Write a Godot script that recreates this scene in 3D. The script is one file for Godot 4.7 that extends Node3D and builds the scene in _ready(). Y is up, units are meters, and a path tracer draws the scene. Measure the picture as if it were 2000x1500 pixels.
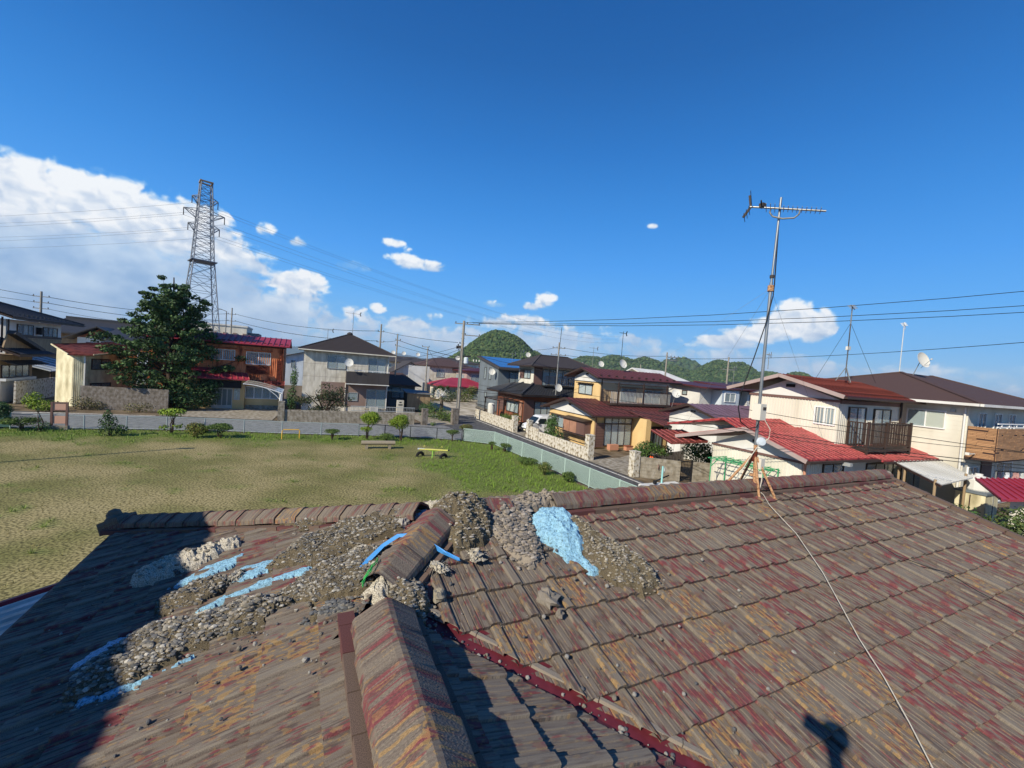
extends Node3D
# A view over worn cement roof tiles towards a park and a street of houses.
# x runs along the main ridge, z towards the viewer, y up, metres.

var M := {}
var count := {}
var rng := RandomNumberGenerator.new()
var cube: BoxMesh
var cyl: CylinderMesh
var ball: SphereMesh
var leaf: ArrayMesh
var blade: ArrayMesh
const EYE := Vector3(0, 5.5, 0)

class MB:
	var v := PackedVector3Array()
	var n := PackedVector3Array()
	var t := PackedVector2Array()
	var c := PackedColorArray()
	var col := Color.WHITE
	func tri(a: Vector3, b: Vector3, d: Vector3, ua := Vector2.ZERO, ub := Vector2.ZERO, ud := Vector2.ZERO):
		var nn := (b - a).cross(d - a)
		if nn.length_squared() < 1e-16:
			return
		nn = nn.normalized()
		for p in [a, d, b]:
			v.append(p)
			n.append(nn)
			c.append(col)
		t.append(ua)
		t.append(ud)
		t.append(ub)
	func tris(a: Vector3, b: Vector3, d: Vector3, na: Vector3, nb: Vector3, nd: Vector3):
		v.append(a)
		v.append(d)
		v.append(b)
		n.append(na)
		n.append(nd)
		n.append(nb)
		for k in 3:
			t.append(Vector2.ZERO)
			c.append(col)
	func quad(a: Vector3, b: Vector3, d: Vector3, e: Vector3):   # anticlockwise seen from outside
		tri(a, b, d, Vector2(0, 0), Vector2(1, 0), Vector2(1, 1))
		tri(a, d, e, Vector2(0, 0), Vector2(1, 1), Vector2(0, 1))
	func box(a: Vector3, b: Vector3):
		var x0 := minf(a.x, b.x)
		var x1 := maxf(a.x, b.x)
		var y0 := minf(a.y, b.y)
		var y1 := maxf(a.y, b.y)
		var z0 := minf(a.z, b.z)
		var z1 := maxf(a.z, b.z)
		quad(Vector3(x0, y0, z1), Vector3(x1, y0, z1), Vector3(x1, y1, z1), Vector3(x0, y1, z1))
		quad(Vector3(x1, y0, z0), Vector3(x0, y0, z0), Vector3(x0, y1, z0), Vector3(x1, y1, z0))
		quad(Vector3(x1, y0, z1), Vector3(x1, y0, z0), Vector3(x1, y1, z0), Vector3(x1, y1, z1))
		quad(Vector3(x0, y0, z0), Vector3(x0, y0, z1), Vector3(x0, y1, z1), Vector3(x0, y1, z0))
		quad(Vector3(x0, y1, z1), Vector3(x1, y1, z1), Vector3(x1, y1, z0), Vector3(x0, y1, z0))
		quad(Vector3(x0, y0, z0), Vector3(x1, y0, z0), Vector3(x1, y0, z1), Vector3(x0, y0, z1))
	func bar(a: Vector3, b: Vector3, w: float, h: float):
		var d := (b - a).normalized()
		var s := d.cross(Vector3.UP)
		s = (s.normalized() if s.length() > 0.01 else Vector3.RIGHT) * w * 0.5
		var u := s.normalized().cross(d) * h * 0.5
		var p := [a - s - u, a + s - u, a + s + u, a - s + u, b - s - u, b + s - u, b + s + u, b - s + u]
		quad(p[0], p[1], p[2], p[3])
		quad(p[5], p[4], p[7], p[6])
		quad(p[1], p[5], p[6], p[2])
		quad(p[4], p[0], p[3], p[7])
		quad(p[3], p[2], p[6], p[7])
		quad(p[4], p[5], p[1], p[0])
	func tube(pts: Array, radii: Array, sides := 6, cap := true):
		var rings := []
		for k in pts.size():
			var d: Vector3 = (pts[mini(k + 1, pts.size() - 1)] - pts[maxi(k - 1, 0)]).normalized()
			var s := d.cross(Vector3(0.13, 1, 0.07))
			s = (s if s.length() > 0.05 else d.cross(Vector3.RIGHT)).normalized()
			var u := s.cross(d)
			var ring := []
			for j in sides:
				var a := TAU * j / sides
				ring.append([pts[k] + (s * cos(a) + u * sin(a)) * radii[k], s * cos(a) + u * sin(a)])
			rings.append(ring)
		for k in pts.size() - 1:
			for j in sides:
				var i := (j + 1) % sides
				var A = rings[k][j]
				var B = rings[k][i]
				var C = rings[k + 1][i]
				var D = rings[k + 1][j]
				tris(A[0], C[0], B[0], A[1], C[1], B[1])
				tris(A[0], D[0], C[0], A[1], D[1], C[1])
		if cap:
			for j in range(1, sides - 1):
				tri(rings[0][0][0], rings[0][j][0], rings[0][j + 1][0])
				tri(rings[-1][0][0], rings[-1][j + 1][0], rings[-1][j][0])
	func lathe(at: Vector3, prof: Array, sides := 12):   # prof: [radius, height]
		for k in prof.size() - 1:
			for j in sides:
				var a := TAU * j / sides
				var b := TAU * (j + 1) / sides
				var p := at + Vector3(cos(a) * prof[k][0], prof[k][1], sin(a) * prof[k][0])
				var q := at + Vector3(cos(b) * prof[k][0], prof[k][1], sin(b) * prof[k][0])
				var r := at + Vector3(cos(b) * prof[k + 1][0], prof[k + 1][1], sin(b) * prof[k + 1][0])
				var s := at + Vector3(cos(a) * prof[k + 1][0], prof[k + 1][1], sin(a) * prof[k + 1][0])
				tri(p, r, q)
				tri(p, s, r)
	func mesh() -> ArrayMesh:
		var m := ArrayMesh.new()
		if v.is_empty():
			return m
		var a := []
		a.resize(Mesh.ARRAY_MAX)
		a[Mesh.ARRAY_VERTEX] = v
		a[Mesh.ARRAY_NORMAL] = n
		a[Mesh.ARRAY_TEX_UV] = t
		a[Mesh.ARRAY_COLOR] = c
		m.add_surface_from_arrays(Mesh.PRIMITIVE_TRIANGLES, a)
		return m

func numbered(parent: Node, called: String) -> String:
	var key := str(parent.get_instance_id()) + called
	var k: int = count.get(key, 0)
	count[key] = k + 1
	return called if k == 0 else "%s_%03d" % [called, k]

func tag(o: Node, label: String, category: String, group := "") -> Node:
	o.set_meta("label", label)
	o.set_meta("category", category)
	if group:
		o.set_meta("group", group)
	return o

func thing(called: String, label: String, category: String, at := Vector3.ZERO, group := "", turn := 0.0) -> Node3D:
	var o := Node3D.new()
	o.name = numbered(self, called)
	add_child(o, true)
	o.position = at
	o.rotation.y = turn
	tag(o, label, category, group)
	return o

func obj(called: String, mesh: Mesh, mat: Material, parent: Node = self, xf := Transform3D.IDENTITY) -> MeshInstance3D:
	var o := MeshInstance3D.new()
	o.name = numbered(parent, called)
	o.mesh = mesh
	o.material_override = mat
	o.transform = xf
	if parent is MeshInstance3D and parent.mesh == cube:   # a stretched box passes no stretch on to its pieces
		o.transform = parent.transform.affine_inverse() * xf
	parent.add_child(o, true)
	return o

func struct(called: String, mesh: Mesh, mat: Material) -> MeshInstance3D:
	var o := obj(called, mesh, mat)
	o.set_meta("kind", "structure")
	return o

func bx(parent: Node, called: String, a: Vector3, b: Vector3, mat: Material) -> MeshInstance3D:
	var s := (b - a).abs()
	return obj(called, cube, mat, parent, Transform3D(Basis.from_scale(s), (a + b) * 0.5))

func bar(parent: Node, called: String, a: Vector3, b: Vector3, w: float, h: float, mat: Material) -> MeshInstance3D:
	var d := b - a
	var x := d.normalized().cross(Vector3.UP)
	x = x.normalized() if x.length() > 0.01 else Vector3.RIGHT
	var y := x.cross(d.normalized())
	return obj(called, cube, mat, parent, Transform3D(Basis(x * w, y * h, -d), (a + b) * 0.5))

func rod(parent: Node, called: String, a: Vector3, b: Vector3, r: float, mat: Material) -> MeshInstance3D:
	var d := b - a
	var x := d.normalized().cross(Vector3(0.3, 0.2, 0.93))
	x = x.normalized() if x.length() > 0.05 else d.normalized().cross(Vector3.RIGHT).normalized()
	var z := x.cross(d.normalized())
	return obj(called, cyl, mat, parent, Transform3D(Basis(x * r, d, z * r), (a + b) * 0.5))

func many(parent: Node, called: String, mesh: Mesh, mat: Material, xfs: Array, cols: Array = []) -> MultiMeshInstance3D:
	var mm := MultiMesh.new()
	mm.transform_format = MultiMesh.TRANSFORM_3D
	mm.use_colors = true
	mm.mesh = mesh
	mm.instance_count = xfs.size()
	var b := PackedFloat32Array()
	b.resize(xfs.size() * 16)
	var i := 0
	for k in xfs.size():
		var t: Transform3D = xfs[k]
		var c: Color = cols[k] if cols.size() else Color.WHITE
		b[i] = t.basis.x.x
		b[i + 1] = t.basis.y.x
		b[i + 2] = t.basis.z.x
		b[i + 3] = t.origin.x
		b[i + 4] = t.basis.x.y
		b[i + 5] = t.basis.y.y
		b[i + 6] = t.basis.z.y
		b[i + 7] = t.origin.y
		b[i + 8] = t.basis.x.z
		b[i + 9] = t.basis.y.z
		b[i + 10] = t.basis.z.z
		b[i + 11] = t.origin.z
		b[i + 12] = c.r
		b[i + 13] = c.g
		b[i + 14] = c.b
		b[i + 15] = 1.0
		i += 16
	mm.buffer = b
	var o := MultiMeshInstance3D.new()
	o.name = numbered(parent, called)
	o.multimesh = mm
	o.material_override = mat
	o.set_meta("kind", "stuff")
	parent.add_child(o, true)
	return o

func rnd(a: float, b: float) -> float:
	return rng.randf_range(a, b)

func rdir() -> Vector3:
	var z := rng.randf() * 2.0 - 1.0
	var a := rng.randf() * TAU
	var r := sqrt(1.0 - z * z)
	return Vector3(r * cos(a), z, r * sin(a))

func rbasis(s: float) -> Basis:
	return Basis(rdir(), rng.randf() * TAU).scaled(Vector3.ONE * s)

# ---------- materials ----------
func noise(freq: float, seed_: int, oct := 4, kind := FastNoiseLite.TYPE_SIMPLEX_SMOOTH) -> FastNoiseLite:
	var f := FastNoiseLite.new()
	f.noise_type = kind
	f.frequency = freq
	f.seed = seed_
	f.fractal_octaves = oct
	return f

func ntex(freq: float, seed_: int, lo: Color, hi: Color, size := 512, oct := 4, mid := 0.5) -> NoiseTexture2D:
	var t := NoiseTexture2D.new()
	t.width = size
	t.height = size
	t.seamless = true
	t.noise = noise(freq, seed_, oct)
	var g := Gradient.new()
	g.offsets = PackedFloat32Array([0.0, mid, 1.0])
	g.colors = PackedColorArray([lo, lo.lerp(hi, 0.5), hi])
	t.color_ramp = g
	return t

func ntex3(freq: float, seed_: int, cols: Array, offs: Array, size := 512, oct := 5) -> NoiseTexture2D:
	var t := ntex(freq, seed_, Color.BLACK, Color.WHITE, size, oct)
	t.color_ramp.offsets = PackedFloat32Array(offs)
	t.color_ramp.colors = PackedColorArray(cols)
	return t

func bumpmap(freq: float, seed_: int, strength := 4.0, size := 512, oct := 4) -> NoiseTexture2D:
	var t := NoiseTexture2D.new()
	t.width = size
	t.height = size
	t.seamless = true
	t.as_normal_map = true
	t.bump_strength = strength
	t.noise = noise(freq, seed_, oct)
	return t

func mat(called: String, c: Color, rough := 0.85, tex: Texture2D = null, scale := Vector3.ONE, nrm: Texture2D = null, ns := 0.5, metal := 0.0) -> StandardMaterial3D:
	var m := StandardMaterial3D.new()
	m.resource_name = called
	m.albedo_color = c
	m.roughness = rough
	m.metallic = metal
	m.metallic_specular = 0.4
	if tex:
		m.albedo_texture = tex
	if tex or nrm:
		m.uv1_triplanar = true
		m.uv1_world_triplanar = true
		m.uv1_scale = scale
	if nrm:
		m.normal_enabled = true
		m.normal_texture = nrm
		m.normal_scale = ns
	M[called] = m
	return m

func s8(r: int, g: int, b: int) -> Color:
	return Color8(r, g, b)

func materials():
	cube = BoxMesh.new()
	cyl = CylinderMesh.new()
	cyl.top_radius = 1.0
	cyl.bottom_radius = 1.0
	cyl.height = 1.0
	cyl.radial_segments = 10
	cyl.rings = 0
	ball = SphereMesh.new()
	ball.radius = 1.0
	ball.height = 2.0
	ball.radial_segments = 14
	ball.rings = 7
	var b := MB.new()
	b.tri(Vector3(0, 0, -0.5), Vector3(0.28, 0.07, 0), Vector3(0, 0, 0.5))
	b.tri(Vector3(0, 0, -0.5), Vector3(0, 0, 0.5), Vector3(-0.28, 0.07, 0))
	leaf = b.mesh()
	b = MB.new()
	for k in 5:
		var a := k * 1.256
		var o := Vector3(cos(a), 0, sin(a))
		var s := Vector3(-sin(a), 0, cos(a)) * 0.05
		b.tri(o * 0.08 - s, o * 0.08 + s, o * (0.3 + 0.09 * (k % 3)) + Vector3(0, 0.75 + 0.12 * (k % 2), 0))
	blade = b.mesh()
	var W := Color.WHITE
	var mott := ntex(0.012, 1, Color(0.80, 0.79, 0.77), W, 512, 5)
	var soft := ntex(0.006, 2, Color(0.88, 0.87, 0.85), W, 256, 4)
	var dirty := ntex3(0.008, 3, [Color(0.70, 0.68, 0.63), Color(0.88, 0.86, 0.83), W], [0.15, 0.45, 0.75], 512, 6)
	var rusty := ntex3(0.010, 4, [Color(0.5, 0.38, 0.33), Color(0.85, 0.78, 0.75), W], [0.18, 0.38, 0.55], 512, 6)
	var grainy := ntex3(0.09, 5, [Color(0.62, 0.62, 0.62), Color(0.85, 0.85, 0.85), W], [0.2, 0.5, 0.8])
	var nb := bumpmap(0.05, 6, 5.0)
	var nfine := bumpmap(0.14, 7, 6.0)
	var st := Vector3(0.35, 0.12, 0.35)
	mat("cream", s8(232, 226, 210), 0.8, mott, st)
	mat("cream2", s8(226, 222, 208), 0.8, soft, st)
	mat("palewhite", s8(226, 226, 220), 0.75, soft, st)
	mat("white", s8(228, 228, 224), 0.6, soft, Vector3.ONE * 0.3)
	mat("bluewhite", s8(205, 216, 226), 0.7, soft, st)
	mat("yellowwall", s8(230, 198, 142), 0.85, soft, st)
	mat("paleyellow", s8(236, 230, 198), 0.7, dirty, st)
	mat("rustwall", s8(214, 132, 88), 0.7, rusty, Vector3(0.3, 0.1, 0.3))
	mat("rust", s8(96, 44, 30), 0.9, rusty, Vector3.ONE)
	mat("darkbrown", s8(70, 50, 44), 0.7, soft, st)
	mat("brownpanel", s8(120, 92, 86), 0.7, soft, st)
	mat("taupe", s8(150, 128, 118), 0.8, soft, st)
	mat("mauvewall", s8(176, 158, 154), 0.8, soft, st)
	mat("greyblue", s8(112, 122, 130), 0.8, soft, st)
	mat("charcoal", s8(74, 70, 70), 0.8, soft, st)
	mat("tan", s8(176, 152, 120), 0.85, mott, st)
	mat("brickred", s8(150, 92, 66), 0.85, mott, st)
	mat("redroof", s8(176, 70, 72), 0.45, ntex3(0.01, 8, [Color(0.55, 0.5, 0.5), Color(0.88, 0.85, 0.85), W], [0.2, 0.45, 0.7]), Vector3(0.4, 0.4, 0.4))
	mat("redseam", s8(200, 112, 108), 0.5, dirty, Vector3.ONE)
	mat("redmetal", s8(166, 56, 74), 0.5, soft, Vector3.ONE * 0.3)
	mat("maroonroof", s8(92, 46, 48), 0.55, mott, Vector3.ONE * 0.4)
	mat("maroonseam", s8(124, 78, 76), 0.5, mott, Vector3.ONE)
	mat("rustroof", s8(110, 52, 44), 0.8, rusty, Vector3.ONE * 0.4)
	mat("purpleroof", s8(122, 98, 112), 0.5, dirty, Vector3(0.5, 0.5, 0.2))
	mat("brownroof", s8(98, 76, 72), 0.85, grainy, Vector3(0.6, 1.5, 0.6), nb, 0.6)
	mat("slate", s8(74, 68, 70), 0.85, grainy, Vector3.ONE * 0.7, nb, 0.5)
	mat("kawara", s8(62, 64, 70), 0.55, mott, Vector3.ONE * 0.6)
	mat("solar", s8(48, 92, 150), 0.12)
	mat("bronze", s8(62, 48, 42), 0.5)
	mat("alu", s8(176, 178, 176), 0.45, null, Vector3.ONE, null, 0, 0.3)
	mat("whiteframe", s8(232, 232, 230), 0.5)
	mat("black", s8(28, 28, 30), 0.7)
	mat("dark", s8(34, 38, 42), 0.9)
	mat("curtain", s8(206, 204, 194), 0.95, null, Vector3.ONE)
	mat("curtain2", s8(216, 208, 178), 0.95)
	mat("shade", s8(112, 122, 120), 0.9)
	mat("teal", s8(70, 104, 100), 0.6)
	mat("steel", s8(168, 172, 174), 0.35, soft, Vector3.ONE * 2.0, null, 0, 0.7)
	mat("dullsteel", s8(150, 152, 152), 0.55, mott, Vector3.ONE * 2.0, null, 0, 0.35)
	mat("rustpole", s8(190, 150, 112), 0.85, rusty, Vector3.ONE * 6.0)
	mat("lattice", s8(116, 124, 136), 0.6)
	mat("cable", s8(24, 26, 30), 0.6)
	mat("whitecable", s8(206, 200, 184), 0.6)
	mat("concrete", s8(168, 162, 150), 0.9, dirty, Vector3(0.5, 0.5, 0.5), nb, 0.3)
	mat("pole", s8(164, 158, 148), 0.85, mott, Vector3(1, 0.3, 1))
	mat("block", s8(160, 154, 142), 0.95, dirty, Vector3(0.7, 0.5, 0.7), nfine, 0.5)
	mat("blockdark", s8(136, 130, 124), 0.95, dirty, Vector3(0.7, 0.5, 0.7), nfine, 0.5)
	mat("blockpale", s8(212, 206, 192), 0.95, ntex3(0.012, 31, [Color(0.58, 0.54, 0.47), Color(0.88, 0.85, 0.79), W], [0.15, 0.36, 0.55], 512, 6), Vector3(0.6, 0.5, 0.6), nfine, 0.4)
	mat("mortar", s8(128, 122, 112), 0.95)
	mat("asphalt", s8(96, 96, 98), 0.95, ntex3(0.02, 9, [Color(0.72, 0.72, 0.72), Color(0.9, 0.9, 0.9), W], [0.2, 0.5, 0.8]), Vector3.ONE * 0.25, nfine, 0.4)
	mat("oldroad", s8(140, 140, 140), 0.95, ntex3(0.02, 9, [Color(0.78, 0.78, 0.78), Color(0.92, 0.92, 0.92), W], [0.2, 0.5, 0.8]), Vector3.ONE * 0.2, nfine, 0.4)
	mat("paleground", s8(196, 188, 172), 0.95, dirty, Vector3.ONE * 0.12, nfine, 0.3)
	mat("soil", s8(126, 112, 92), 0.95, dirty, Vector3.ONE * 0.15, nfine, 0.5)
	mat("roadpaint", s8(224, 224, 220), 0.8, dirty, Vector3.ONE)
	mat("fencegreen", s8(168, 190, 182), 0.6)
	mat("fencegrey", s8(150, 164, 168), 0.6)
	mat("fencedark", s8(60, 64, 66), 0.6)
	mat("bark", s8(84, 70, 58), 0.95, grainy, Vector3(2, 0.6, 2), nb, 0.8)
	mat("trunkgrey", s8(128, 116, 100), 0.95, grainy, Vector3(3, 1, 3))
	var lm := mat("leaf", W, 0.6)
	lm.vertex_color_use_as_albedo = true
	lm.backlight_enabled = true
	lm.backlight = Color(0.16, 0.22, 0.05)
	var gm := mat("vcol", W, 0.95, ntex3(0.05, 12, [Color(0.55, 0.55, 0.52), Color(0.85, 0.85, 0.82), W], [0.25, 0.5, 0.75]), Vector3.ONE * 0.4, nfine, 0.15)
	gm.vertex_color_use_as_albedo = true
	var hm := mat("forest", W, 0.95)
	hm.vertex_color_use_as_albedo = true
	var sm := mat("stone", W, 0.95, grainy, Vector3.ONE * 6.0)
	sm.vertex_color_use_as_albedo = true
	mat("gravelbed", s8(158, 146, 122), 0.98, ntex3(0.14, 14, [Color(0.3, 0.28, 0.25), Color(0.78, 0.76, 0.72), W], [0.28, 0.5, 0.75]), Vector3.ONE * 3.0, bumpmap(0.16, 15, 14.0), 1.2)
	mat("tarp", s8(146, 192, 216), 0.6, ntex3(0.02, 16, [Color(0.55, 0.52, 0.45), Color(0.9, 0.93, 0.95), W], [0.22, 0.40, 0.58], 512, 6), Vector3.ONE * 5.0, bumpmap(0.05, 17, 8.0), 0.8)
	mat("tarpblue", s8(72, 150, 220), 0.5, null, Vector3.ONE * 5.0, bumpmap(0.05, 17, 8.0), 0.6)
	mat("sack", s8(214, 208, 194), 0.8, ntex3(0.03, 18, [Color(0.35, 0.33, 0.3), Color(0.82, 0.8, 0.76), W], [0.2, 0.45, 0.65]), Vector3.ONE * 6.0, bumpmap(0.06, 19, 8.0), 0.8)
	mat("greencord", s8(70, 190, 90), 0.5)
	mat("mortarcrumb", s8(176, 164, 148), 0.98, grainy, Vector3.ONE * 8.0, nfine, 1.0)
	mat("valleyred", s8(112, 46, 56), 0.45, mott, Vector3.ONE * 2.0)
	mat("corrug", s8(196, 204, 208), 0.45, dirty, Vector3.ONE * 0.6)
	mat("seesawyellow", s8(222, 216, 110), 0.5)
	mat("limegreen", s8(140, 190, 74), 0.5)
	mat("tyre", s8(30, 30, 32), 0.9)
	mat("hurdle", s8(226, 176, 70), 0.5)
	mat("benchwood", s8(176, 164, 142), 0.9, grainy, Vector3(0.6, 3, 3))
	mat("trellis", s8(70, 166, 110), 0.5)
	mat("carwhite", s8(232, 234, 236), 0.25)
	mat("palepipe", s8(196, 140, 112), 0.7)
	mat("brickbalcony", W, 0.85)
	M.brickbalcony.vertex_color_use_as_albedo = true
	mat("cloth", W, 0.95)
	M.cloth.vertex_color_use_as_albedo = true
	mat("signpink", s8(204, 160, 140), 0.8)
	mat("windmill", s8(238, 240, 242), 0.5)
	mat("shutterwood", s8(176, 132, 110), 0.7, soft, Vector3.ONE)
	var g := mat("glass", Color(0.75, 0.82, 0.84, 0.28), 0.05)
	g.transparency = BaseMaterial3D.TRANSPARENCY_ALPHA
	var cp := mat("clearsheet", Color(0.80, 0.76, 0.66, 0.45), 0.2)
	cp.transparency = BaseMaterial3D.TRANSPARENCY_ALPHA

# ---------- building blocks for houses ----------
func fp(f: Array, u: float, w: float, d: float) -> Vector3:   # f: face letter and its plane
	match f[0]:
		"F": return Vector3(u, w, f[1] + d)
		"L": return Vector3(f[1] - d, w, u)
		_: return Vector3(f[1] + d, w, u)

func panel(p: Node, called: String, f: Array, u0: float, v0: float, u1: float, v1: float, d0: float, d1: float, m: Material) -> MeshInstance3D:
	return bx(p, called, fp(f, u0, v0, d0), fp(f, u1, v1, d1), m)

func win(p: Node, f: Array, u0: float, v0: float, u1: float, v1: float, frame: Material, backs: Array = ["dark", "curtain"], called := "window"):
	var b := MB.new()
	var e := 0.055
	var w := absf(u1 - u0)
	var a := minf(u0, u1)
	var n := backs.size()
	b.box(fp(f, a - e, v0 - e, -0.02), fp(f, a, v1 + e, 0.06))
	b.box(fp(f, a + w, v0 - e, -0.02), fp(f, a + w + e, v1 + e, 0.06))
	b.box(fp(f, a, v0 - e, -0.02), fp(f, a + w, v0, 0.075))
	b.box(fp(f, a, v1, -0.02), fp(f, a + w, v1 + e, 0.06))
	for k in range(1, n):
		var x := a + w * k / n
		b.box(fp(f, x - 0.025, v0, 0.0), fp(f, x + 0.025, v1, 0.05))
	var o := obj(called, b.mesh(), frame, p)
	for k in n:
		var x0 := a + w * k / n
		var x1 := a + w * (k + 1) / n
		panel(o, "backing", f, x0, v0, x1, v1, 0.003, 0.008, M[backs[k]])
		panel(o, "pane", f, x0 + 0.025, v0 + 0.001, x1 - 0.025, v1 - 0.001, 0.024, 0.028, M.glass)
	return o

func slab(p: Node, called: String, a: Vector3, b: Vector3, c: Vector3, d: Vector3, th: float, m: Material) -> MeshInstance3D:
	var o := MB.new()
	var k := Vector3(0, -th, 0)
	o.quad(a, b, c, d)
	o.quad(d + k, c + k, b + k, a + k)
	o.quad(a + k, b + k, b, a)
	o.quad(b + k, c + k, c, b)
	o.quad(c + k, d + k, d, c)
	o.quad(d + k, a + k, a, d)
	return obj(called, o.mesh(), m, p)

func ribs(p: Node, called: String, a: Vector3, b: Vector3, c: Vector3, d: Vector3, n: int, w: float, h: float, m: Material, off := 0.0):
	for k in n + 1:
		var t := clampf((k + off) / n, 0.0, 1.0)
		bar(p, called, a.lerp(b, t) + Vector3(0, h * 0.4, 0), d.lerp(c, t) + Vector3(0, h * 0.4, 0), w, h, m)

func prism(p: Node, called: String, pts: Array, y0: float, tops: Array, m: Material) -> MeshInstance3D:   # pts anticlockwise seen from above (x right, z down)
	var o := MB.new()
	var n := pts.size()
	for k in n:
		var q := (k + 1) % n
		var a := Vector3(pts[k].x, y0, pts[k].y)
		var b := Vector3(pts[q].x, y0, pts[q].y)
		o.quad(a, b, Vector3(b.x, tops[q], b.z), Vector3(a.x, tops[k], a.z))
	for k in range(1, n - 1):
		o.tri(Vector3(pts[0].x, tops[0], pts[0].y), Vector3(pts[k].x, tops[k], pts[k].y), Vector3(pts[k + 1].x, tops[k + 1], pts[k + 1].y))
		o.tri(Vector3(pts[0].x, y0, pts[0].y), Vector3(pts[k + 1].x, y0, pts[k + 1].y), Vector3(pts[k].x, y0, pts[k].y))
	return obj(called, o.mesh(), m, p)

func rect(x0: float, z0: float, x1: float, z1: float) -> Array:   # anticlockwise for prism
	return [Vector2(x0, z1), Vector2(x1, z1), Vector2(x1, z0), Vector2(x0, z0)]

func body(p: Node, x0: float, z0: float, x1: float, z1: float, y0: float, y1: float, m: Material, called := "wall"):
	return bx(p, called, Vector3(x0, y0, z0), Vector3(x1, y1, z1), m)

func gable_wall(p: Node, f: Array, u0: float, u1: float, y0: float, ym: float, um: float, d0: float, d1: float, m: Material, called := "gable"):   # a triangle of wall on a face
	var o := MB.new()
	var A := [fp(f, u0, y0, d0), fp(f, u1, y0, d0), fp(f, um, ym, d0)]
	var B := [fp(f, u0, y0, d1), fp(f, u1, y0, d1), fp(f, um, ym, d1)]
	o.tri(B[0], B[1], B[2])
	o.tri(A[0], A[2], A[1])
	for k in 3:
		var q := (k + 1) % 3
		o.quad(A[k], A[q], B[q], B[k])
	return obj(called, o.mesh(), m, p)

func corrugated(p: Node, called: String, f: Array, u0: float, v0: float, u1: float, v1: float, d: float, pitch: float, depth: float, m: Material, v2 := -1.0):
	# a ribbed sheet standing d proud of a face; v2 is the top at u1 when the top slopes
	var o := MB.new()
	var n := maxi(1, int(round(absf(u1 - u0) / pitch)))
	var top := func(u): return v1 if v2 < 0 else lerpf(v1, v2, (u - u0) / (u1 - u0))
	var prev := []
	for k in n:
		var prof := [[0.0, 0.0], [0.55, 0.0], [0.66, depth], [0.89, depth], [1.0, 0.0]]
		for q in prof:
			var u := lerpf(u0, u1, (k + q[0]) / n)
			var cur := [fp(f, u, v0, d + q[1]), fp(f, u, top.call(u), d + q[1])]
			if prev:
				o.quad(prev[0], cur[0], cur[1], prev[1])
			prev = cur
	return obj(called, o.mesh(), m, p)

func tiled_slope(p: Node, called: String, a: Vector3, b: Vector3, c: Vector3, d: Vector3, cols: int, rows: int, h: float, m: Material):
	# wavy pan tiles in stepped courses between the eave a-b and the top d-c
	var o := MB.new()
	var nrm := (b - a).cross(d - a).normalized()
	if nrm.y < 0:
		nrm = -nrm
	for r in rows:
		var e0 := a.lerp(d, float(r) / rows)
		var e1 := b.lerp(c, float(r) / rows)
		var t0 := a.lerp(d, float(r + 1) / rows)
		var t1 := b.lerp(c, float(r + 1) / rows)
		for k in cols:
			for q in 3:
				var s0 := (k + q / 3.0) / cols
				var s1 := (k + (q + 1) / 3.0) / cols
				var h0: float = [h, h * 0.15, h * 0.15, h][q]
				var h1: float = [h, h * 0.15, h * 0.15, h][q + 1]
				var A := e0.lerp(e1, s0) + nrm * (h0 + h * 0.7)
				var B := e0.lerp(e1, s1) + nrm * (h1 + h * 0.7)
				var C := t0.lerp(t1, s1) + nrm * h1
				var D := t0.lerp(t1, s0) + nrm * h0
				o.quad(A, B, C, D)
				o.quad(A - nrm * h * 1.6, B - nrm * h * 1.6, B, A)
	return obj(called, o.mesh(), m, p)

func railing(p: Node, called: String, a: Vector3, b: Vector3, h: float, n: int, m: Material, pitch_w := 0.03, bm: Material = null):
	# top and bottom rails and n upright balusters, each its own piece
	var o := MB.new()
	o.bar(a + Vector3(0, h, 0), b + Vector3(0, h, 0), 0.06, 0.05)
	o.bar(a + Vector3(0, 0.08, 0), b + Vector3(0, 0.08, 0), 0.05, 0.05)
	var r := obj(called, o.mesh(), m, p)
	for k in n:
		var q := a.lerp(b, (k + 0.5) / n)
		bx(r, "baluster", q + Vector3(-pitch_w / 2, 0.105, -pitch_w / 2), q + Vector3(pitch_w / 2, h - 0.025, pitch_w / 2), m if bm == null else bm)
	return r

func dish(at: Vector3, r: float, face: Vector3, label: String, foot: Vector3, m: Material = null):
	var o := thing("satellite_dish", label, "satellite dish", foot, "satellite dishes on the houses")
	var b := MB.new()
	b.lathe(Vector3.ZERO, [[0.0, 0.0], [r * 0.45, r * 0.05], [r * 0.8, r * 0.16], [r, r * 0.27], [r * 1.0, r * 0.24], [r * 0.8, r * 0.12], [0.0, -r * 0.04]], 18)
	var y := face.normalized()
	var x := y.cross(Vector3.UP).normalized()
	var q := at - foot
	obj("reflector", b.mesh(), M.palewhite if m == null else m, o, Transform3D(Basis(x, y, x.cross(y)), q))
	rod(o, "mount", Vector3.ZERO, q - y * 0.05, 0.02, M.dullsteel)
	rod(o, "feed_arm", q + Vector3(0, -r * 0.95, 0), q + y * r * 1.1 + Vector3(0, -r * 0.2, 0), 0.012, M.dullsteel)
	bx(o, "feed_horn", q + y * r * 1.1 + Vector3(-0.04, -r * 0.2 - 0.03, -0.04), q + y * r * 1.1 + Vector3(0.04, -r * 0.2 + 0.04, 0.04), M.palewhite)
	return o

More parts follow.
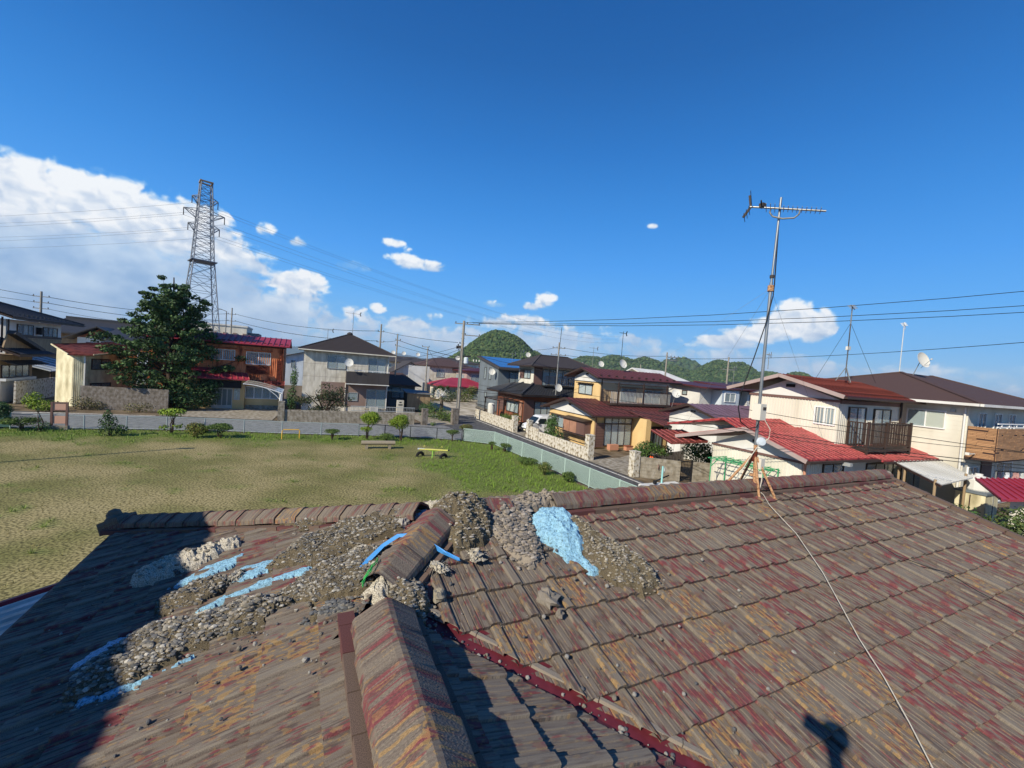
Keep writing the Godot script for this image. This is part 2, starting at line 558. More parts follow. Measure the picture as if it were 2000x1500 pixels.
func aerial(foot: Vector3, h: float, dirn: Vector3, size: float, label: String, m: Material):
	var o := thing("roof_aerial", label, "aerial", foot, "television aerials on the roofs")
	rod(o, "mast", Vector3.ZERO, Vector3(0, h, 0), 0.022, m)
	var d := dirn.normalized()
	var s := d.cross(Vector3.UP).normalized()
	var c := Vector3(0, h - 0.15, 0)
	rod(o, "boom", c - d * size * 0.45, c + d * size * 0.55, 0.014, m)
	var b := MB.new()
	for k in 8:
		var q := c + d * size * (-0.4 + 0.12 * k)
		b.bar(q - s * 0.14, q + s * 0.14, 0.012, 0.012)
	b.bar(c - d * size * 0.45 + Vector3(0, 0.22, 0) - d * 0.1, c - d * size * 0.45, 0.02, 0.1)
	b.bar(c - d * size * 0.45, c - d * size * 0.45 + Vector3(0, -0.22, 0) - d * 0.1, 0.02, 0.1)
	obj("elements", b.mesh(), m, o)
	return o

# ---------- plants ----------
func leaves(p: Node, called: String, blobs: Array, size: float, cols: Array, per: float = 1.0, up := 0.3):
	var xs := []
	var cs := []
	for b in blobs:   # [centre, radii, count]
		var c: Vector3 = b[0]
		var r: Vector3 = b[1]
		var tone := rnd(0.72, 1.2)
		for k in int(b[2] * per):
			var d := rdir()
			var q := pow(rng.randf(), 0.38)
			var pos := c + d * r * q
			var y := (d + rdir() * 0.9 + Vector3(0, up, 0)).normalized()
			var x := y.cross(rdir()).normalized()
			var s := size * rnd(0.6, 1.35)
			xs.append(Transform3D(Basis(x * s, y * s, x.cross(y) * s), pos))
			var cc: Color = cols[rng.randi() % cols.size()]
			var t := tone * rnd(0.75, 1.25)
			cs.append(Color(cc.r * t, cc.g * t, cc.b * t))
	return many(p, called, leaf, M.leaf, xs, cs)

const GREEN := [Color(0.050, 0.105, 0.030), Color(0.065, 0.13, 0.034), Color(0.040, 0.085, 0.028)]
const BRIGHT := [Color(0.20, 0.29, 0.022), Color(0.24, 0.32, 0.03), Color(0.14, 0.24, 0.02)]
const MIDGREEN := [Color(0.095, 0.16, 0.03), Color(0.12, 0.18, 0.035), Color(0.075, 0.13, 0.028)]
const DRY := [Color(0.16, 0.14, 0.06), Color(0.11, 0.12, 0.04), Color(0.2, 0.16, 0.08)]

func shrub(called: String, label: String, at: Vector3, blobs: Array, size: float, cols: Array, stem_h := 0.0, group := "", cat := "shrub"):
	var o := thing(called, label, cat, at, group)
	var b := MB.new()
	for k in (5 if stem_h > 0.3 else 3):
		var a := rnd(0, TAU)
		var q := Vector3(cos(a), 0, sin(a)) * rnd(0.05, 0.2)
		var top: Vector3 = blobs[k % blobs.size()][0]
		b.tube([q * 0.3 + Vector3(0, -0.05, 0), q * 0.7 + Vector3(0, top.y * 0.45, 0), top], [0.035, 0.028, 0.012], 5)
	obj("stem", b.mesh(), M.bark, o)
	leaves(o, "foliage", blobs, size, cols)
	return o
const CLOUDS := [[-23.55, 10.99, 4.57, 3.57, 1.20, 1.00], [-28.21, 9.03, 4.73, 4.23, 1.10, 1.00], [-19.84, 12.40, 3.49, 3.03, 1.20, 1.00], [-16.46, 12.02, 3.68, 3.23, 1.10, 1.00], [-13.29, 11.64, 3.39, 3.30, 1.10, 1.00], [-21.02, 7.30, 7.30, 3.41, 0.90, 0.45], [-28.38, 4.67, 4.84, 3.15, 0.80, 0.40], [-14.18, 7.87, 5.34, 3.06, 0.85, 0.50], [-10.53, 12.32, 2.51, 2.33, 0.90, 0.90], [-8.39, 10.67, 2.87, 2.27, 0.85, 0.80], [-5.70, 10.39, 2.78, 1.67, 0.70, 0.80], [-4.75, 13.65, 1.14, 0.82, 0.90, 1.00], [-1.66, 13.16, 0.99, 0.51, 0.60, 0.80], [-1.69, 8.37, 3.27, 1.54, 1.00, 1.00], [-3.32, 8.81, 2.12, 1.28, 0.80, 0.90], [-8.94, 7.00, 3.28, 1.93, 0.60, 0.50], [0.02, 7.24, 2.25, 1.09, 0.80, 0.80], [-8.60, 10.09, 1.42, 0.76, 0.90, 1.00], [-22.77, 2.84, 5.50, 1.35, 0.55, 0.40], [-14.42, 3.15, 8.13, 1.35, 0.50, 0.45], [-4.39, 3.94, 6.20, 1.30, 0.55, 0.55], [5.07, 5.58, 2.42, 1.02, 0.80, 0.85], [7.98, 6.49, 1.13, 0.64, 0.90, 1.00], [9.47, 4.88, 7.61, 1.05, 0.60, 0.70], [15.28, 6.25, 1.74, 0.60, 0.70, 0.90], [4.65, 2.45, 10.76, 1.03, 0.45, 0.50], [28.37, 5.82, 8.91, 1.50, 0.65, 0.70], [39.31, 4.79, 9.11, 0.94, 0.45, 0.60], [22.26, 3.99, 6.19, 1.10, 0.45, 0.60], [47.47, 5.19, 1.56, 0.51, 0.60, 0.90], [11.53, 12.99, 2.72, 0.94, 0.95, 1.00], [14.16, 12.81, 1.99, 0.70, 0.80, 0.90], [9.60, 14.84, 1.40, 0.61, 0.90, 1.00], [11.12, 14.25, 0.78, 0.55, 0.70, 1.00], [29.60, 9.55, 1.65, 1.07, 1.10, 1.00], [28.14, 8.79, 1.24, 0.54, 0.80, 0.90], [22.95, 8.68, 1.24, 0.40, 0.40, 0.70], [4.74, 11.30, 1.81, 0.61, 0.30, 0.60], [59.04, 8.61, 2.04, 1.59, 1.30, 1.00], [57.79, 7.00, 2.99, 1.39, 1.20, 1.00], [60.88, 7.47, 1.95, 1.68, 1.20, 1.00], [55.29, 6.26, 3.15, 1.08, 1.10, 0.90], [52.11, 5.31, 4.18, 0.80, 0.90, 0.80], [61.74, 8.24, 0.82, 0.99, 1.00, 1.00], [48.70, 4.80, 3.53, 0.51, 0.50, 0.80], [42.92, 19.04, 0.63, 0.29, 0.50, 0.90], [75.40, 1.46, 4.15, 0.72, 0.50, 0.70]]
const SKYW := 4096
const SKYROWS := 260   # rows that may hold cloud, from 22 degrees up down to the horizon

func sky_image() -> Image:
	var im := Image.create(SKYW, SKYW / 2, false, Image.FORMAT_RGB8)
	var g := Gradient.new()
	g.offsets = PackedFloat32Array([0.0, 0.025, 0.055, 0.1, 0.155, 0.22, 0.3, 0.39, 0.5, 1.0])
	g.colors = PackedColorArray([s8(172, 208, 234), s8(152, 200, 238), s8(124, 188, 244), s8(100, 176, 247), s8(80, 160, 241), s8(62, 142, 224), s8(46, 121, 201), s8(35, 101, 175), s8(25, 86, 157), s8(16, 62, 124)])
	var h := SKYW / 2
	for r in h:
		var el := 90.0 - (r + 0.5) * 180.0 / h
		im.fill_rect(Rect2i(0, r, SKYW, 1), g.sample(clampf(el / 90.0, 0, 1)) if el > -0.5 else s8(118, 116, 104))
	var top := int((90.0 - 22.7) / 180.0 * h)
	var dens := PackedFloat32Array()
	var lit := PackedFloat32Array()
	dens.resize(SKYW * SKYROWS)
	lit.resize(SKYW * SKYROWS)
	var sum := PackedFloat32Array()
	sum.resize(SKYW * SKYROWS)
	var all := CLOUDS.duplicate()
	all.append_array([[-20.0, 6.2, 15.0, 4.6, 1.25, 0.46], [-33.0, 6.0, 12.0, 5.0, 1.1, 0.42], [-6.0, 4.6, 10.0, 3.0, 0.85, 0.6], [8.0, 3.4, 14.0, 2.0, 0.62, 0.62], [30.0, 4.2, 13.0, 1.9, 0.72, 0.6], [48.0, 3.2, 12.0, 1.3, 0.5, 0.55], [68.0, 2.2, 14.0, 1.2, 0.45, 0.55]])
	var far := RandomNumberGenerator.new()
	far.seed = 5
	for k in 70:   # the same weather goes on round the rest of the horizon
		var az := far.randf_range(85.0, 325.0)
		var puff := far.randf() < 0.6
		all.append([az, far.randf_range(4, 13) if puff else far.randf_range(2.0, 6.0), far.randf_range(1.2, 5.0), far.randf_range(0.6, 2.6) if puff else far.randf_range(0.6, 1.4), far.randf_range(0.5, 1.2), 1.0 if puff else 0.55])
	for c in all:
		var cx: float = c[0] / 360.0 * SKYW
		var cy: float = (90.0 - c[1]) / 180.0 * h - top
		var rx: float = c[2] / 360.0 * SKYW
		var ry: float = c[3] / 180.0 * h
		for y in range(maxi(0, int(cy - ry * 1.5)), mini(SKYROWS, int(cy + ry * 1.5))):
			var dy := (y - cy) / ry
			for x in range(int(cx - rx * 1.5), int(cx + rx * 1.5)):
				var dx := (x - cx) / rx
				var q := dx * dx + dy * dy
				if q < 2.2:
					var i := y * SKYW + posmod(x, SKYW)
					var d: float = c[4] * (0.84 if c[2] < 2.6 and c[5] > 0.6 else 1.0) * (1.0 - q * 0.62)
					if d > 0.0:
						dens[i] = maxf(dens[i], d)
						var k := d * d * d
						sum[i] += k
						lit[i] += k * (c[5] - 0.28 * dy * c[5])
	var n1 := noise(0.011, 41, 6)
	var n2 := noise(0.045, 42, 5)
	var n3 := noise(0.016, 43, 5)
	for y in SKYROWS:
		for x in SKYW:
			var i := y * SKYW + x
			if dens[i] <= 0.0:
				continue
			lit[i] /= maxf(sum[i], 1e-6)
			var hard := smoothstep(0.52, 0.85, lit[i])
			var wx := x + 14.0 * n3.get_noise_2d(x * 2.0 + 500, y * 2.0)
			var big := n1.get_noise_2d(wx, y * 1.4)
			var fine := n2.get_noise_2d(wx, y * 1.3)
			var v := dens[i] + big * 0.60 + fine * 0.42
			var a := lerpf(smoothstep(-0.05, 0.85, v + 0.1) * 0.85, smoothstep(0.16, 0.60, v), hard)
			if a <= 0.003:
				continue
			var under := n2.get_noise_2d(wx - 5.0, y * 1.3 + 6.0)
			var w := clampf(lit[i] * 0.86 + (fine - under) * 0.35 * hard + n3.get_noise_2d(x, y * 1.6) * 0.35 - smoothstep(0.9, 1.5, v) * 0.12, 0.0, 1.0)
			var col := s8(146, 174, 212).lerp(s8(250, 251, 253), w)
			im.set_pixel(x, top + y, im.get_pixel(x, top + y).lerp(col, a * 0.97))
	return im

func view_and_light():
	var cam := Camera3D.new()
	cam.name = "camera"
	cam.transform = Transform3D(Basis(Vector3(0.8962, 0.0734, 0.4375), Vector3(-0.0509, 0.9967, -0.0630), Vector3(-0.4407, 0.0342, 0.8970)).orthonormalized(), EYE)
	cam.fov = 84.59
	cam.near = 0.1
	cam.far = 9000.0
	add_child(cam)
	cam.current = true
	var e := Environment.new()
	e.background_mode = Environment.BG_SKY
	var sm := PanoramaSkyMaterial.new()
	sm.panorama = ImageTexture.create_from_image(sky_image())
	e.sky = Sky.new()
	e.sky.sky_material = sm
	e.tonemap_mode = Environment.TONE_MAPPER_LINEAR
	e.tonemap_exposure = 1.14
	e.background_energy_multiplier = 0.9
	e.fog_enabled = true
	e.fog_density = 0.00013
	e.fog_light_color = s8(190, 214, 240)
	e.sdfgi_enabled = true
	e.ssao_enabled = true
	e.ssil_enabled = true
	var w := WorldEnvironment.new()
	w.name = "environment"
	w.environment = e
	add_child(w)
	var sun := DirectionalLight3D.new()
	sun.name = "sun"
	sun.light_energy = 1.5
	sun.light_color = Color(1.0, 0.96, 0.88)
	sun.light_angular_distance = 0.5
	sun.shadow_enabled = true
	add_child(sun)
	sun.look_at_from_position(Vector3.ZERO, Vector3(0.765, -0.545, -0.335))

func sheet(called: String, pts: Array, y: float, m: Material) -> MeshInstance3D:
	var poly := PackedVector2Array(pts)
	var ix := Geometry2D.triangulate_polygon(poly)
	var b := MB.new()
	for k in range(0, ix.size(), 3):
		var a := poly[ix[k]]
		var c := poly[ix[k + 1]]
		var d := poly[ix[k + 2]]
		if (c - a).cross(d - a) > 0:
			var t := c
			c = d
			d = t
		b.tri(Vector3(a.x, y, a.y), Vector3(c.x, y, c.y), Vector3(d.x, y, d.y))
	return struct(called, b.mesh(), m)

const FENCE := [Vector2(-32, -36.5), Vector2(-13.8, -34.1), Vector2(-5.7, -33.4), Vector2(-1.2, -32.2), Vector2(3.6, -31.3), Vector2(7.1, -30.6), Vector2(10.6, -29.0), Vector2(12.4, -27.4), Vector2(12.6, -23.5), Vector2(12.75, -18.8), Vector2(12.9, -8.0)]

func fence_distance(p: Vector2) -> float:
	var d := 1e9
	for k in FENCE.size() - 1:
		d = minf(d, p.distance_to(Geometry2D.get_closest_point_to_segment(p, FENCE[k], FENCE[k + 1])))
	return d

func park_green(p: Vector2, n: FastNoiseLite) -> float:
	# how green the turf is: lush beside the fence and in the corner by the road, dry in the middle
	var d := fence_distance(p)
	var edge := smoothstep(5.0, 1.5, d + n.get_noise_2d(p.x * 3.0, p.y * 3.0) * 2.5)
	var corner := smoothstep(9.0, 4.0, p.distance_to(Vector2(11.5, -21.5)) + n.get_noise_2d(p.x * 2.0 + 50, p.y * 2.0) * 4.0)
	var spots := smoothstep(0.32, 0.5, n.get_noise_2d(p.x * 4.0 + 90, p.y * 4.0))
	return clampf(maxf(maxf(edge, corner), spots * 0.7), 0, 1)

func ground_and_roads():
	var far := MB.new()
	far.quad(Vector3(-7500, -0.03, 7500), Vector3(7500, -0.03, 7500), Vector3(7500, -0.03, -7500), Vector3(-7500, -0.03, -7500))
	struct("ground", far.mesh(), M.soil)
	var n := noise(0.11, 21, 4)
	var b := MB.new()
	var step := 0.4
	var tuft := []
	var tcol := []
	var pts := []
	var w := 117
	var hh := 94
	for j in hh + 1:
		for i in w + 1:
			pts.append(Vector2(-33.0 + i * step, -37.0 + j * step))
	var cols := []
	for p in pts:
		var g := park_green(p, n)
		var f := n.get_noise_2d(p.x * 9.0, p.y * 9.0)
		var q := n.get_noise_2d(p.x * 2.2 + 300, p.y * 2.2)
		var dry := Color(0.36, 0.31, 0.13).lerp(Color(0.47, 0.39, 0.19), clampf(0.45 + q * 1.0 + f * 0.5, 0, 1))
		var mid := dry.lerp(Color(0.22, 0.22, 0.065), clampf(0.25 - q * 1.2 + f * 0.5, 0, 0.8))
		cols.append(mid.lerp(Color(0.17, 0.25, 0.04), g * 0.85))
	for j in hh:
		for i in w:
			var k := j * (w + 1) + i
			var ids := [k, k + w + 1, k + w + 2, k + 1]
			var c: Vector2 = (pts[ids[0]] + pts[ids[2]]) / 2.0
			if not inside_park(c):
				continue
			for t in [[0, 1, 2], [0, 2, 3]]:
				var v3 := []
				for s in t:
					v3.append(Vector3(pts[ids[s]].x, 0.0, pts[ids[s]].y))
				b.tri(v3[0], v3[1], v3[2])
				var z := b.c.size()
				b.c[z - 3] = cols[ids[t[0]]]
				b.c[z - 2] = cols[ids[t[2]]]
				b.c[z - 1] = cols[ids[t[1]]]
	struct("field", b.mesh(), M.vcol)
	for k in 26000:
		var p := Vector2(rnd(-22, 12.7), rnd(-34.2, -8))
		if not inside_park(p):
			continue
		var g := park_green(p, n)
		if rng.randf() > 0.12 + g * g:
			continue
		var s := rnd(0.05, 0.11) * (1.0 + g * rnd(0.2, 1.6))
		tuft.append(Transform3D(Basis(Vector3.UP, rng.randf() * TAU).scaled(Vector3(s * 1.3, s, s * 1.3)), Vector3(p.x, 0, p.y)))
		var t := rnd(0.7, 1.3)
		var c := Color(0.33, 0.28, 0.11).lerp(Color(0.18, 0.28, 0.04), clampf(g * 1.2 + rnd(-0.2, 0.2), 0, 1))
		tcol.append(Color(c.r * t, c.g * t, c.b * t))
	many(self, "grass", blade, M.leaf, tuft, tcol).set_meta("label", "short tufts of grass growing over the park ground")
	var near := []
	for k in range(FENCE.size() - 1, -1, -1):
		near.append(FENCE[k] + (Vector2(0, -0.35) if k < 7 else Vector2(0.45, -0.1)))
	var road := near.duplicate()
	road[road.size() - 1] = Vector2(-60, -40)
	road.append_array([Vector2(-60, -46), Vector2(-26.5, -44.5), Vector2(-16.6, -41.6), Vector2(-10, -40.6), Vector2(-2.0, -38.6), Vector2(12.6, -37.0), Vector2(13.6, -46), Vector2(14.5, -62), Vector2(18.5, -62), Vector2(16.7, -43), Vector2(16.6, -33), Vector2(16.45, -8)])
	sheet("road", road, 0.006, M.asphalt)
	var pale := near.slice(4)
	pale.append_array([Vector2(-26, -43.5), Vector2(-16.6, -41.3), Vector2(-10, -40.3), Vector2(-2.0, -38.3), Vector2(11.5, -36.8), Vector2(12.2, -31.5)])
	sheet("pavement", pale, 0.010, M.oldroad)
	sheet("concrete_yard", [Vector2(16.8, -42.6), Vector2(14.6, -45.5), Vector2(15.0, -60), Vector2(26, -62), Vector2(24, -56)], 0.014, M.paleground)
	sheet("driveway", [Vector2(-9.5, -46.4), Vector2(-9.9, -40.7), Vector2(-2.2, -38.7), Vector2(-1.6, -46.4)], 0.014, M.concrete)
	sheet("driveway", [Vector2(9.9, -37.2), Vector2(12.5, -37.2), Vector2(13.2, -46), Vector2(9.6, -46)], 0.014, M.concrete)
	sheet("driveway", [Vector2(16.6, -22.2), Vector2(19.6, -22.4), Vector2(23.0, -24.1), Vector2(25.4, -22.6), Vector2(19.0, -18.0), Vector2(16.6, -18.1)], 0.014, M.concrete)
	sheet("driveway", [Vector2(16.6, -33.2), Vector2(19.4, -33.4), Vector2(19.4, -30.2), Vector2(16.6, -30.2)], 0.014, M.concrete)
	var lines := []
	for k in 7:
		lines.append(FENCE[k] + Vector2(0, -0.42))
	for k in range(6, -1, -1):
		lines.append(FENCE[k] + Vector2(0, -0.60))
	sheet("road_line", lines, 0.018, M.roadpaint)
	sheet("road_line", [Vector2(-17.6, -41.0), Vector2(-16.7, -41.5), Vector2(-10, -40.5), Vector2(-10, -40.3), Vector2(-16.5, -41.2), Vector2(-17.3, -40.7)], 0.018, M.roadpaint)
	sheet("road_line", [Vector2(16.1, -8), Vector2(16.22, -8), Vector2(16.25, -41), Vector2(16.13, -41)], 0.018, M.roadpaint)

func inside_park(p: Vector2) -> bool:
	if p.x > 12.6 or p.y > -1.0:
		return false
	for k in FENCE.size() - 1:
		var a: Vector2 = FENCE[k]
		var b: Vector2 = FENCE[k + 1]
		if p.x >= a.x and p.x <= b.x:
			return p.y > lerpf(a.y, b.y, (p.x - a.x) / maxf(b.x - a.x, 0.01)) + 0.05 or a.x >= 12.4
	return false

func hills():
	var clump := MB.new()
	for j in 4:
		for i in 7:
			var q := []
			for s in [[0, 0], [1, 0], [1, 1], [0, 1]]:
				var a: float = (i + s[0]) * TAU / 7.0
				var e: float = -0.5 + (j + s[1]) * 2.07 / 4.0
				q.append(Vector3(cos(a) * cos(e), sin(e) * 1.05, sin(a) * cos(e)))
			clump.tris(q[0], q[2], q[1], q[0], q[2], q[1])
			clump.tris(q[0], q[3], q[2], q[0], q[3], q[2])
	var cm := clump.mesh()
	# each hill: bumps of [x, z, radius along x, radius along z, height], turned to the grid; tree count, tree size
	var list := [
		["round_hill", [[184.0, -411.0, 40.0, 46.0, 40.0], [160.0, -425.0, 36.0, 40.0, 20.0], [212.0, -400.0, 34.0, 40.0, 26.0]], 5200, 1.5],
		["long_hill", [[531.0, -726.0, 60.0, 70.0, 38.0], [572.0, -694.0, 55.0, 70.0, 44.0], [618.0, -654.0, 60.0, 60.0, 42.0], [650.0, -626.0, 60.0, 70.0, 34.0], [470.0, -770.0, 70.0, 60.0, 22.0], [700.0, -570.0, 70.0, 60.0, 24.0], [740.0, -530.0, 80.0, 60.0, 24.0]], 6500, 2.5],
		["long_hill", [[628.0, -495.0, 34.0, 50.0, 38.0], [647.0, -470.0, 36.0, 40.0, 38.0], [672.0, -433.0, 40.0, 40.0, 28.0], [694.0, -400.0, 30.0, 32.0, 31.0], [600.0, -520.0, 60.0, 50.0, 22.0], [715.0, -370.0, 40.0, 40.0, 20.0], [640.0, -440.0, 50.0, 60.0, 18.0]], 6500, 2.1],
		["far_hill", [[1109.0, -1010.0, 90.0, 100.0, 66.0], [1060.0, -1060.0, 90.0, 100.0, 52.0], [1170.0, -960.0, 90.0, 100.0, 50.0]], 700, 8.0],
	]
	var n := noise(0.02, 61, 4)
	for it in list:
		var b := MB.new()
		var at := func(x: float, z: float) -> float:
			var y := 0.0
			for u in it[1]:
				var q: float = pow((x - u[0]) / u[2], 2) + pow((z - u[1]) / u[3], 2)
				y = maxf(y, u[4] * exp(-q * 0.75)) + 0.12 * u[4] * exp(-q)
			return y + n.get_noise_2d(x, z) * 3.0 - 3.0
		var lo := Vector2(1e9, 1e9)
		var hi := Vector2(-1e9, -1e9)
		for u in it[1]:
			lo = lo.min(Vector2(u[0] - u[2] * 2.2, u[1] - u[3] * 2.2))
			hi = hi.max(Vector2(u[0] + u[2] * 2.2, u[1] + u[3] * 2.2))
		var N := 34
		b.col = Color(0.028, 0.055, 0.02)
		for j in N:
			for i in N:
				var q := []
				for s in [[0, 1], [1, 1], [1, 0], [0, 0]]:
					var x := lerpf(lo.x, hi.x, (i + s[0]) / float(N))
					var z := lerpf(lo.y, hi.y, (j + s[1]) / float(N))
					q.append(Vector3(x, at.call(x, z), z))
				b.quad(q[0], q[1], q[2], q[3])
		var hill := struct(it[0], b.mesh(), M.forest)
		var xs := []
		var cs := []
		var tries := 0
		while xs.size() < it[2] and tries < it[2] * 12:
			tries += 1
			var x := rnd(lo.x, hi.x)
			var z := rnd(lo.y, hi.y)
			var y: float = at.call(x, z)
			if y < 1.0 or y < rng.randf() * it[1][0][4] * 0.35:
				continue
			if it[0] == "long_hill" and n.get_noise_2d(x * 1.7 + 400, z * 1.7) > 0.28 and y < 26.0:
				continue
			var s: float = it[3] * rnd(0.6, 1.25)
			xs.append(Transform3D(Basis(Vector3.UP, rnd(0, TAU)).scaled(Vector3(s, s * rnd(0.7, 1.15), s)), Vector3(x, y + s * 0.3, z)))
			var t := rnd(0.75, 1.35)
			var c: Color = [Color(0.035, 0.068, 0.024), Color(0.05, 0.085, 0.028), Color(0.028, 0.052, 0.022), Color(0.07, 0.10, 0.035)][rng.randi() % 4]
			cs.append(Color(c.r * t, c.g * t, c.b * t))
		many(hill, "forest", cm, M.forest, xs, cs)
	var b := MB.new()
	b.col = Color(0.05, 0.08, 0.05)
	var r := noise(0.0006, 62, 5)
	var prev := []
	for k in 121:   # a mountain range across the far side of the plain
		var a := deg_to_rad(-80.0 + k * 1.6)
		var row := []
		for j in 5:
			var D := 5200.0 + 350.0 * j
			var p := Vector3(sin(a) * D, 0, -cos(a) * D)
			var hgt = (95.0 + 150.0 * r.get_noise_2d(p.x * 0.6, p.z * 0.6)) * [0.0, 0.55, 0.9, 1.0, 0.3][j] * smoothstep(60.0, 0.0, absf(rad_to_deg(a) - 8.0) - 8.0)
			p.y = maxf(-5.0, hgt)
			row.append(p)
		if prev:
			for j in 4:
				b.quad(prev[j], row[j], row[j + 1], prev[j + 1])
		prev = row
	struct("mountains", b.mesh(), M.forest)
const XP := 1.2868
const YP := 4.0778
const ZP := -3.7296
const TN := 0.29972
const SN := 0.2871
const CS := 0.9579
const XW := 0.515     # the wing's ridge
const YW := 3.8465
const ZW := -2.958    # where the hip meets it
const XV := 9.27      # verge
const TW := 0.303     # tile width

func roof_y(x: float, z: float) -> float:
	var hip := minf(YP - TN * (XP - x), minf(YP - TN * (z - ZP), YP - TN * (ZP - z)))
	hip = minf(hip, YP)
	var wing := YW - TN * absf(x - XW)
	return maxf(hip, wing) if z > -3.3 else hip

func tile_texture() -> ImageTexture:
	# sixteen weathered tile faces, four of each: bare brown, red paint left on, yellow lichen, pale grey
	var S := 1024
	var n := 256
	var im := Image.create(S, S, false, Image.FORMAT_RGB8)
	var streak := noise(0.05, 71, 4)
	var big := noise(0.012, 72, 4)
	var spot := noise(0.035, 73, 3)
	var fine := noise(0.35, 74, 2)
	var dk := Color8(74, 62, 58)
	var md := Color8(108, 97, 88)
	var lt := Color8(130, 121, 107)
	var red := Color8(118, 50, 58)
	var yel := Color8(172, 134, 78)
	for kind in 4:
		for vv in 4:
			for y in n:
				var Y := kind * n + y
				for x in n:
					var X := vv * n + x
					var s := streak.get_noise_2d(X * 1.3 + kind * 911, Y * 0.10)
					var b := big.get_noise_2d(X, Y * 0.6)
					var p := spot.get_noise_2d(X + 77, Y * 0.55)
					var f := fine.get_noise_2d(X, Y)
					var u := x / float(n)
					var c := md.lerp(lt, clampf(0.35 + s * 0.7 + (0.28 if u < 0.25 else 0.0), 0, 1)).lerp(dk, clampf(-s * 0.9 + b * 0.9 + (0.08 if kind == 0 else -0.05), 0, 0.6))
					var painted: float = [0.16, 0.66, 0.22, 0.0][kind]
					var r := smoothstep(0.22, 0.62, painted * 0.75 - 0.12 + s * 0.85 + b * 1.0 - (0.16 if u < 0.25 else 0.0))
					c = c.lerp(red.lerp(dk, clampf(p * 0.8, 0, 0.4)), r * 0.72)
					var ly: float = [0.02, 0.0, 0.42, 0.05][kind]
					var l := smoothstep(0.30, 0.42, ly * 0.65 + p * 0.85 + b * 0.4 + f * 0.06)
					c = c.lerp(yel.lerp(lt, 0.35 if kind == 3 else 0.1), l * (0.6 if kind == 2 else 0.4))
					if kind == 3:
						c = c.lerp(Color8(134, 126, 114), 0.3)
					var k := 1.0 + f * 0.26
					im.set_pixel(X, Y, Color(c.r * k, c.g * k, c.b * k))
	return ImageTexture.create_from_image(im)

func tile_profile() -> Array:
	var p := [[0.0, 0.0], [0.002, 0.020], [0.012, 0.026], [0.064, 0.026], [0.074, 0.020], [0.079, 0.004]]
	for g in [0.112, 0.156, 0.200, 0.244]:
		p.append_array([[g - 0.006, 0.005], [g, -0.003], [g + 0.006, 0.005]])
	p.append([0.301, 0.005])
	return p

func tile_tris(len_: float) -> Array:   # [[corner, corner, corner, uv, uv, uv], ...]
	var P := tile_profile()
	var out := []
	var z0 := -0.05
	var z1 := len_
	var add := func(a, b, c, d, ua, ub, uc, ud):
		out.append([a, b, c, ua, ub, uc])
		out.append([a, c, d, ua, uc, ud])
	var U := func(x, z): return Vector2(clampf(x / TW, 0.01, 0.99), clampf((z - z0) / (z1 - z0), 0.01, 0.99))
	for k in P.size() - 1:
		var x0: float = P[k][0]
		var x1: float = P[k + 1][0]
		var a := Vector3(x0, P[k][1] + 0.026, z1)
		var b := Vector3(x1, P[k + 1][1] + 0.026, z1)
		var c := Vector3(x1, P[k + 1][1] - 0.008, z0)
		var d := Vector3(x0, P[k][1] - 0.008, z0)
		add.call(a, b, c, d, U.call(x0, z1), U.call(x1, z1), U.call(x1, z0), U.call(x0, z0))
		var e := Vector3(0, -0.028, -0.004)
		add.call(a + e, b + e, b, a, U.call(x0, z1), U.call(x1, z1), U.call(x1, z1), U.call(x0, z1))
	return out

func clip(tr: Array, pl: Plane) -> Array:
	# keeps what lies on the plane's positive side
	var out := []
	for t in tr:
		var poly := []
		for k in 3:
			var a: Vector3 = t[k]
			var b: Vector3 = t[(k + 1) % 3]
			var ua: Vector2 = t[3 + k]
			var ub: Vector2 = t[3 + (k + 1) % 3]
			var da := pl.distance_to(a)
			var db := pl.distance_to(b)
			if da >= 0:
				poly.append([a, ua])
			if (da >= 0) != (db >= 0):
				var s := da / (da - db)
				poly.append([a.lerp(b, s), ua.lerp(ub, s)])
		for k in range(1, poly.size() - 1):
			out.append([poly[0][0], poly[k][0], poly[k + 1][0], poly[0][1], poly[k][1], poly[k + 1][1]])
	return out

func tile_mesh(tr: Array, cell: Vector2i, b: MB = null, xf := Transform3D.IDENTITY) -> MB:
	if b == null:
		b = MB.new()
	var o := Vector2(cell) * 0.25
	for t in tr:
		b.tri(xf * t[0], xf * t[1], xf * t[2], o + t[3] * 0.25, o + t[4] * 0.25, o + t[5] * 0.25)
	return b

func vplane(p: Vector2, n: Vector2) -> Plane:   # an upright plane through p facing n
	var nn := Vector3(n.x, 0, n.y).normalized()
	return Plane(nn, nn.dot(Vector3(p.x, 0, p.y)))

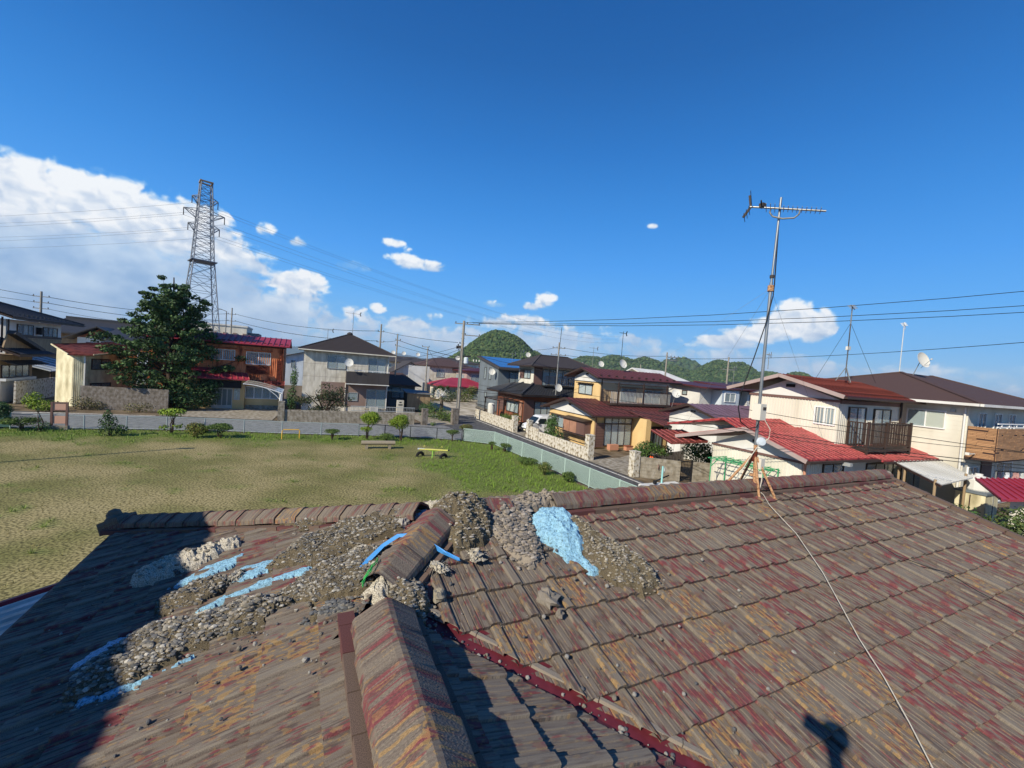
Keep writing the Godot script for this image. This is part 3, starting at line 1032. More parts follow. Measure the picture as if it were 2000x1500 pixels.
func near_roof():
	var tm := mat("tile", Color.WHITE, 0.92)
	tm.uv1_triplanar = false
	tm.albedo_texture = tile_texture()
	tm.normal_enabled = true
	tm.normal_texture = bumpmap(0.30, 75, 5.0, 1024, 2)
	tm.normal_scale = 0.3
	var house := thing("tiled_house", "house under the camera with worn red brown cement tile roof", "house")
	# the building below the tiles
	body(house, -1.55, -6.75, 8.9, -0.75, 0, 3.05, M.cream2)
	body(house, -1.55, -0.747, 2.6, 3.4, 0, 2.95, M.cream2, "wing_wall")
	var deck := MB.new()
	var k := -0.035
	var Y := func(x, z): return Vector3(x, roof_y(x, z) + k, z)
	var pk := Vector3(XP, YP + k, ZP)
	var wp := Vector3(XW, YW + k, ZW)
	var yl := YP - TN * (XP + 2.0)
	deck.quad(Vector3(-2.0, yl + k, 3.6), Vector3(XW, YW + k, 3.6), wp, Vector3(-2.0, yl + k, ZW))
	deck.quad(Vector3(-2.0, yl + k, ZW), wp, pk, Vector3(-2.0, yl + k, ZP - (XP + 2.0)))
	deck.tri(pk, wp, Vector3(XV, YP + k, ZP))
	var ze := -0.45
	var ye := YP - TN * (ze - ZP)
	var vx := ze + 3.473
	deck.tri(wp, Vector3(vx, ye + k, ze), Vector3(XV, YP + k, ZP))
	deck.tri(Vector3(vx, ye + k, ze), Vector3(XV, ye + k, ze), Vector3(XV, YP + k, ZP))
	deck.quad(wp, Vector3(XW, YW + k, 3.6), Vector3(3.02, YW - TN * 2.505 + k, 3.6), Vector3(vx, YW - TN * (vx - XW) + k, ze))
	var zb := ZP - (XP + 2.0)
	deck.quad(Vector3(XV, yl + k, zb), Vector3(-2.0, yl + k, zb), pk, Vector3(XV, YP + k, ZP))
	obj("roof_deck", deck.mesh(), M.dark, house)
	bar(house, "gutter", Vector3(-2.06, 2.99, -7.0), Vector3(-2.06, 2.99, 3.5), 0.11, 0.09, M.bronze)
	bar(house, "gutter", Vector3(-2.0, 2.99, zb - 0.05), Vector3(XV, 2.99, zb - 0.05), 0.11, 0.09, M.bronze)
	# where every tile lies
	var hipfar := vplane(Vector2(XP, ZP), Vector2(-1, 1))     # z - ZP > x - XP
	var hipfar_b := vplane(Vector2(XP, ZP), Vector2(1, -1))
	var hipnear_l := vplane(Vector2(XP, ZP), Vector2(-1, -1))
	var hipnear_r := vplane(Vector2(XP, ZP), Vector2(1, 1))
	var valley_r := vplane(Vector2(3.473 + 0.075, 0), Vector2(1, -1))
	var valley_w := vplane(Vector2(3.473 - 0.07, 0), Vector2(-1, 1))
	var list := []
	var lr := 0.31061
	for r in 11:
		for i in range(-7, 22):
			list.append({"xf": Transform3D(Basis(Vector3(1, 0, 0), Vector3(0, CS, SN), Vector3(0, -SN, CS)), Vector3(2.7368 + TW * i, YP - SN * lr * r, ZP + CS * lr * r)), "len": lr, "side": "R"})
	for r in 11:
		for i in range(-1, 27):
			list.append({"xf": Transform3D(Basis(Vector3(0, 0, 1), Vector3(-SN, CS, 0), Vector3(-CS, -SN, 0)), Vector3(1.0965 - 0.3105 * (r - 1) , YP - TN * (XP - 1.0965 + 0.3105 * (r - 1)), -7.2 + TW * i)), "len": 0.3242, "side": "L"})
	for r in 9:
		for i in 16:
			list.append({"xf": Transform3D(Basis(Vector3(0, 0, -1), Vector3(SN, CS, 0), Vector3(CS, -SN, 0)), Vector3(0.54 + 0.3 * r, YW - TN * (0.025 + 0.3 * r), 1.2 - TW * i)), "len": 0.3132, "side": "W"})
	for r in 11:
		for i in range(-2, 36):
			list.append({"xf": Transform3D(Basis(Vector3(-1, 0, 0), Vector3(0, CS, -SN), Vector3(0, -SN, -CS)), Vector3(XV - TW * i, YP - SN * lr * r, ZP - CS * lr * r)), "len": lr, "side": "B"})
	var look := Vector3(0.4407, -0.0342, -0.897)
	for t in list:
		var c: Vector3 = t.xf * Vector3(TW / 2, 0, 0.15)
		var d := c - EYE
		t.c = c
		var ang := d.normalized().dot(look)
		t.far = d.length() + (0.0 if ang > 0.5 else 50.0) + (30.0 if t.side == "B" else 0.0)
	list.sort_custom(func(a, b): return a.far < b.far)
	var full := {"R": tile_tris(lr), "L": tile_tris(0.3242), "W": tile_tris(0.3132), "B": tile_tris(lr)}
	var shared := {}
	var rest := {"R": MB.new(), "L": MB.new(), "W": MB.new(), "B": MB.new()}
	var slopes := {}
	for s in [["R", "front_slope"], ["L", "hip_slope"], ["W", "wing_slope"], ["B", "back_slope"]]:
		var o := Node3D.new()
		o.name = s[1]
		house.add_child(o)
		slopes[s[0]] = o
	var pieces := 0
	for t in list:
		var c: Vector3 = t.c
		var cuts := []
		match t.side:
			"R": cuts = [hipnear_r, valley_r, Plane(Vector3(-1, 0, 0), -XV)]
			"B": cuts = [hipfar_b, Plane(Vector3(-1, 0, 0), -XV)]
			"L": cuts = [hipfar] + ([hipnear_l] if c.z < ZW + 0.25 else []) + ([Plane(Vector3(-1, 0, 0), -XW)] if c.z > ZW - 0.3 else [])
			"W": cuts = [valley_w, Plane(Vector3(1, 0, 0), XW)]
		var out := false
		var needed := []
		for pl in cuts:
			var lo := 1e9
			var hi := -1e9
			for q in [Vector3(0, 0, -0.05), Vector3(TW, 0, -0.05), Vector3(0, 0, t.len), Vector3(TW, 0, t.len)]:
				var dd: float = pl.distance_to(t.xf * q)
				lo = minf(lo, dd)
				hi = maxf(hi, dd)
			if hi <= 0.01:
				out = true
			elif lo < 0.0:
				needed.append(pl)
		if out or (t.side == "L" and c.x < -2.02):
			continue
		var w := [0.55, 0.3, 0.03, 0.12]   # brown, red, yellow, grey
		match t.side:
			"R":
				if c.x < 3.7 and c.z > -3.1: w = [0.55, 0.15, 0.26, 0.04]
				elif c.z < ZP + 0.35: w = [0.35, 0.6, 0.0, 0.05]
				elif c.x > 5.0 and c.z < -2.8: w = [0.5, 0.2, 0.05, 0.25]
				else: w = [0.55, 0.33, 0.02, 0.10]
			"L": w = [0.45, 0.04, 0.26, 0.25] if c.z > -4.2 else [0.70, 0.1, 0.0, 0.2]
			"W": w = [0.35, 0.35, 0.02, 0.28]
			"B": w = [0.7, 0.1, 0.0, 0.2]
		var q := rng.randf()
		var kind := 0
		while kind < 3 and q > w[kind]:
			q -= w[kind]
			kind += 1
		var cell := Vector2i(rng.randi() % 4, kind)
		var jig: Transform3D = t.xf * Transform3D(Basis(Vector3.UP, rnd(-0.006, 0.006)) * Basis(Vector3.RIGHT, rnd(-0.006, 0.006)), Vector3(rnd(-0.002, 0.002), rnd(-0.002, 0.003), rnd(-0.006, 0.006)))
		var tr: Array = full[t.side]
		if needed:
			tr = []
			for u in full[t.side]:
				tr.append([jig * u[0], jig * u[1], jig * u[2], u[3], u[4], u[5]])
			for pl in needed:
				tr = clip(tr, pl)
			if tr.is_empty():
				continue
		if pieces < 300 and t.side != "B":
			pieces += 1
			if needed:
				obj("roof_tile", tile_mesh(tr, cell).mesh(), tm, slopes[t.side])
			else:
				var key := "%s%d%d" % [t.side, cell.x, cell.y]
				if not shared.has(key):
					shared[key] = tile_mesh(tr, cell).mesh()
				obj("roof_tile", shared[key], tm, slopes[t.side], jig)
		else:
			tile_mesh(tr, cell, rest[t.side], Transform3D.IDENTITY if needed else jig)
	for s in rest:
		obj("roof_tiles", rest[s].mesh(), tm, slopes[s]).set_meta("kind", "stuff")
	# valley gutter of red sheet and the mortar along the cut tiles
	var vb := MB.new()
	var vy := func(z): return YP - TN * (z - ZP)
	var z0 := ZW + 0.12
	var z1 := 0.4
	for s in [-1.0, 1.0]:
		var e := 0.17
		var a := Vector3(z0 + 3.473, vy.call(z0) + 0.006, z0)
		var b := Vector3(z1 + 3.473, vy.call(z1) + 0.006, z1)
		var off := Vector3(e * 0.7 * s, 0, -e * 0.7 * s)
		off.y = TN * e * 0.7
		if s > 0:
			vb.quad(a, b, b + off, a + off)
		else:
			vb.quad(b, a, a + off, b + off)
	obj("valley_gutter", vb.mesh(), M.valleyred, house)
	var zz := z0 + 0.05
	while zz < -0.6:
		var L := rnd(0.10, 0.22)
		var p := Vector3(zz + 3.473 + 0.085, vy.call(zz) + 0.028, zz - 0.085 + 0.015)
		var q := Vector3(zz + L + 3.473 + 0.085, vy.call(zz + L) + 0.028, zz + L - 0.085 + 0.015)
		bar(house, "mortar_bed", p, q, rnd(0.024, 0.04), rnd(0.03, 0.042), M.mortarcrumb)
		zz += L + 0.004
	caps(house, tm)

func cap_mesh(cell: Vector2i, half: float, hgt: float, len_: float) -> ArrayMesh:
	var b := MB.new()
	var o := Vector2(cell) * 0.25
	var P := [[-half, -0.035], [-half * 0.96, 0.005], [-half * 0.90, 0.022], [-half * 0.16, hgt * 0.93], [0.0, hgt], [half * 0.16, hgt * 0.93], [half * 0.90, 0.022], [half * 0.96, 0.005], [half, -0.035]]
	for k in P.size() - 1:
		var f := 1.06
		var a := Vector3(P[k][0] * f, P[k][1] * f + 0.012, len_)
		var c := Vector3(P[k + 1][0] * f, P[k + 1][1] * f + 0.012, len_)
		var d := Vector3(P[k + 1][0], P[k + 1][1], -0.05)
		var e := Vector3(P[k][0], P[k][1], -0.05)
		var u0 := 0.02 + 0.96 * k / 8.0
		var u1 := 0.02 + 0.96 * (k + 1) / 8.0
		# grooves of the print run along the tile, stains across the cap
		b.tri(a, c, d, o + Vector2(0.98, u0) * 0.25, o + Vector2(0.98, u1) * 0.25, o + Vector2(0.02, u1) * 0.25)
		b.tri(a, d, e, o + Vector2(0.98, u0) * 0.25, o + Vector2(0.02, u1) * 0.25, o + Vector2(0.02, u0) * 0.25)
		var g := Vector3(0, -0.022, -0.004)
		b.tri(a + g, c + g, c, o, o, o + Vector2(0.02, 0.02))
		b.tri(a + g, c, a, o, o + Vector2(0.02, 0.02), o)
	return b.mesh()

func caps(house: Node3D, tm: Material):
	# [from, to, share of red, share of yellow, half width, height, piece length]
	var along := func(a: Vector3, b: Vector3, wts: Array, half: float, hgt: float, step: float, skip: Array):
		var d := (b - a).normalized()
		var x := Vector3.UP.cross(d).normalized() * 1.0
		var y := d.cross(x)
		var n := int((b - a).length() / step)
		var pool := []
		for kind in 4:
			for k in 2:
				pool.append(cap_mesh(Vector2i(k + 1, kind), half, hgt, step))
		for k in n:
			var s := (k + 0.5) * step
			var gone := false
			for g in skip:
				if s > g[0] and s < g[1]:
					gone = true
			if gone:
				continue
			var q := rng.randf()
			var kind := 0
			while kind < 3 and q > wts[kind]:
				q -= wts[kind]
				kind += 1
			var basis := Basis(x, y, d) * Basis(Vector3.UP, rnd(-0.025, 0.025)) * Basis(Vector3.BACK, rnd(-0.03, 0.03))
			obj("ridge_cap", pool[kind * 2 + rng.randi() % 2], tm, house, Transform3D(basis, a + d * (k * step) + Vector3(0, 0.055 + rnd(-0.004, 0.004), 0)))
		# flat bedding courses under the caps, on both sides
		for sd in [-1.0, 1.0]:
			var s := 0.0
			while s < (b - a).length() - 0.05:
				var L := minf(rnd(0.26, 0.32), (b - a).length() - s)
				var gone := false
				for g in skip:
					if s + L / 2 > g[0] and s + L / 2 < g[1]:
						gone = true
				if not gone:
					var o: Vector3 = x * sd * (half + 0.012) + Vector3(0, 0.012 - half * TN * 0.75, 0)
					var m := bar(house, "bedding_tile", a + d * (s + 0.004) + o, a + d * (s + L - 0.004) + o, 0.10, 0.05, M.bedding if rng.randf() < 0.7 else M.beddingred)
					m.rotate_object_local(Vector3.FORWARD, rnd(-0.06, 0.06))
				s += L
	mat("bedding", s8(126, 106, 94), 0.92, M.stone.albedo_texture, Vector3.ONE * 4.0)
	mat("beddingred", s8(116, 74, 72), 0.92, M.stone.albedo_texture, Vector3.ONE * 4.0)
	var pk := Vector3(XP, YP, ZP)
	along.call(Vector3(XV, YP, ZP), pk + Vector3(0.0, 0, 0), [0.2, 0.72, 0.05, 0.03], 0.135, 0.085, 0.265, [[6.85, 7.45]])
	along.call(Vector3(-2.08, YP - TN * (XP + 2.08), ZP - XP - 2.08), pk, [0.75, 0.0, 0.1, 0.15], 0.14, 0.085, 0.285, [[4.45, 5.5]])
	along.call(Vector3(XW, YW, 2.5), Vector3(XW, YW, ZW + 0.1), [0.35, 0.30, 0.33, 0.02], 0.185, 0.115, 0.30, [])
	along.call(Vector3(XW + 0.06, YW + 0.02, ZW - 0.06), pk + Vector3(-0.02, 0.04, 0.02), [0.7, 0.2, 0.1, 0.0], 0.17, 0.11, 0.27, [])
	# ornament at the foot of the hip and the verge tiles at the gable
	var b := MB.new()
	for k in 7:
		var q := Vector3(-2.1 + rnd(-0.08, 0.10), YP - TN * (XP + 2.1) + 0.07 + rnd(-0.05, 0.12), ZP - XP - 2.1 + rnd(-0.10, 0.10))
		b.lathe(q, [[0.0, -0.09], [0.075, -0.05], [0.09, 0.0], [0.06, 0.06], [0.0, 0.085]], 8)
	b.bar(Vector3(-2.2, 3.06, -7.13), Vector3(-1.95, 3.2, -6.95), 0.24, 0.16)
	obj("hip_end_tile", b.mesh(), tm, house)
	for r in 11:
		var s := r * 0.31061
		var a := Vector3(XV + 0.03, YP - SN * s + 0.035, ZP + CS * s)
		bar(house, "verge_tile", a, a + Vector3(0, -SN, CS) * 0.33 + Vector3(0, 0.012, 0), 0.10, 0.055, M.bedding)
		bar(house, "verge_tile", a + Vector3(0.045, -0.07, 0), a + Vector3(0.045, -0.07, 0) + Vector3(0, -SN, CS) * 0.33, 0.02, 0.10, M.bedding)
	b = MB.new()
	b.lathe(Vector3(XV + 0.03, YP + 0.05, ZP), [[0.0, -0.12], [0.11, -0.1], [0.13, 0.0], [0.09, 0.06], [0.0, 0.09]], 8)
	obj("ridge_end_tile", b.mesh(), M.concrete, house)

# ---------- what lies on the roof ----------
var pebble: ArrayMesh

func make_pebble():
	var b := MB.new()
	var n := noise(0.9, 81, 2)
	var at := func(i, j):
		var a = TAU * i / 6.0
		var e = -PI / 2 + PI * j / 4.0
		var p := Vector3(cos(a) * cos(e), sin(e), sin(a) * cos(e))
		return p * (1.0 + 0.35 * n.get_noise_3dv(p * 1.3))
	for j in 4:
		for i in 6:
			b.tri(at.call(i, j), at.call(i + 1, j + 1), at.call(i + 1, j))
			b.tri(at.call(i, j), at.call(i, j + 1), at.call(i + 1, j + 1))
	pebble = b.mesh()

const STONES := [Color(0.34, 0.31, 0.25), Color(0.23, 0.22, 0.20), Color(0.42, 0.37, 0.29), Color(0.17, 0.17, 0.17), Color(0.30, 0.26, 0.20), Color(0.55, 0.52, 0.45)]
const CRUMBS := [Color(0.38, 0.33, 0.28), Color(0.33, 0.29, 0.24), Color(0.44, 0.39, 0.33), Color(0.27, 0.235, 0.20)]
const GRIT := [Color(0.33, 0.29, 0.21), Color(0.40, 0.35, 0.26), Color(0.23, 0.21, 0.18), Color(0.47, 0.41, 0.30), Color(0.52, 0.48, 0.42)]

func heap(called: String, label: String, cat: String, pts: Array, hgt: float, m: Material, grain: float, ridged: float, stones: int, ssize: float, scols: Array, soft := 0.10, seed_ := 1, group := "") -> Node3D:
	var poly := PackedVector2Array(pts)
	var c := Vector2.ZERO
	for p in poly:
		c += p / poly.size()
	var o := thing(called, label, cat, Vector3(c.x, roof_y(c.x, c.y), c.y), group)
	var n := noise(grain, seed_, 4)
	var edge := noise(9.0, seed_ + 5, 3)
	var lo := poly[0]
	var hi := poly[0]
	for p in poly:
		lo = lo.min(p)
		hi = hi.max(p)
	var inset := func(p: Vector2) -> float:
		var d := 1e9
		for k in poly.size():
			d = minf(d, p.distance_to(Geometry2D.get_closest_point_to_segment(p, poly[k], poly[(k + 1) % poly.size()])))
		return d if Geometry2D.is_point_in_polygon(p, poly) else -d
	var ht := func(p: Vector2) -> float:
		var d: float = inset.call(p) + edge.get_noise_2d(p.x, p.y) * 0.035
		if d <= 0.0:
			return -0.03
		var v := n.get_noise_2d(p.x, p.y)
		if ridged > 0.0:
			v = lerpf(v, 0.6 - 2.2 * absf(n.get_noise_2d(p.x * 1.7 + 9.0, p.y * 1.7)), ridged)
		return hgt * sqrt(clampf(d / soft, 0, 1)) * (0.72 + 0.55 * v) + 0.008
	var step := clampf(maxf(hi.x - lo.x, hi.y - lo.y) / 44.0, 0.014, 0.03)
	var b := MB.new()
	var nx := int((hi.x - lo.x) / step) + 3
	var nz := int((hi.y - lo.y) / step) + 3
	var hs := []
	var ps := []
	for j in nz:
		for i in nx:
			var p := Vector2(lo.x + (i - 1) * step, lo.y + (j - 1) * step)
			var h: float = ht.call(p)
			hs.append(h)
			ps.append(Vector3(p.x, roof_y(p.x, p.y) + 0.022 + h, p.y) - o.position)
	for j in nz - 1:
		for i in nx - 1:
			var q := [j * nx + i, (j + 1) * nx + i, (j + 1) * nx + i + 1, j * nx + i + 1]
			var most := -1.0
			for s in q:
				most = maxf(most, hs[s])
			if most > 0.0:
				b.tri(ps[q[0]], ps[q[1]], ps[q[2]])
				b.tri(ps[q[0]], ps[q[2]], ps[q[3]])
	obj("mound" if stones else "sheet", b.mesh(), m, o)
	if stones:
		var xs := []
		var cs := []
		var tries := 0
		stones = int(stones * 2.1)
		while xs.size() < stones and tries < stones * 8:
			tries += 1
			var p := Vector2(rnd(lo.x - 0.08, hi.x + 0.08), rnd(lo.y - 0.08, hi.y + 0.08))
			var d: float = inset.call(p)
			if d < -0.08 or (d < 0.0 and rng.randf() > 0.10):
				continue
			var h: float = maxf(ht.call(p), 0.0)
			var s := (ssize * pow(rng.randf(), 2.6) * 1.5 + ssize * 0.28) * 0.72
			xs.append(Transform3D(rbasis(1.0).scaled(Vector3(s * rnd(0.8, 1.5), s * rnd(0.35, 0.8), s * rnd(0.6, 1.2))), Vector3(p.x, roof_y(p.x, p.y) + 0.024 + h + s * 0.25, p.y) - o.position))
			var k: Color = scols[rng.randi() % scols.size()]
			var t := rnd(0.7, 1.35)
			cs.append(Color(k.r * t, k.g * t, k.b * t))
		many(o, "stones", pebble, M.stone, xs, cs)
	return o

func rock(label: String, at: Vector2, r: float, col: Color, seed_: int, stretch := Vector3.ONE):
	var b := MB.new()
	var n := noise(1.1, seed_, 4)
	var pt := func(i, j):
		var a = TAU * i / 14.0
		var e = -PI / 2 + PI * j / 9.0
		var p := Vector3(cos(a) * cos(e), sin(e), sin(a) * cos(e))
		return p * stretch * r * (0.9 + 0.75 * n.get_noise_3dv(p))
	b.col = col
	for j in 9:
		for i in 14:
			b.tri(pt.call(i, j), pt.call(i + 1, j + 1), pt.call(i + 1, j))
			b.tri(pt.call(i, j), pt.call(i, j + 1), pt.call(i + 1, j + 1))
	var o := obj("rubble_lump", b.mesh(), M.stone, self, Transform3D(Basis(Vector3.UP, rnd(0, TAU)), Vector3(at.x, roof_y(at.x, at.y) + 0.03 + r * 0.45 * stretch.y, at.y)))
	tag(o, label, "rubble", "lumps of rubble on the roof")

func scrap(label: String, at: Vector2, size: float, m: Material, seed_: int, turn := 0.0, group := "torn white sandbag scraps"):
	# a knotted shred of woven sack with loose threads
	var y := roof_y(at.x, at.y)
	var o := thing("sack_scrap", label, "sack scrap", Vector3(at.x, y, at.y), group, turn)
	var b := MB.new()
	var n := noise(2.2, seed_, 4)
	var N := 14
	var pt := func(i, j):
		var u: float = i / float(N) - 0.5
		var v: float = j / float(N) - 0.5
		var q := Vector3(u * size * 1.5, 0, v * size * 0.8)
		q += Vector3(n.get_noise_2d(u * 3, v * 3), 0, n.get_noise_2d(u * 3 + 9, v * 3)) * size * 0.5
		var slope := roof_y(at.x + q.x, at.y + q.z) - y if turn == 0.0 else 0.0
		q.y = slope + 0.035 + size * 0.42 * maxf(0.0, 1.0 - 4.0 * (u * u + v * v)) + size * 0.3 * absf(n.get_noise_2d(u * 7 + 3, v * 7)) 
		return q
	for j in N:
		for i in N:
			b.tri(pt.call(i, j), pt.call(i, j + 1), pt.call(i + 1, j + 1))
			b.tri(pt.call(i, j), pt.call(i + 1, j + 1), pt.call(i + 1, j))
	obj("cloth", b.mesh(), m, o)
	b = MB.new()
	for k in 16:
		var a := rnd(0, TAU)
		var d := Vector3(cos(a), 0, sin(a)) * size * rnd(0.5, 1.1)
		var p := Vector3(cos(a), 0, sin(a)) * size * 0.3 + Vector3(0, 0.04 + size * 0.1, 0)
		b.tube([p, p + d * 0.5 + Vector3(0, rnd(0.0, 0.03), 0), p + d + Vector3(0, -0.02, 0)], [0.0022, 0.0018, 0.001], 3)
	obj("threads", b.mesh(), m, o)

func on_the_roof():
	make_pebble()
	var V := func(a: Array) -> Array:
		var r := []
		for k in range(0, a.size(), 2):
			r.append(Vector2(a[k], a[k + 1]))
		return r
	var g := "gravel spilled from rotted sandbags"
	heap("gravel_pile", "round gravel heap just below the far hip, apart from the others", "gravel pile", V.call([-0.16, -5.0, 0.02, -5.3, 0.28, -5.15, 0.44, -4.75, 0.34, -4.55, 0.05, -4.62]), 0.10, M.gravelbed, 3.0, 0.0, 500, 0.012, STONES, 0.12, 101, g)
	heap("gravel_pile", "long upper band of gravel between blue scraps and the broken hip caps", "gravel pile", V.call([-0.22, -4.02, 0.05, -4.4, 0.45, -4.42, 0.85, -4.3, 1.12, -4.02, 0.9, -3.78, 0.5, -3.78, 0.2, -3.72]), 0.10, M.gravelbed, 3.0, 0.0, 1100, 0.012, STONES, 0.12, 102, g)
	heap("gravel_pile", "broad gravel bed in the middle of the hip slope beside the ridge caps", "gravel pile", V.call([-0.16, -3.42, 0.1, -3.66, 0.45, -3.7, 0.82, -3.55, 0.70, -3.3, 0.52, -3.06, 0.2, -3.12]), 0.08, M.gravelbed, 3.0, 0.0, 1100, 0.012, STONES, 0.12, 103, g)
	heap("gravel_pile", "small mossy gravel hump at the edge of the dark shadow", "gravel pile", V.call([-0.98, -4.1, -0.75, -4.28, -0.52, -4.16, -0.44, -3.98, -0.62, -3.8, -0.88, -3.88]), 0.10, M.gravelbed, 4.0, 0.0, 420, 0.011, STONES, 0.12, 104, g)
	heap("gravel_pile", "largest gravel heap, low on the hip slope, half in the shadow", "gravel pile", V.call([-1.22, -3.5, -0.9, -3.76, -0.6, -3.58, -0.34, -3.62, -0.12, -3.46, 0.0, -3.28, -0.22, -3.16, -0.5, -3.2, -0.85, -3.12, -1.15, -3.2]), 0.12, M.gravelbed, 3.0, 0.0, 1800, 0.014, STONES, 0.14, 105, g)
	heap("gravel_pile", "little patch of bluish stones against the wing ridge", "gravel pile", V.call([0.12, -3.02, 0.25, -3.08, 0.36, -3.0, 0.37, -2.9, 0.22, -2.9]), 0.04, M.gravelbed, 4.0, 0.0, 220, 0.015, [Color(0.16, 0.165, 0.17), Color(0.22, 0.22, 0.21), Color(0.3, 0.28, 0.24)], 0.08, 106, g)
	heap("gravel_pile", "spill of stones in the shaded gap between ridge caps and valley", "gravel pile", V.call([0.62, -3.05, 0.8, -3.0, 0.86, -2.82, 0.78, -2.62, 0.66, -2.72, 0.6, -2.88]), 0.13, M.gravelbed, 4.0, 0.0, 420, 0.013, STONES, 0.08, 107, g)
	heap("gravel_pile", "tall mossy mound of earth and gravel at the roof peak", "gravel pile", V.call([1.12, -3.86, 1.3, -4.0, 1.55, -3.92, 1.68, -3.7, 1.62, -3.45, 1.45, -3.28, 1.18, -3.22, 1.06, -3.5]), 0.26, M.gravelbed, 4.0, 0.35, 900, 0.012, GRIT, 0.22, 108, g)
	heap("mortar_rubble", "crumbled ridge mortar running down from the broken ridge", "rubble", V.call([1.6, -3.86, 2.0, -3.95, 2.12, -3.7, 2.02, -3.4, 1.92, -3.05, 1.74, -2.95, 1.62, -3.2, 1.56, -3.5]), 0.10, M.mortarcrumb, 5.0, 0.2, 900, 0.019, CRUMBS, 0.14, 109)
	heap("mortar_rubble", "rubble mass on the ridge behind the blue sandbag", "rubble", V.call([1.95, -3.95, 2.3, -4.02, 2.58, -3.9, 2.5, -3.72, 2.1, -3.68]), 0.17, M.mortarcrumb, 5.0, 0.2, 320, 0.017, CRUMBS, 0.12, 110)
	heap("gravel_pile", "long grassy gravel heap sliding down beside the blue sandbag", "gravel pile", V.call([2.36, -3.5, 2.5, -3.42, 2.68, -3.1, 2.86, -2.78, 2.80, -2.55, 2.58, -2.52, 2.38, -2.66, 2.28, -2.95]), 0.15, M.gravelbed, 3.5, 0.2, 1300, 0.011, GRIT, 0.12, 111, g)
	var t := "rotted blue tarpaulin scraps under the gravel"
	heap("blue_tarp", "ragged blue tarpaulin strip beside the white sacks at the shadow edge", "tarpaulin", V.call([-0.95, -4.38, -0.72, -4.56, -0.45, -4.56, -0.4, -4.4, -0.7, -4.3]), 0.018, M.tarp, 8.0, 0.6, 0, 0, [], 0.05, 121, t)
	heap("blue_tarp", "blue tarpaulin patch between the small hump and the upper gravel band", "tarpaulin", V.call([-0.56, -4.1, -0.4, -4.24, -0.14, -4.16, -0.18, -3.98, -0.42, -3.96]), 0.016, M.tarp, 8.0, 0.6, 0, 0, [], 0.05, 122, t)
	heap("blue_tarp", "longest blue tarpaulin strip, running down the middle of the gravel", "tarpaulin", V.call([-0.72, -3.70, -0.5, -3.84, -0.2, -3.84, 0.15, -3.76, 0.12, -3.66, -0.14, -3.74, -0.4, -3.74]), 0.018, M.tarp, 8.0, 0.6, 0, 0, [], 0.05, 123, t)
	heap("blue_tarp", "narrow blue tarpaulin edge under the lowest gravel heap", "tarpaulin", V.call([-1.1, -3.2, -0.8, -3.13, -0.55, -3.14, -0.45, -3.2, -0.75, -3.08, -1.05, -3.12]), 0.014, M.tarp, 8.0, 0.6, 0, 0, [], 0.04, 124, t)
	heap("blue_tarp", "blue tarpaulin corner along the edge of the round gravel heap", "tarpaulin", V.call([0.26, -5.16, 0.44, -4.82, 0.38, -4.6, 0.48, -4.66, 0.52, -4.86, 0.4, -5.12]), 0.014, M.tarp, 8.0, 0.6, 0, 0, [], 0.04, 125, t)
	heap("blue_tarp", "blue tarpaulin scrap by the broken hip caps near the peak", "tarpaulin", V.call([0.92, -4.1, 1.1, -4.3, 1.25, -4.2, 1.2, -4.0, 1.0, -3.9]), 0.05, M.tarp, 8.0, 0.6, 0, 0, [], 0.08, 126, t)
	heap("blue_tarp", "shaded blue tarpaulin bit inside the dark roof shadow", "tarpaulin", V.call([-1.3, -3.6, -1.15, -3.8, -0.95, -3.74, -1.05, -3.55]), 0.016, M.tarp, 8.0, 0.6, 0, 0, [], 0.05, 127, t)
	# the strap over the hip caps
	var st := thing("blue_strap", "bright blue tarpaulin strap twisted over the broken hip caps", "tarpaulin strap")
	var b := MB.new()
	var path := [Vector3(0.40, 3.86, -3.28), Vector3(0.50, 3.92, -3.36), Vector3(0.62, 4.0, -3.42), Vector3(0.74, 4.07, -3.42), Vector3(0.86, 4.09, -3.36), Vector3(0.97, 4.05, -3.25), Vector3(1.06, 4.01, -3.14), Vector3(1.16, 3.97, -3.07)]
	var wd := [0.02, 0.035, 0.04, 0.035, 0.04, 0.045, 0.03, 0.01]
	for k in path.size() - 1:
		var s0 = Vector3(0.35, rnd(0.1, 0.5), 0.8).normalized() * wd[k]
		var s1 = Vector3(0.35, 0.3, 0.8).normalized() * wd[k + 1]
		b.quad(path[k] - s0, path[k + 1] - s1, path[k + 1] + s1 * 0.1 + Vector3(0, 0.025, 0), path[k] + s0 * 0.1 + Vector3(0, 0.025, 0))
		b.quad(path[k] + s0 * 0.1 + Vector3(0, 0.025, 0), path[k + 1] + s1 * 0.1 + Vector3(0, 0.025, 0), path[k + 1] + s1, path[k] + s0)
	obj("strip", b.mesh(), M.tarpblue, st)
	# the blue sandbag
	heap("blue_sandbag", "torn light blue sandbag slumped below the ridge", "sandbag", V.call([2.02, -3.48, 2.16, -3.62, 2.36, -3.64, 2.48, -3.5, 2.5, -3.26, 2.40, -3.06, 2.28, -2.98, 2.1, -3.08, 1.98, -3.28]), 0.20, M.tarp, 3.0, 0.35, 0, 0, [], 0.20, 131)
	heap("blue_tarp", "frayed blue tail of the torn sandbag hanging downslope", "tarpaulin", V.call([2.12, -3.12, 2.30, -3.02, 2.36, -2.84, 2.26, -2.78, 2.2, -2.90, 2.1, -2.98]), 0.05, M.tarp, 7.0, 0.6, 0, 0, [], 0.10, 132, t)
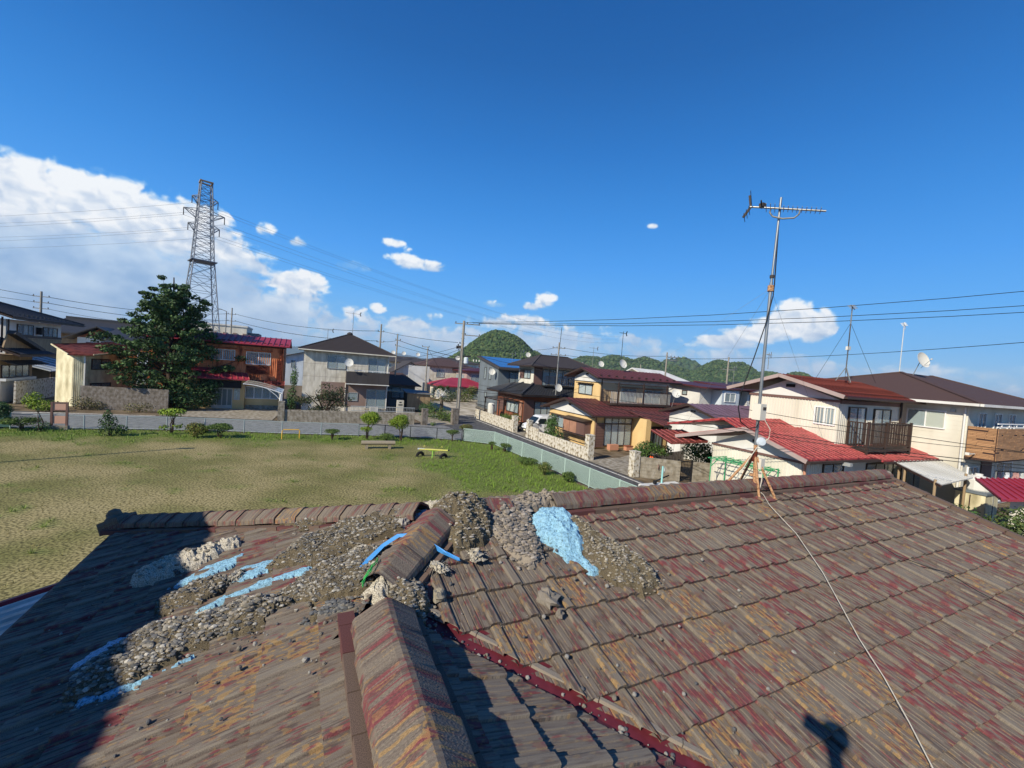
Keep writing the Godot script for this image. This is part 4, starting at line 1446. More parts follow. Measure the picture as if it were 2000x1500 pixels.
	heap("white_sack", "grey white heap of rotted sacks at the edge of the shadow", "sack", V.call([-1.34, -4.92, -1.1, -5.02, -0.8, -4.98, -0.52, -4.98, -0.48, -4.8, -0.75, -4.66, -1.05, -4.62, -1.3, -4.7]), 0.13, M.sack, 5.0, 0.6, 60, 0.02, STONES, 0.12, 133, "rotted white sacks on the roof")
	heap("white_sack", "whitest sack, draped over the broken hip end near the peak", "sack", V.call([1.1, -4.34, 1.26, -4.46, 1.42, -4.24, 1.44, -4.0, 1.3, -3.86, 1.16, -4.1]), 0.16, M.sack, 4.0, 0.4, 0, 0, [], 0.14, 134, "rotted white sacks on the roof")
	heap("white_sack", "white sack flap with green cord hanging over the wing ridge", "sack", V.call([0.44, -3.0, 0.62, -3.2, 0.78, -3.24, 0.82, -3.08, 0.66, -2.94, 0.54, -2.84]), 0.13, M.sack, 4.0, 0.4, 0, 0, [], 0.12, 135, "rotted white sacks on the roof")
	var gc := thing("green_twine", "bright green cord tangled along the white sack on the wing ridge", "cord")
	for k in 4:
		b = MB.new()
		var pts := []
		for j in 6:
			var s := j / 5.0
			var x := lerpf(0.56, 0.42, s) + rnd(-0.012, 0.012)
			var z := lerpf(-3.16, -2.90, s) + rnd(-0.012, 0.012)
			pts.append(Vector3(x, roof_y(x, z) + 0.15 + 0.03 * sin(s * 3.0) + 0.008 * k, z))
		b.tube(pts, [0.0035, 0.0035, 0.0035, 0.0035, 0.0035, 0.003], 4)
		obj("strand", b.mesh(), M.greencord, gc)
	var W := [["knotted white scrap at the lower end of the long blue strip", -0.57, -3.56, 0.12], ["white scrap with two tails on top of the largest gravel heap", -0.15, -3.33, 0.12], ["white scrap caught between the upper gravel band and the middle bed", 0.12, -3.90, 0.11], ["frayed white scrap beside the blue strap", 0.5, -3.64, 0.12], ["stiff white scrap by the small hump above the strip", -0.42, -4.08, 0.10], ["grey white rag lying on the tiles right of the valley head", 0.98, -3.09, 0.11], ["white tatter hanging from the mossy mound", 1.52, -3.46, 0.13], ["drooping white sack mouth at the foot of the mossy mound", 1.33, -3.16, 0.12]]
	for k in W.size():
		scrap(W[k][0], Vector2(W[k][1], W[k][2]), W[k][3], M.sack, 140 + k, k * 1.1)
	rock("largest lump of rubble, pale and jagged, alone on the tiles", Vector2(1.72, -2.63), 0.085, Color(0.34, 0.30, 0.25), 151, Vector3(0.9, 0.8, 1.15))
	rock("small round lump just below the large jagged lump", Vector2(1.75, -2.50), 0.032, Color(0.28, 0.25, 0.21), 152)
	rock("pale block of mortar in the shaded valley head", Vector2(0.93, -2.82), 0.05, Color(0.42, 0.37, 0.28), 153)
	rock("long pale slab of mortar on the ridge behind the blue sandbag", Vector2(2.22, -3.86), 0.10, Color(0.45, 0.37, 0.26), 154, Vector3(1.5, 0.6, 0.7))
	rock("pale tan chunk leaning by the white sack at the peak", Vector2(0.95, -4.26), 0.06, Color(0.46, 0.38, 0.28), 155, Vector3(1.6, 0.7, 0.6))
	rock("white lump beside the top hip cap", Vector2(0.88, -3.84), 0.055, Color(0.55, 0.52, 0.46), 156)
	rock("ochre lump on top of the mossy mound", Vector2(1.45, -3.86), 0.06, Color(0.42, 0.35, 0.24), 157, Vector3(1.3, 0.7, 0.8))
	var xs := []
	var cs := []
	for k in 520:
		var p := Vector2(rnd(0.8, 4.2), rnd(-3.3, -1.0)) if k < 300 else (Vector2(rnd(-0.9, 0.5), rnd(-3.25, -2.3)) if k < 400 else Vector2(rnd(-1.9, 0.9), rnd(-5.6, -3.0)))
		if k < 300 and (p.x < p.y + 3.6 or rng.randf() < (p.x - 1.6) * 0.33):
			continue
		var s := 0.004 + 0.014 * pow(rng.randf(), 3.0)
		xs.append(Transform3D(rbasis(s), Vector3(p.x, roof_y(p.x, p.y) + 0.03 + s * 0.4, p.y)))
		var c: Color = [Color(0.42, 0.40, 0.36), Color(0.28, 0.25, 0.2), Color(0.16, 0.16, 0.165)][rng.randi() % 3]
		cs.append(c)
	for k in 170:   # grit washed into the valley
		var z := rnd(-2.8, -0.9)
		var s := 0.004 + 0.012 * pow(rng.randf(), 2.0)
		var e := rnd(-0.05, 0.02)
		xs.append(Transform3D(rbasis(s), Vector3(z + 3.473 + e, YP - TN * (z - ZP) + 0.015, z - e)))
		cs.append([Color(0.42, 0.40, 0.36), Color(0.28, 0.25, 0.2), Color(0.16, 0.16, 0.165)][rng.randi() % 3])
	many(self, "pebbles", pebble, M.stone, xs, cs)
func rust_house():
	var h := thing("rust_house", "two storey house of rust stained orange corrugated sheet under red seamed roof", "house")
	body(h, -12.2, -53.2, -1.97, -46.5, 0, 6.0, M.rustwall)
	var F := ["F", -46.5]
	corrugated(h, "corrugated_sheet", F, -12.2, 2.7, -1.97, 6.0, 0.004, 0.16, 0.03, M.rustwall)
	panel(h, "fascia", F, -12.4, 5.86, -1.8, 6.1, 0.06, 0.12, M.darkbrown)
	var a := Vector3(-12.7, 6.12, -45.95)
	var b := Vector3(-1.45, 6.10, -45.95)
	var c := Vector3(-1.45, 6.92, -49.8)
	var d := Vector3(-12.7, 6.98, -49.8)
	var r := slab(h, "roof", a, b, c, d, 0.09, M.redmetal)
	ribs(r, "roof_seam", a, b, c, d, 24, 0.06, 0.06, M.redmetal)
	for k in 24:   # snow guards near the eave
		var q := a.lerp(b, (k + 0.5) / 24.0) + Vector3(0, 0.17, -0.6)
		bar(r, "snow_guard", q - Vector3(0.12, 0, 0), q + Vector3(0.12, 0, 0), 0.05, 0.08, M.maroonroof)
	slab(h, "roof", Vector3(-1.45, 6.12, -53.7), Vector3(-12.7, 6.14, -53.7), d, c, 0.09, M.redmetal)
	gable_wall(h, ["R", -1.97], -53.2, -46.5, 6.0, 6.82, -49.8, -0.1, 0.0, M.rustwall)
	for w in [[-11.2, 4.45, -9.3, 5.4], [-7.75, 4.5, -5.95, 5.37], [-4.97, 4.25, -3.07, 5.32]]:
		win(h, F, w[0], w[1], w[2], w[3], M.whiteframe, ["teal", "shade"])
		panel(h, "window_hood", F, w[0] - 0.2, w[3] + 0.18, w[2] + 0.2, w[3] + 0.23, 0.03, 0.4, M.rust)
	panel(h, "rust_panel", F, -4.97, 3.32, -3.16, 4.06, 0.04, 0.07, M.rust).set_meta("label", "dark streaked rust panel under the window")
	panel(h, "rust_panel", F, -2.47, 2.7, -2.0, 4.72, 0.04, 0.07, M.rust)
	# entrance roof and ground floor
	var e := slab(h, "porch_roof", Vector3(-9.6, 2.86, -44.9), Vector3(-4.5, 2.82, -44.9), Vector3(-4.9, 3.36, -46.4), Vector3(-9.6, 3.40, -46.4), 0.1, M.redmetal)
	ribs(e, "roof_seam", Vector3(-9.6, 2.86, -44.9), Vector3(-4.5, 2.82, -44.9), Vector3(-4.9, 3.36, -46.4), Vector3(-9.6, 3.40, -46.4), 11, 0.05, 0.07, M.redseam)
	slab(h, "porch_roof", Vector3(-9.2, 3.42, -45.7), Vector3(-7.4, 3.42, -45.7), Vector3(-7.7, 3.68, -46.4), Vector3(-9.2, 3.68, -46.4), 0.06, M.redmetal)
	var low := slab(h, "low_roof", Vector3(-4.5, 2.42, -45.5), Vector3(-1.7, 2.38, -45.5), Vector3(-1.75, 2.72, -46.45), Vector3(-4.5, 2.76, -46.45), 0.08, M.rustroof)
	ribs(low, "roof_seam", Vector3(-4.5, 2.42, -45.5), Vector3(-1.7, 2.38, -45.5), Vector3(-1.75, 2.72, -46.45), Vector3(-4.5, 2.76, -46.45), 5, 0.05, 0.06, M.redseam)
	var G := ["F", -45.9]
	body(h, -9.4, -46.5, -4.95, -45.9, 0, 2.75, M.yellowwall, "porch_wall")
	panel(h, "lintel", G, -8.3, 1.95, -5.2, 2.6, 0.01, 0.35, M.dark)
	var dr := panel(h, "door", G, -7.46, 0.05, -5.86, 1.93, 0.01, 0.05, M.alu)
	for k in 4:
		panel(dr, "door_glass", G, -7.40 + k * 0.39, 0.35, -7.09 + k * 0.39, 1.8, 0.052, 0.058, M.shade)
	win(h, G, -5.72, 0.9, -5.35, 1.85, M.alu, ["curtain2"])
	panel(h, "yellow_wall", F, -4.94, 0.35, -1.98, 2.4, 0.003, 0.05, M.yellowwall)
	panel(h, "plinth", F, -4.94, 0.0, -1.98, 0.34, 0.003, 0.06, M.concrete)
	win(h, ["F", -46.45], -5.0 + 0.1, 1.02, -2.24, 2.05, M.whiteframe, ["dark", "shade", "shade", "dark"])
	rod(h, "drainpipe", Vector3(-2.05, 0, -46.4), Vector3(-2.05, 6.0, -46.4), 0.045, M.rust)
	# carport
	var cp := thing("carport", "white curved cantilever carport with see through tan sheets", "carport", Vector3(-1.75, 0, -40))
	var bb := MB.new()
	bb.tube([Vector3(0, 0, 0), Vector3(0, 1.4, 0), Vector3(0.02, 2.05, 0)], [0.07, 0.07, 0.07], 6)
	bb.tube([Vector3(0, 0, -3), Vector3(0, 1.4, -3), Vector3(0.02, 2.25, -3)], [0.07, 0.07, 0.07], 6)
	obj("post", bb.mesh(), M.whiteframe, cp)
	var top := func(s: float, z: float): return Vector3(0.1 - 2.75 * s, 2.1 + 0.66 * sin(s * 1.5) + 0.08 * (-z / 3.0), z)
	for z in [0.0, -1.5, -3.0]:
		bb = MB.new()
		var pts := []
		for k in 7:
			pts.append(top.call(k / 6.0, z))
		bb.tube(pts, [0.05, 0.05, 0.045, 0.04, 0.04, 0.035, 0.03], 5)
		if z != -1.5:
			bb.tube([Vector3(0, 1.55, z), Vector3(-0.35, 1.95, z), top.call(0.4, z)], [0.03, 0.03, 0.03], 5)
		obj("beam", bb.mesh(), M.whiteframe, cp)
	bar(cp, "edge_rail", top.call(0.0, 0.05), top.call(0.0, -3.05), 0.08, 0.1, M.whiteframe)
	bar(cp, "edge_rail", top.call(1.0, 0.05), top.call(1.0, -3.05), 0.06, 0.06, M.whiteframe)
	for k in 6:
		for j in 2:
			var z0 := -0.02 - 1.5 * j
			bb = MB.new()
			bb.quad(top.call(k / 6.0, z0) + Vector3(0, 0.06, 0), top.call(k / 6.0, z0 - 1.46) + Vector3(0, 0.06, 0), top.call((k + 1) / 6.0, z0 - 1.46) + Vector3(0, 0.06, 0), top.call((k + 1) / 6.0, z0) + Vector3(0, 0.06, 0))
			obj("roof_sheet", bb.mesh(), M.clearsheet, cp)

func cream_house():
	var h := thing("cream_house", "cream two storey house with dark hip roof and brown balcony", "house")
	body(h, -0.19, -52.4, 7.86, -45.8, 0, 5.93, M.cream)
	var F := ["F", -45.8]
	panel(h, "taupe_siding", F, 1.48, 0.54, 7.87, 2.94, 0.003, 0.03, M.taupe)
	panel(h, "taupe_siding", F, 0.94, 0.54, 1.48, 2.38, 0.003, 0.02, M.cream)
	for k in 9:
		panel(h, "siding_joint", F, -0.19 + 1.0 * k, 3.0, -0.18 + 1.0 * k, 5.87, 0.002, 0.008, M.taupe)
	for k in 2:
		panel(h, "siding_joint", F, -0.19, 3.42 + 1.25 * k, 7.86, 3.432 + 1.25 * k, 0.002, 0.007, M.taupe)
	var e := [Vector3(-0.71, 6.09, -45.26), Vector3(8.45, 6.05, -45.26), Vector3(8.45, 6.07, -52.96), Vector3(-0.71, 6.07, -52.96)]
	var p := Vector3(4.15, 8.04, -49.1)
	for k in 4:
		var a: Vector3 = e[k]
		var b: Vector3 = e[(k + 1) % 4]
		var m := MB.new()
		m.tri(a, b, p)
		m.quad(a - Vector3(0, 0.14, 0), b - Vector3(0, 0.14, 0), b, a)
		m.tri(b - Vector3(0, 0.14, 0), a - Vector3(0, 0.14, 0), p - Vector3(0, 0.2, 0))
		var r := obj("roof_slope", m.mesh(), M.slate, h)
		bar(h, "hip_cap", a + Vector3(0, 0.02, 0), p + Vector3(0, 0.02, 0), 0.14, 0.06, M.charcoal)
		for j in 14:   # courses of slate
			var t := (j + 1) / 15.0
			bar(r, "course_edge", a.lerp(p, t) + Vector3(0, 0.012, 0), b.lerp(p, t) + Vector3(0, 0.012, 0), 0.05, 0.018, M.slate)
	var m2 := MB.new()
	m2.lathe(p, [[0.30, -0.06], [0.30, 0.06], [0.18, 0.16], [0.0, 0.22]], 10)
	obj("roof_finial", m2.mesh(), M.charcoal, h)
	bar(h, "gutter", e[0] + Vector3(0, -0.1, 0.06), e[1] + Vector3(0, -0.1, 0.06), 0.11, 0.1, M.cream2)
	win(h, F, 1.96, 4.33, 3.61, 5.59, M.alu, ["shade", "curtain"])
	win(h, F, 5.87, 3.14, 7.50, 5.50, M.alu, ["shade", "curtain"])
	win(h, ["F", -45.77], 5.85, 0.42, 7.69, 2.29, M.alu, ["dark", "teal"])
	win(h, ["F", -45.77], 4.06, 1.16, 4.91, 1.91, M.alu, ["shade"])
	var B := ["F", -44.85]
	var bl := panel(h, "balcony", B, 3.70, 2.93, 7.84, 4.13, -0.06, 0.0, M.charcoal)
	bx(bl, "balcony_floor", Vector3(3.70, 2.89, -45.78), Vector3(7.84, 2.99, -44.90), M.taupe)
	panel(bl, "balcony_foot", B, 3.66, 2.84, 7.87, 2.93, -0.1, 0.03, M.palewhite)
	bx(bl, "balcony_side", Vector3(3.70, 2.99, -45.76), Vector3(3.78, 4.13, -44.91), M.charcoal)
	bx(bl, "balcony_side", Vector3(7.76, 2.99, -45.76), Vector3(7.84, 4.13, -44.91), M.charcoal)
	for k in 3:
		panel(bl, "panel_joint", B, 4.70 + k * 1.04, 2.96, 4.71 + k * 1.04, 4.12, 0.001, 0.006, M.black)
	bar(bl, "handrail", Vector3(3.70, 4.27, -44.87), Vector3(7.84, 4.27, -44.87), 0.06, 0.05, M.whiteframe)
	for k in 6:
		bx(bl, "handrail_post", Vector3(3.73 + k * 0.81, 4.13, -44.89), Vector3(3.77 + k * 0.81, 4.25, -44.85), M.whiteframe)
	rod(h, "drainpipe", Vector3(7.82, 0.00, -45.69), Vector3(7.82, 5.88, -45.69), 0.045, M.palewhite)
	rod(h, "drainpipe", Vector3(3.73, 0.00, -45.69), Vector3(3.73, 2.86, -45.69), 0.045, M.palewhite)
	bx(h, "step", Vector3(5.66, 0.00, -45.75), Vector3(7.74, 0.40, -45.22), M.concrete)
	dish(Vector3(3.82, 4.98, -44.56), 0.42, Vector3(0.05, 0.35, 1.0), "white satellite dish on the brown balcony of the cream house", Vector3(3.82, 4.27, -44.84))
	aerial(p + Vector3(0.25, 0.1, 0), 2.3, Vector3(-1, 0, 0.1), 1.5, "tall aerial on the peak of the cream house", M.dullsteel)
	aerial(Vector3(1.98, 7.10, -49.56), 1.3, Vector3(-1, 0, 0.1), 1.0, "shorter aerial behind the hip of the cream house", M.dullsteel)
	var ac := thing("outdoor_unit", "white air conditioner unit below the cream house balcony", "air conditioner", Vector3(6.51, 0.00, -44.93))
	bx(ac, "case", Vector3(-0.4, 0.08, -0.15), Vector3(0.4, 0.66, 0.15), M.palewhite)
	for k in 2:
		bx(ac, "foot", Vector3(-0.35 + k * 0.6, 0, -0.14), Vector3(-0.25 + k * 0.6, 0.08, 0.14), M.concrete)
	var mm := MB.new()
	for k in 5:
		mm.box(Vector3(-0.34, 0.16 + k * 0.09, 0.152), Vector3(0.1, 0.18 + k * 0.09, 0.165))
	obj("grille", mm.mesh(), M.alu, ac)
	# lower wing, garden shed and post
	var w := thing("grey_annex", "low annex with worn tiled roof behind the grey shed", "annex")
	body(w, 9.0, -58.5, 12.4, -52.5, 0, 2.7, M.greyblue)
	slab(w, "roof", Vector3(8.5, 2.75, -51.7), Vector3(12.9, 2.65, -51.7), Vector3(11.2, 4.0, -55), Vector3(8.5, 4.1, -55), 0.14, M.brownroof)
	slab(w, "roof", Vector3(13.0, 2.62, -51.75), Vector3(13.0, 2.62, -58.6), Vector3(11.25, 4.0, -55.4), Vector3(11.25, 4.0, -55.02), 0.14, M.brownroof)
	win(w, ["F", -52.5], 9.6, 1.0, 11.6, 2.3, M.bronze, ["dark", "shade"])
	var cp := bx(w, "lean_to", Vector3(8.5, 2.0, -52.4), Vector3(10.3, 2.06, -49.2), M.clearsheet)
	rod(w, "post", Vector3(8.6, 0, -49.3), Vector3(8.6, 2.0, -49.3), 0.04, M.bronze)
	var s := thing("garden_shed", "beige steel garden shed with flat grey lid beside the cream house", "shed", Vector3(11.7, 0, -48.4))
	bx(s, "wall", Vector3(-1.3, 0.1, -1.0), Vector3(1.3, 2.1, 1.0), M.tan)
	for k in 5:
		bx(s, "rib", Vector3(-1.24 + k * 0.62, 0.12, 1.001), Vector3(-1.20 + k * 0.62, 2.08, 1.02), M.tan)
	bx(s, "door", Vector3(-1.33, 0.15, -0.9), Vector3(-1.302, 2.0, 0.9), M.dark)
	var l := slab(s, "lid", Vector3(-1.5, 2.12, 1.2), Vector3(1.45, 2.02, 1.2), Vector3(1.45, 2.2, -1.2), Vector3(-1.5, 2.35, -1.2), 0.1, M.greyblue)
	bx(s, "base", Vector3(-1.25, 0, -0.95), Vector3(1.25, 0.1, 0.95), M.black)
	var g := thing("letterbox_post", "tall pale gate post with dark letter slot before the cream house", "letterbox", Vector3(8.94, 0, -43.9))
	bx(g, "pillar", Vector3(-0.34, 0, -0.13), Vector3(0.34, 1.5, 0.13), M.cream2)
	bx(g, "letter_slot", Vector3(-0.2, 0.98, 0.131), Vector3(0.2, 1.1, 0.15), M.black)
	bx(g, "nameplate", Vector3(-0.13, 1.25, 0.131), Vector3(0.1, 1.36, 0.145), M.black)

func yellow_tower():
	var h := thing("yellow_tower", "narrow tall pale yellow sheet metal building with rusty maroon roof", "building")
	var P := [Vector2(-18.1, -46.9), Vector2(-16.57, -45.4), Vector2(-15.85, -45.45), Vector2(-13.9, -50.0), Vector2(-16.4, -51.4)]
	prism(h, "wall", P, 0, [4.6, 4.12, 4.12, 4.4, 4.8], M.paleyellow)
	corrugated(h, "corrugated_sheet", ["F", -45.4], -16.57, 0.0, -15.87, 4.1, 0.005, 0.115, 0.035, M.paleyellow)
	bx(h, "corner_trim", Vector3(-15.88, 0, -45.46), Vector3(-15.80, 4.1, -45.36), M.palewhite)
	var R := [Vector3(-18.45, 4.85, -47.0), Vector3(-16.7, 4.16, -45.0), Vector3(-15.3, 4.22, -45.2), Vector3(-13.2, 4.75, -50.4), Vector3(-16.3, 5.3, -51.9)]
	var m := MB.new()
	for k in range(1, 4):
		m.tri(R[0], R[k], R[k + 1])
		m.tri(R[0] - Vector3(0, 0.1, 0), R[k + 1] - Vector3(0, 0.1, 0), R[k] - Vector3(0, 0.1, 0))
	for k in 5:
		m.quad(R[k] - Vector3(0, 0.1, 0), R[(k + 1) % 5] - Vector3(0, 0.1, 0), R[(k + 1) % 5], R[k])
	var r := obj("roof", m.mesh(), M.rustroof, h)
	for k in 7:
		bar(r, "roof_seam", R[0].lerp(R[1], (k + 0.5) / 7.0) + Vector3(0, 0.03, 0), R[4].lerp(R[3], (k + 0.5) / 7.0) + Vector3(0, 0.05, 0), 0.06, 0.06, M.rustroof)
	bar(r, "roof_trim", R[2] + Vector3(0.02, -0.02, 0), R[3] + Vector3(0.02, -0.02, 0), 0.06, 0.1, M.paleyellow)
	bar(r, "roof_trim", R[0] + Vector3(-0.02, -0.02, 0.02), R[1] + Vector3(-0.02, -0.02, 0.02), 0.06, 0.1, M.paleyellow)
	# windows in the shaded side, whose wall runs from (-15.85, -45.45) to (-13.9, -50)
	var t := Vector3(-13.9 + 15.85, 0, -50 + 45.45).normalized()
	for w in [[0.5, 3.0, 1.7], [0.45, 1.0, 1.9]]:
		var o = Vector3(-15.85, w[1], -45.45) + t * w[0] + Vector3(t.z, 0, -t.x) * -0.02
		var f := bar(h, "window", o + Vector3(0, 0.42, 0), o + t * w[2] + Vector3(0, 0.42, 0), 0.06, 0.9, M.bronze)
		for k in 2:
			var q: Vector3 = o + t * w[2] * (0.06 + 0.48 * k) + Vector3(0, 0.42, 0) + Vector3(t.z, 0, -t.x) * -0.03
			bar(h, "window_glass", q, q + t * w[2] * 0.4, 0.02, 0.74, M.glass)
			bar(h, "window_backing", q + Vector3(t.z, 0, -t.x) * 0.012, q + t * w[2] * 0.4 + Vector3(t.z, 0, -t.x) * 0.012, 0.02, 0.74, M.dark)

func left_houses():
	var h := thing("grey_tiled_house", "large grey house with long dark tiled roof and tan lower storey", "house")
	body(h, -34, -63.0, -24.02, -53.6, 0, 6.7, M.palewhite)
	var R := ["R", -24.0]
	panel(h, "tan_wall", R, -63.0, 0, -53.6, 5.1, 0.0, 0.03, M.tan)
	panel(h, "trim_band", R, -63.0, 5.12, -53.6, 5.35, 0.0, 0.06, M.bronze)
	win(h, R, -57.7, 5.4, -55.2, 6.3, M.bronze, ["shade", "curtain", "dark"])
	win(h, R, -62.1, 5.4, -59.5, 6.25, M.bronze, ["curtain2", "shade", "dark"])
	bx(h, "air_unit", Vector3(-23.98, 5.5, -58.7), Vector3(-23.6, 6.2, -58.2), M.black)
	var e := [Vector3(-22.9, 6.85, -52.6), Vector3(-22.9, 6.9, -65.0), Vector3(-28.6, 8.7, -58.5), Vector3(-28.6, 8.5, -52.6)]
	tiled_slope(h, "roof_slope", e[0], e[1], e[2], e[3], 34, 16, 0.045, M.kawara)
	slab(h, "roof_board", e[0] - Vector3(0, .02, 0), e[1] - Vector3(0, .02, 0), e[2] - Vector3(0, .02, 0), e[3] - Vector3(0, .02, 0), 0.16, M.bronze)
	slab(h, "roof_slope", Vector3(-34.5, 6.9, -65), Vector3(-34.5, 6.9, -52.6), e[3], e[2], 0.16, M.kawara)
	bar(h, "ridge", e[3] + Vector3(0, 0.1, 0), e[2] + Vector3(0, 0.1, 0), 0.25, 0.3, M.kawara)
	bar(h, "hip", e[2] + Vector3(0, 0.08, 0), e[1] + Vector3(0, 0.08, 0), 0.2, 0.18, M.kawara)
	bar(h, "gutter", e[0] + Vector3(0.08, -0.08, 0), e[1] + Vector3(0.08, -0.08, 0), 0.12, 0.1, M.bronze)
	for k in 16:
		var q := Vector3(-23.6, 7.12, -53.2 - 0.72 * k)
		bx(h, "snow_guard", q, q + Vector3(0.06, 0.12, 0.34), M.kawara)
	rod(h, "drainpipe", Vector3(-23.9, 0, -53.7), Vector3(-23.9, 6.7, -53.7), 0.06, M.bronze)
	# the tiled house in front of it
	var g := thing("tiled_gable_house", "old house with curved tile gable and eave, mostly in shade", "house")
	body(g, -32, -50.6, -21.02, -46.3, 0, 3.7, M.tan)
	body(g, -32, -47.4, -21.6, -46.4, 3.7, 6.6, M.palewhite, "upper_wall")
	tiled_slope(g, "roof_slope", Vector3(-19.9, 3.85, -46.2), Vector3(-19.9, 3.85, -51.6), Vector3(-23.5, 5.35, -49.6), Vector3(-23.5, 5.35, -46.2), 16, 10, 0.045, M.kawara)
	slab(g, "roof_board", Vector3(-19.9, 3.82, -46.2), Vector3(-19.9, 3.82, -51.6), Vector3(-23.5, 5.3, -49.6), Vector3(-23.5, 5.3, -46.2), 0.15, M.bronze)
	gable_wall(g, ["R", -20.9], -50.9, -46.3, 4.05, 5.35, -46.9, -0.1, 0.0, M.tan, "gable")
	for s in [-1.0]:
		bar(g, "gable_tile", Vector3(-20.7, 5.55, -46.9), Vector3(-20.7, 4.1, -46.9 + s * 4.3), 0.5, 0.28, M.kawara)
	tiled_slope(g, "upper_roof", Vector3(-20.4, 6.75, -46.3), Vector3(-20.4, 6.75, -48.2), Vector3(-24, 8.0, -47.2), Vector3(-24, 8.0, -46.3), 6, 9, 0.045, M.kawara)
	slab(g, "roof_board", Vector3(-20.4, 6.72, -46.3), Vector3(-20.4, 6.72, -48.2), Vector3(-24, 7.95, -47.2), Vector3(-24, 7.95, -46.3), 0.15, M.bronze)
	rod(g, "drainpipe", Vector3(-21.4, 3.9, -47.3), Vector3(-21.4, 6.7, -47.3), 0.06, M.bronze)
	tiled_slope(g, "eave_roof", Vector3(-20.2, 2.98, -46.2), Vector3(-20.2, 2.98, -51.2), Vector3(-21, 3.3, -51.0), Vector3(-21, 3.3, -46.2), 14, 2, 0.04, M.kawara)
	win(g, ["R", -21.0], -50.0, 2.0, -46.5, 2.9, M.bronze, ["curtain2", "dark", "dark", "shade"])
	panel(g, "sill", ["R", -21.0], -50.4, 1.72, -46.3, 1.92, 0.0, 0.35, M.palewhite)
	panel(g, "pale_wall", ["R", -21.0], -50.6, 0, -46.3, 1.7, 0.0, 0.04, M.palewhite)
	# lean-to with blue sheet, farther on
	var l := thing("blue_lean_to", "lean to with pale blue sheet roof behind the yellow building", "lean-to")
	slab(l, "roof_sheet", Vector3(-20.4, 2.35, -52.0), Vector3(-20.4, 2.35, -60), Vector3(-23.9, 3.3, -60), Vector3(-23.9, 3.3, -52.0), 0.06, M.bluewhite)
	for k in 6:
		bar(l, "rafter", Vector3(-20.4, 2.42, -52.2 - k * 1.5), Vector3(-23.9, 3.36, -52.2 - k * 1.5), 0.05, 0.05, M.greyblue)
	body(l, -23.9, -60, -20.8, -55.0, 0, 2.2, M.greyblue)
	for k in 3:
		rod(l, "post", Vector3(-20.5, 0, -52.3 - k * 3.6), Vector3(-20.5, 2.3, -52.3 - k * 3.6), 0.06, M.bronze)
	# white wall along the lane
	block_wall("lane_wall", "tall pale block wall along the shaded side lane", Vector2(-20.2, -46.4), Vector2(-20.6, -56.5), 1.75, M.blockpale, 0.9, 0.35)
	# the houses farther back
	var b := thing("pale_blue_house", "pale blue upper storey with white balcony between tiled roof and big tree", "house")
	body(b, -24.0, -80.0, -15.6, -72.5, 0, 5.7, M.bluewhite)
	slab(b, "roof", Vector3(-24.8, 5.7, -71.6), Vector3(-14.8, 5.6, -71.6), Vector3(-15.8, 6.9, -76), Vector3(-23.6, 6.9, -76), 0.15, M.kawara)
	slab(b, "roof", Vector3(-14.8, 5.6, -81), Vector3(-24.8, 5.7, -81), Vector3(-23.6, 6.9, -76), Vector3(-15.8, 6.9, -76), 0.15, M.kawara)
	win(b, ["F", -72.5], -22.2, 3.0, -19.4, 5.0, M.alu, ["shade", "curtain", "shade"])
	win(b, ["F", -72.5], -18.5, 4.0, -17.3, 4.9, M.alu, ["shade"])
	panel(b, "balcony", ["F", -71.7], -19.2, 2.6, -16.2, 3.9, 0.0, 0.05, M.bluewhite)
	railing(b, "balcony_rail", Vector3(-23.6, 2.7, -71.6), Vector3(-19.2, 2.7, -71.6), 1.1, 10, M.whiteframe)
	bx(b, "balcony_floor", Vector3(-23.8, 2.5, -72.5), Vector3(-16.2, 2.62, -71.6), M.greyblue)
	var c := thing("gabled_tile_house", "brown gabled house with sweeping tile roof behind the pale blue one", "house")
	body(c, -33, -92, -22.5, -83, 0, 6.0, M.tan)
	body(c, -29, -83, -24.5, -80.5, 0, 5.6, M.palewhite, "wall")
	slab(c, "roof", Vector3(-34.5, 6.2, -82), Vector3(-17.5, 6.0, -82), Vector3(-19, 8.2, -88), Vector3(-33, 8.4, -88), 0.2, M.kawara)
	slab(c, "roof", Vector3(-30.3, 5.4, -79.6), Vector3(-26.7, 7.3, -79.6), Vector3(-26.7, 7.3, -86), Vector3(-30.3, 5.4, -86), 0.15, M.kawara)
	slab(c, "roof", Vector3(-26.7, 7.3, -79.6), Vector3(-23.0, 5.4, -79.6), Vector3(-23.0, 5.4, -86), Vector3(-26.7, 7.3, -86), 0.15, M.kawara)
	gable_wall(c, ["F", -80.5], -29, -24.5, 5.6, 6.9, -26.7, -0.1, 0.0, M.brickred)
	bar(c, "ridge", Vector3(-33, 8.5, -88), Vector3(-19, 8.3, -88), 0.4, 0.35, M.kawara)
	win(c, ["F", -80.5], -28, 3.4, -26.4, 4.9, M.bronze, ["dark", "curtain"])
	win(c, ["F", -80.5], -26.2, 3.4, -25, 4.9, M.bronze, ["shade", "dark"])

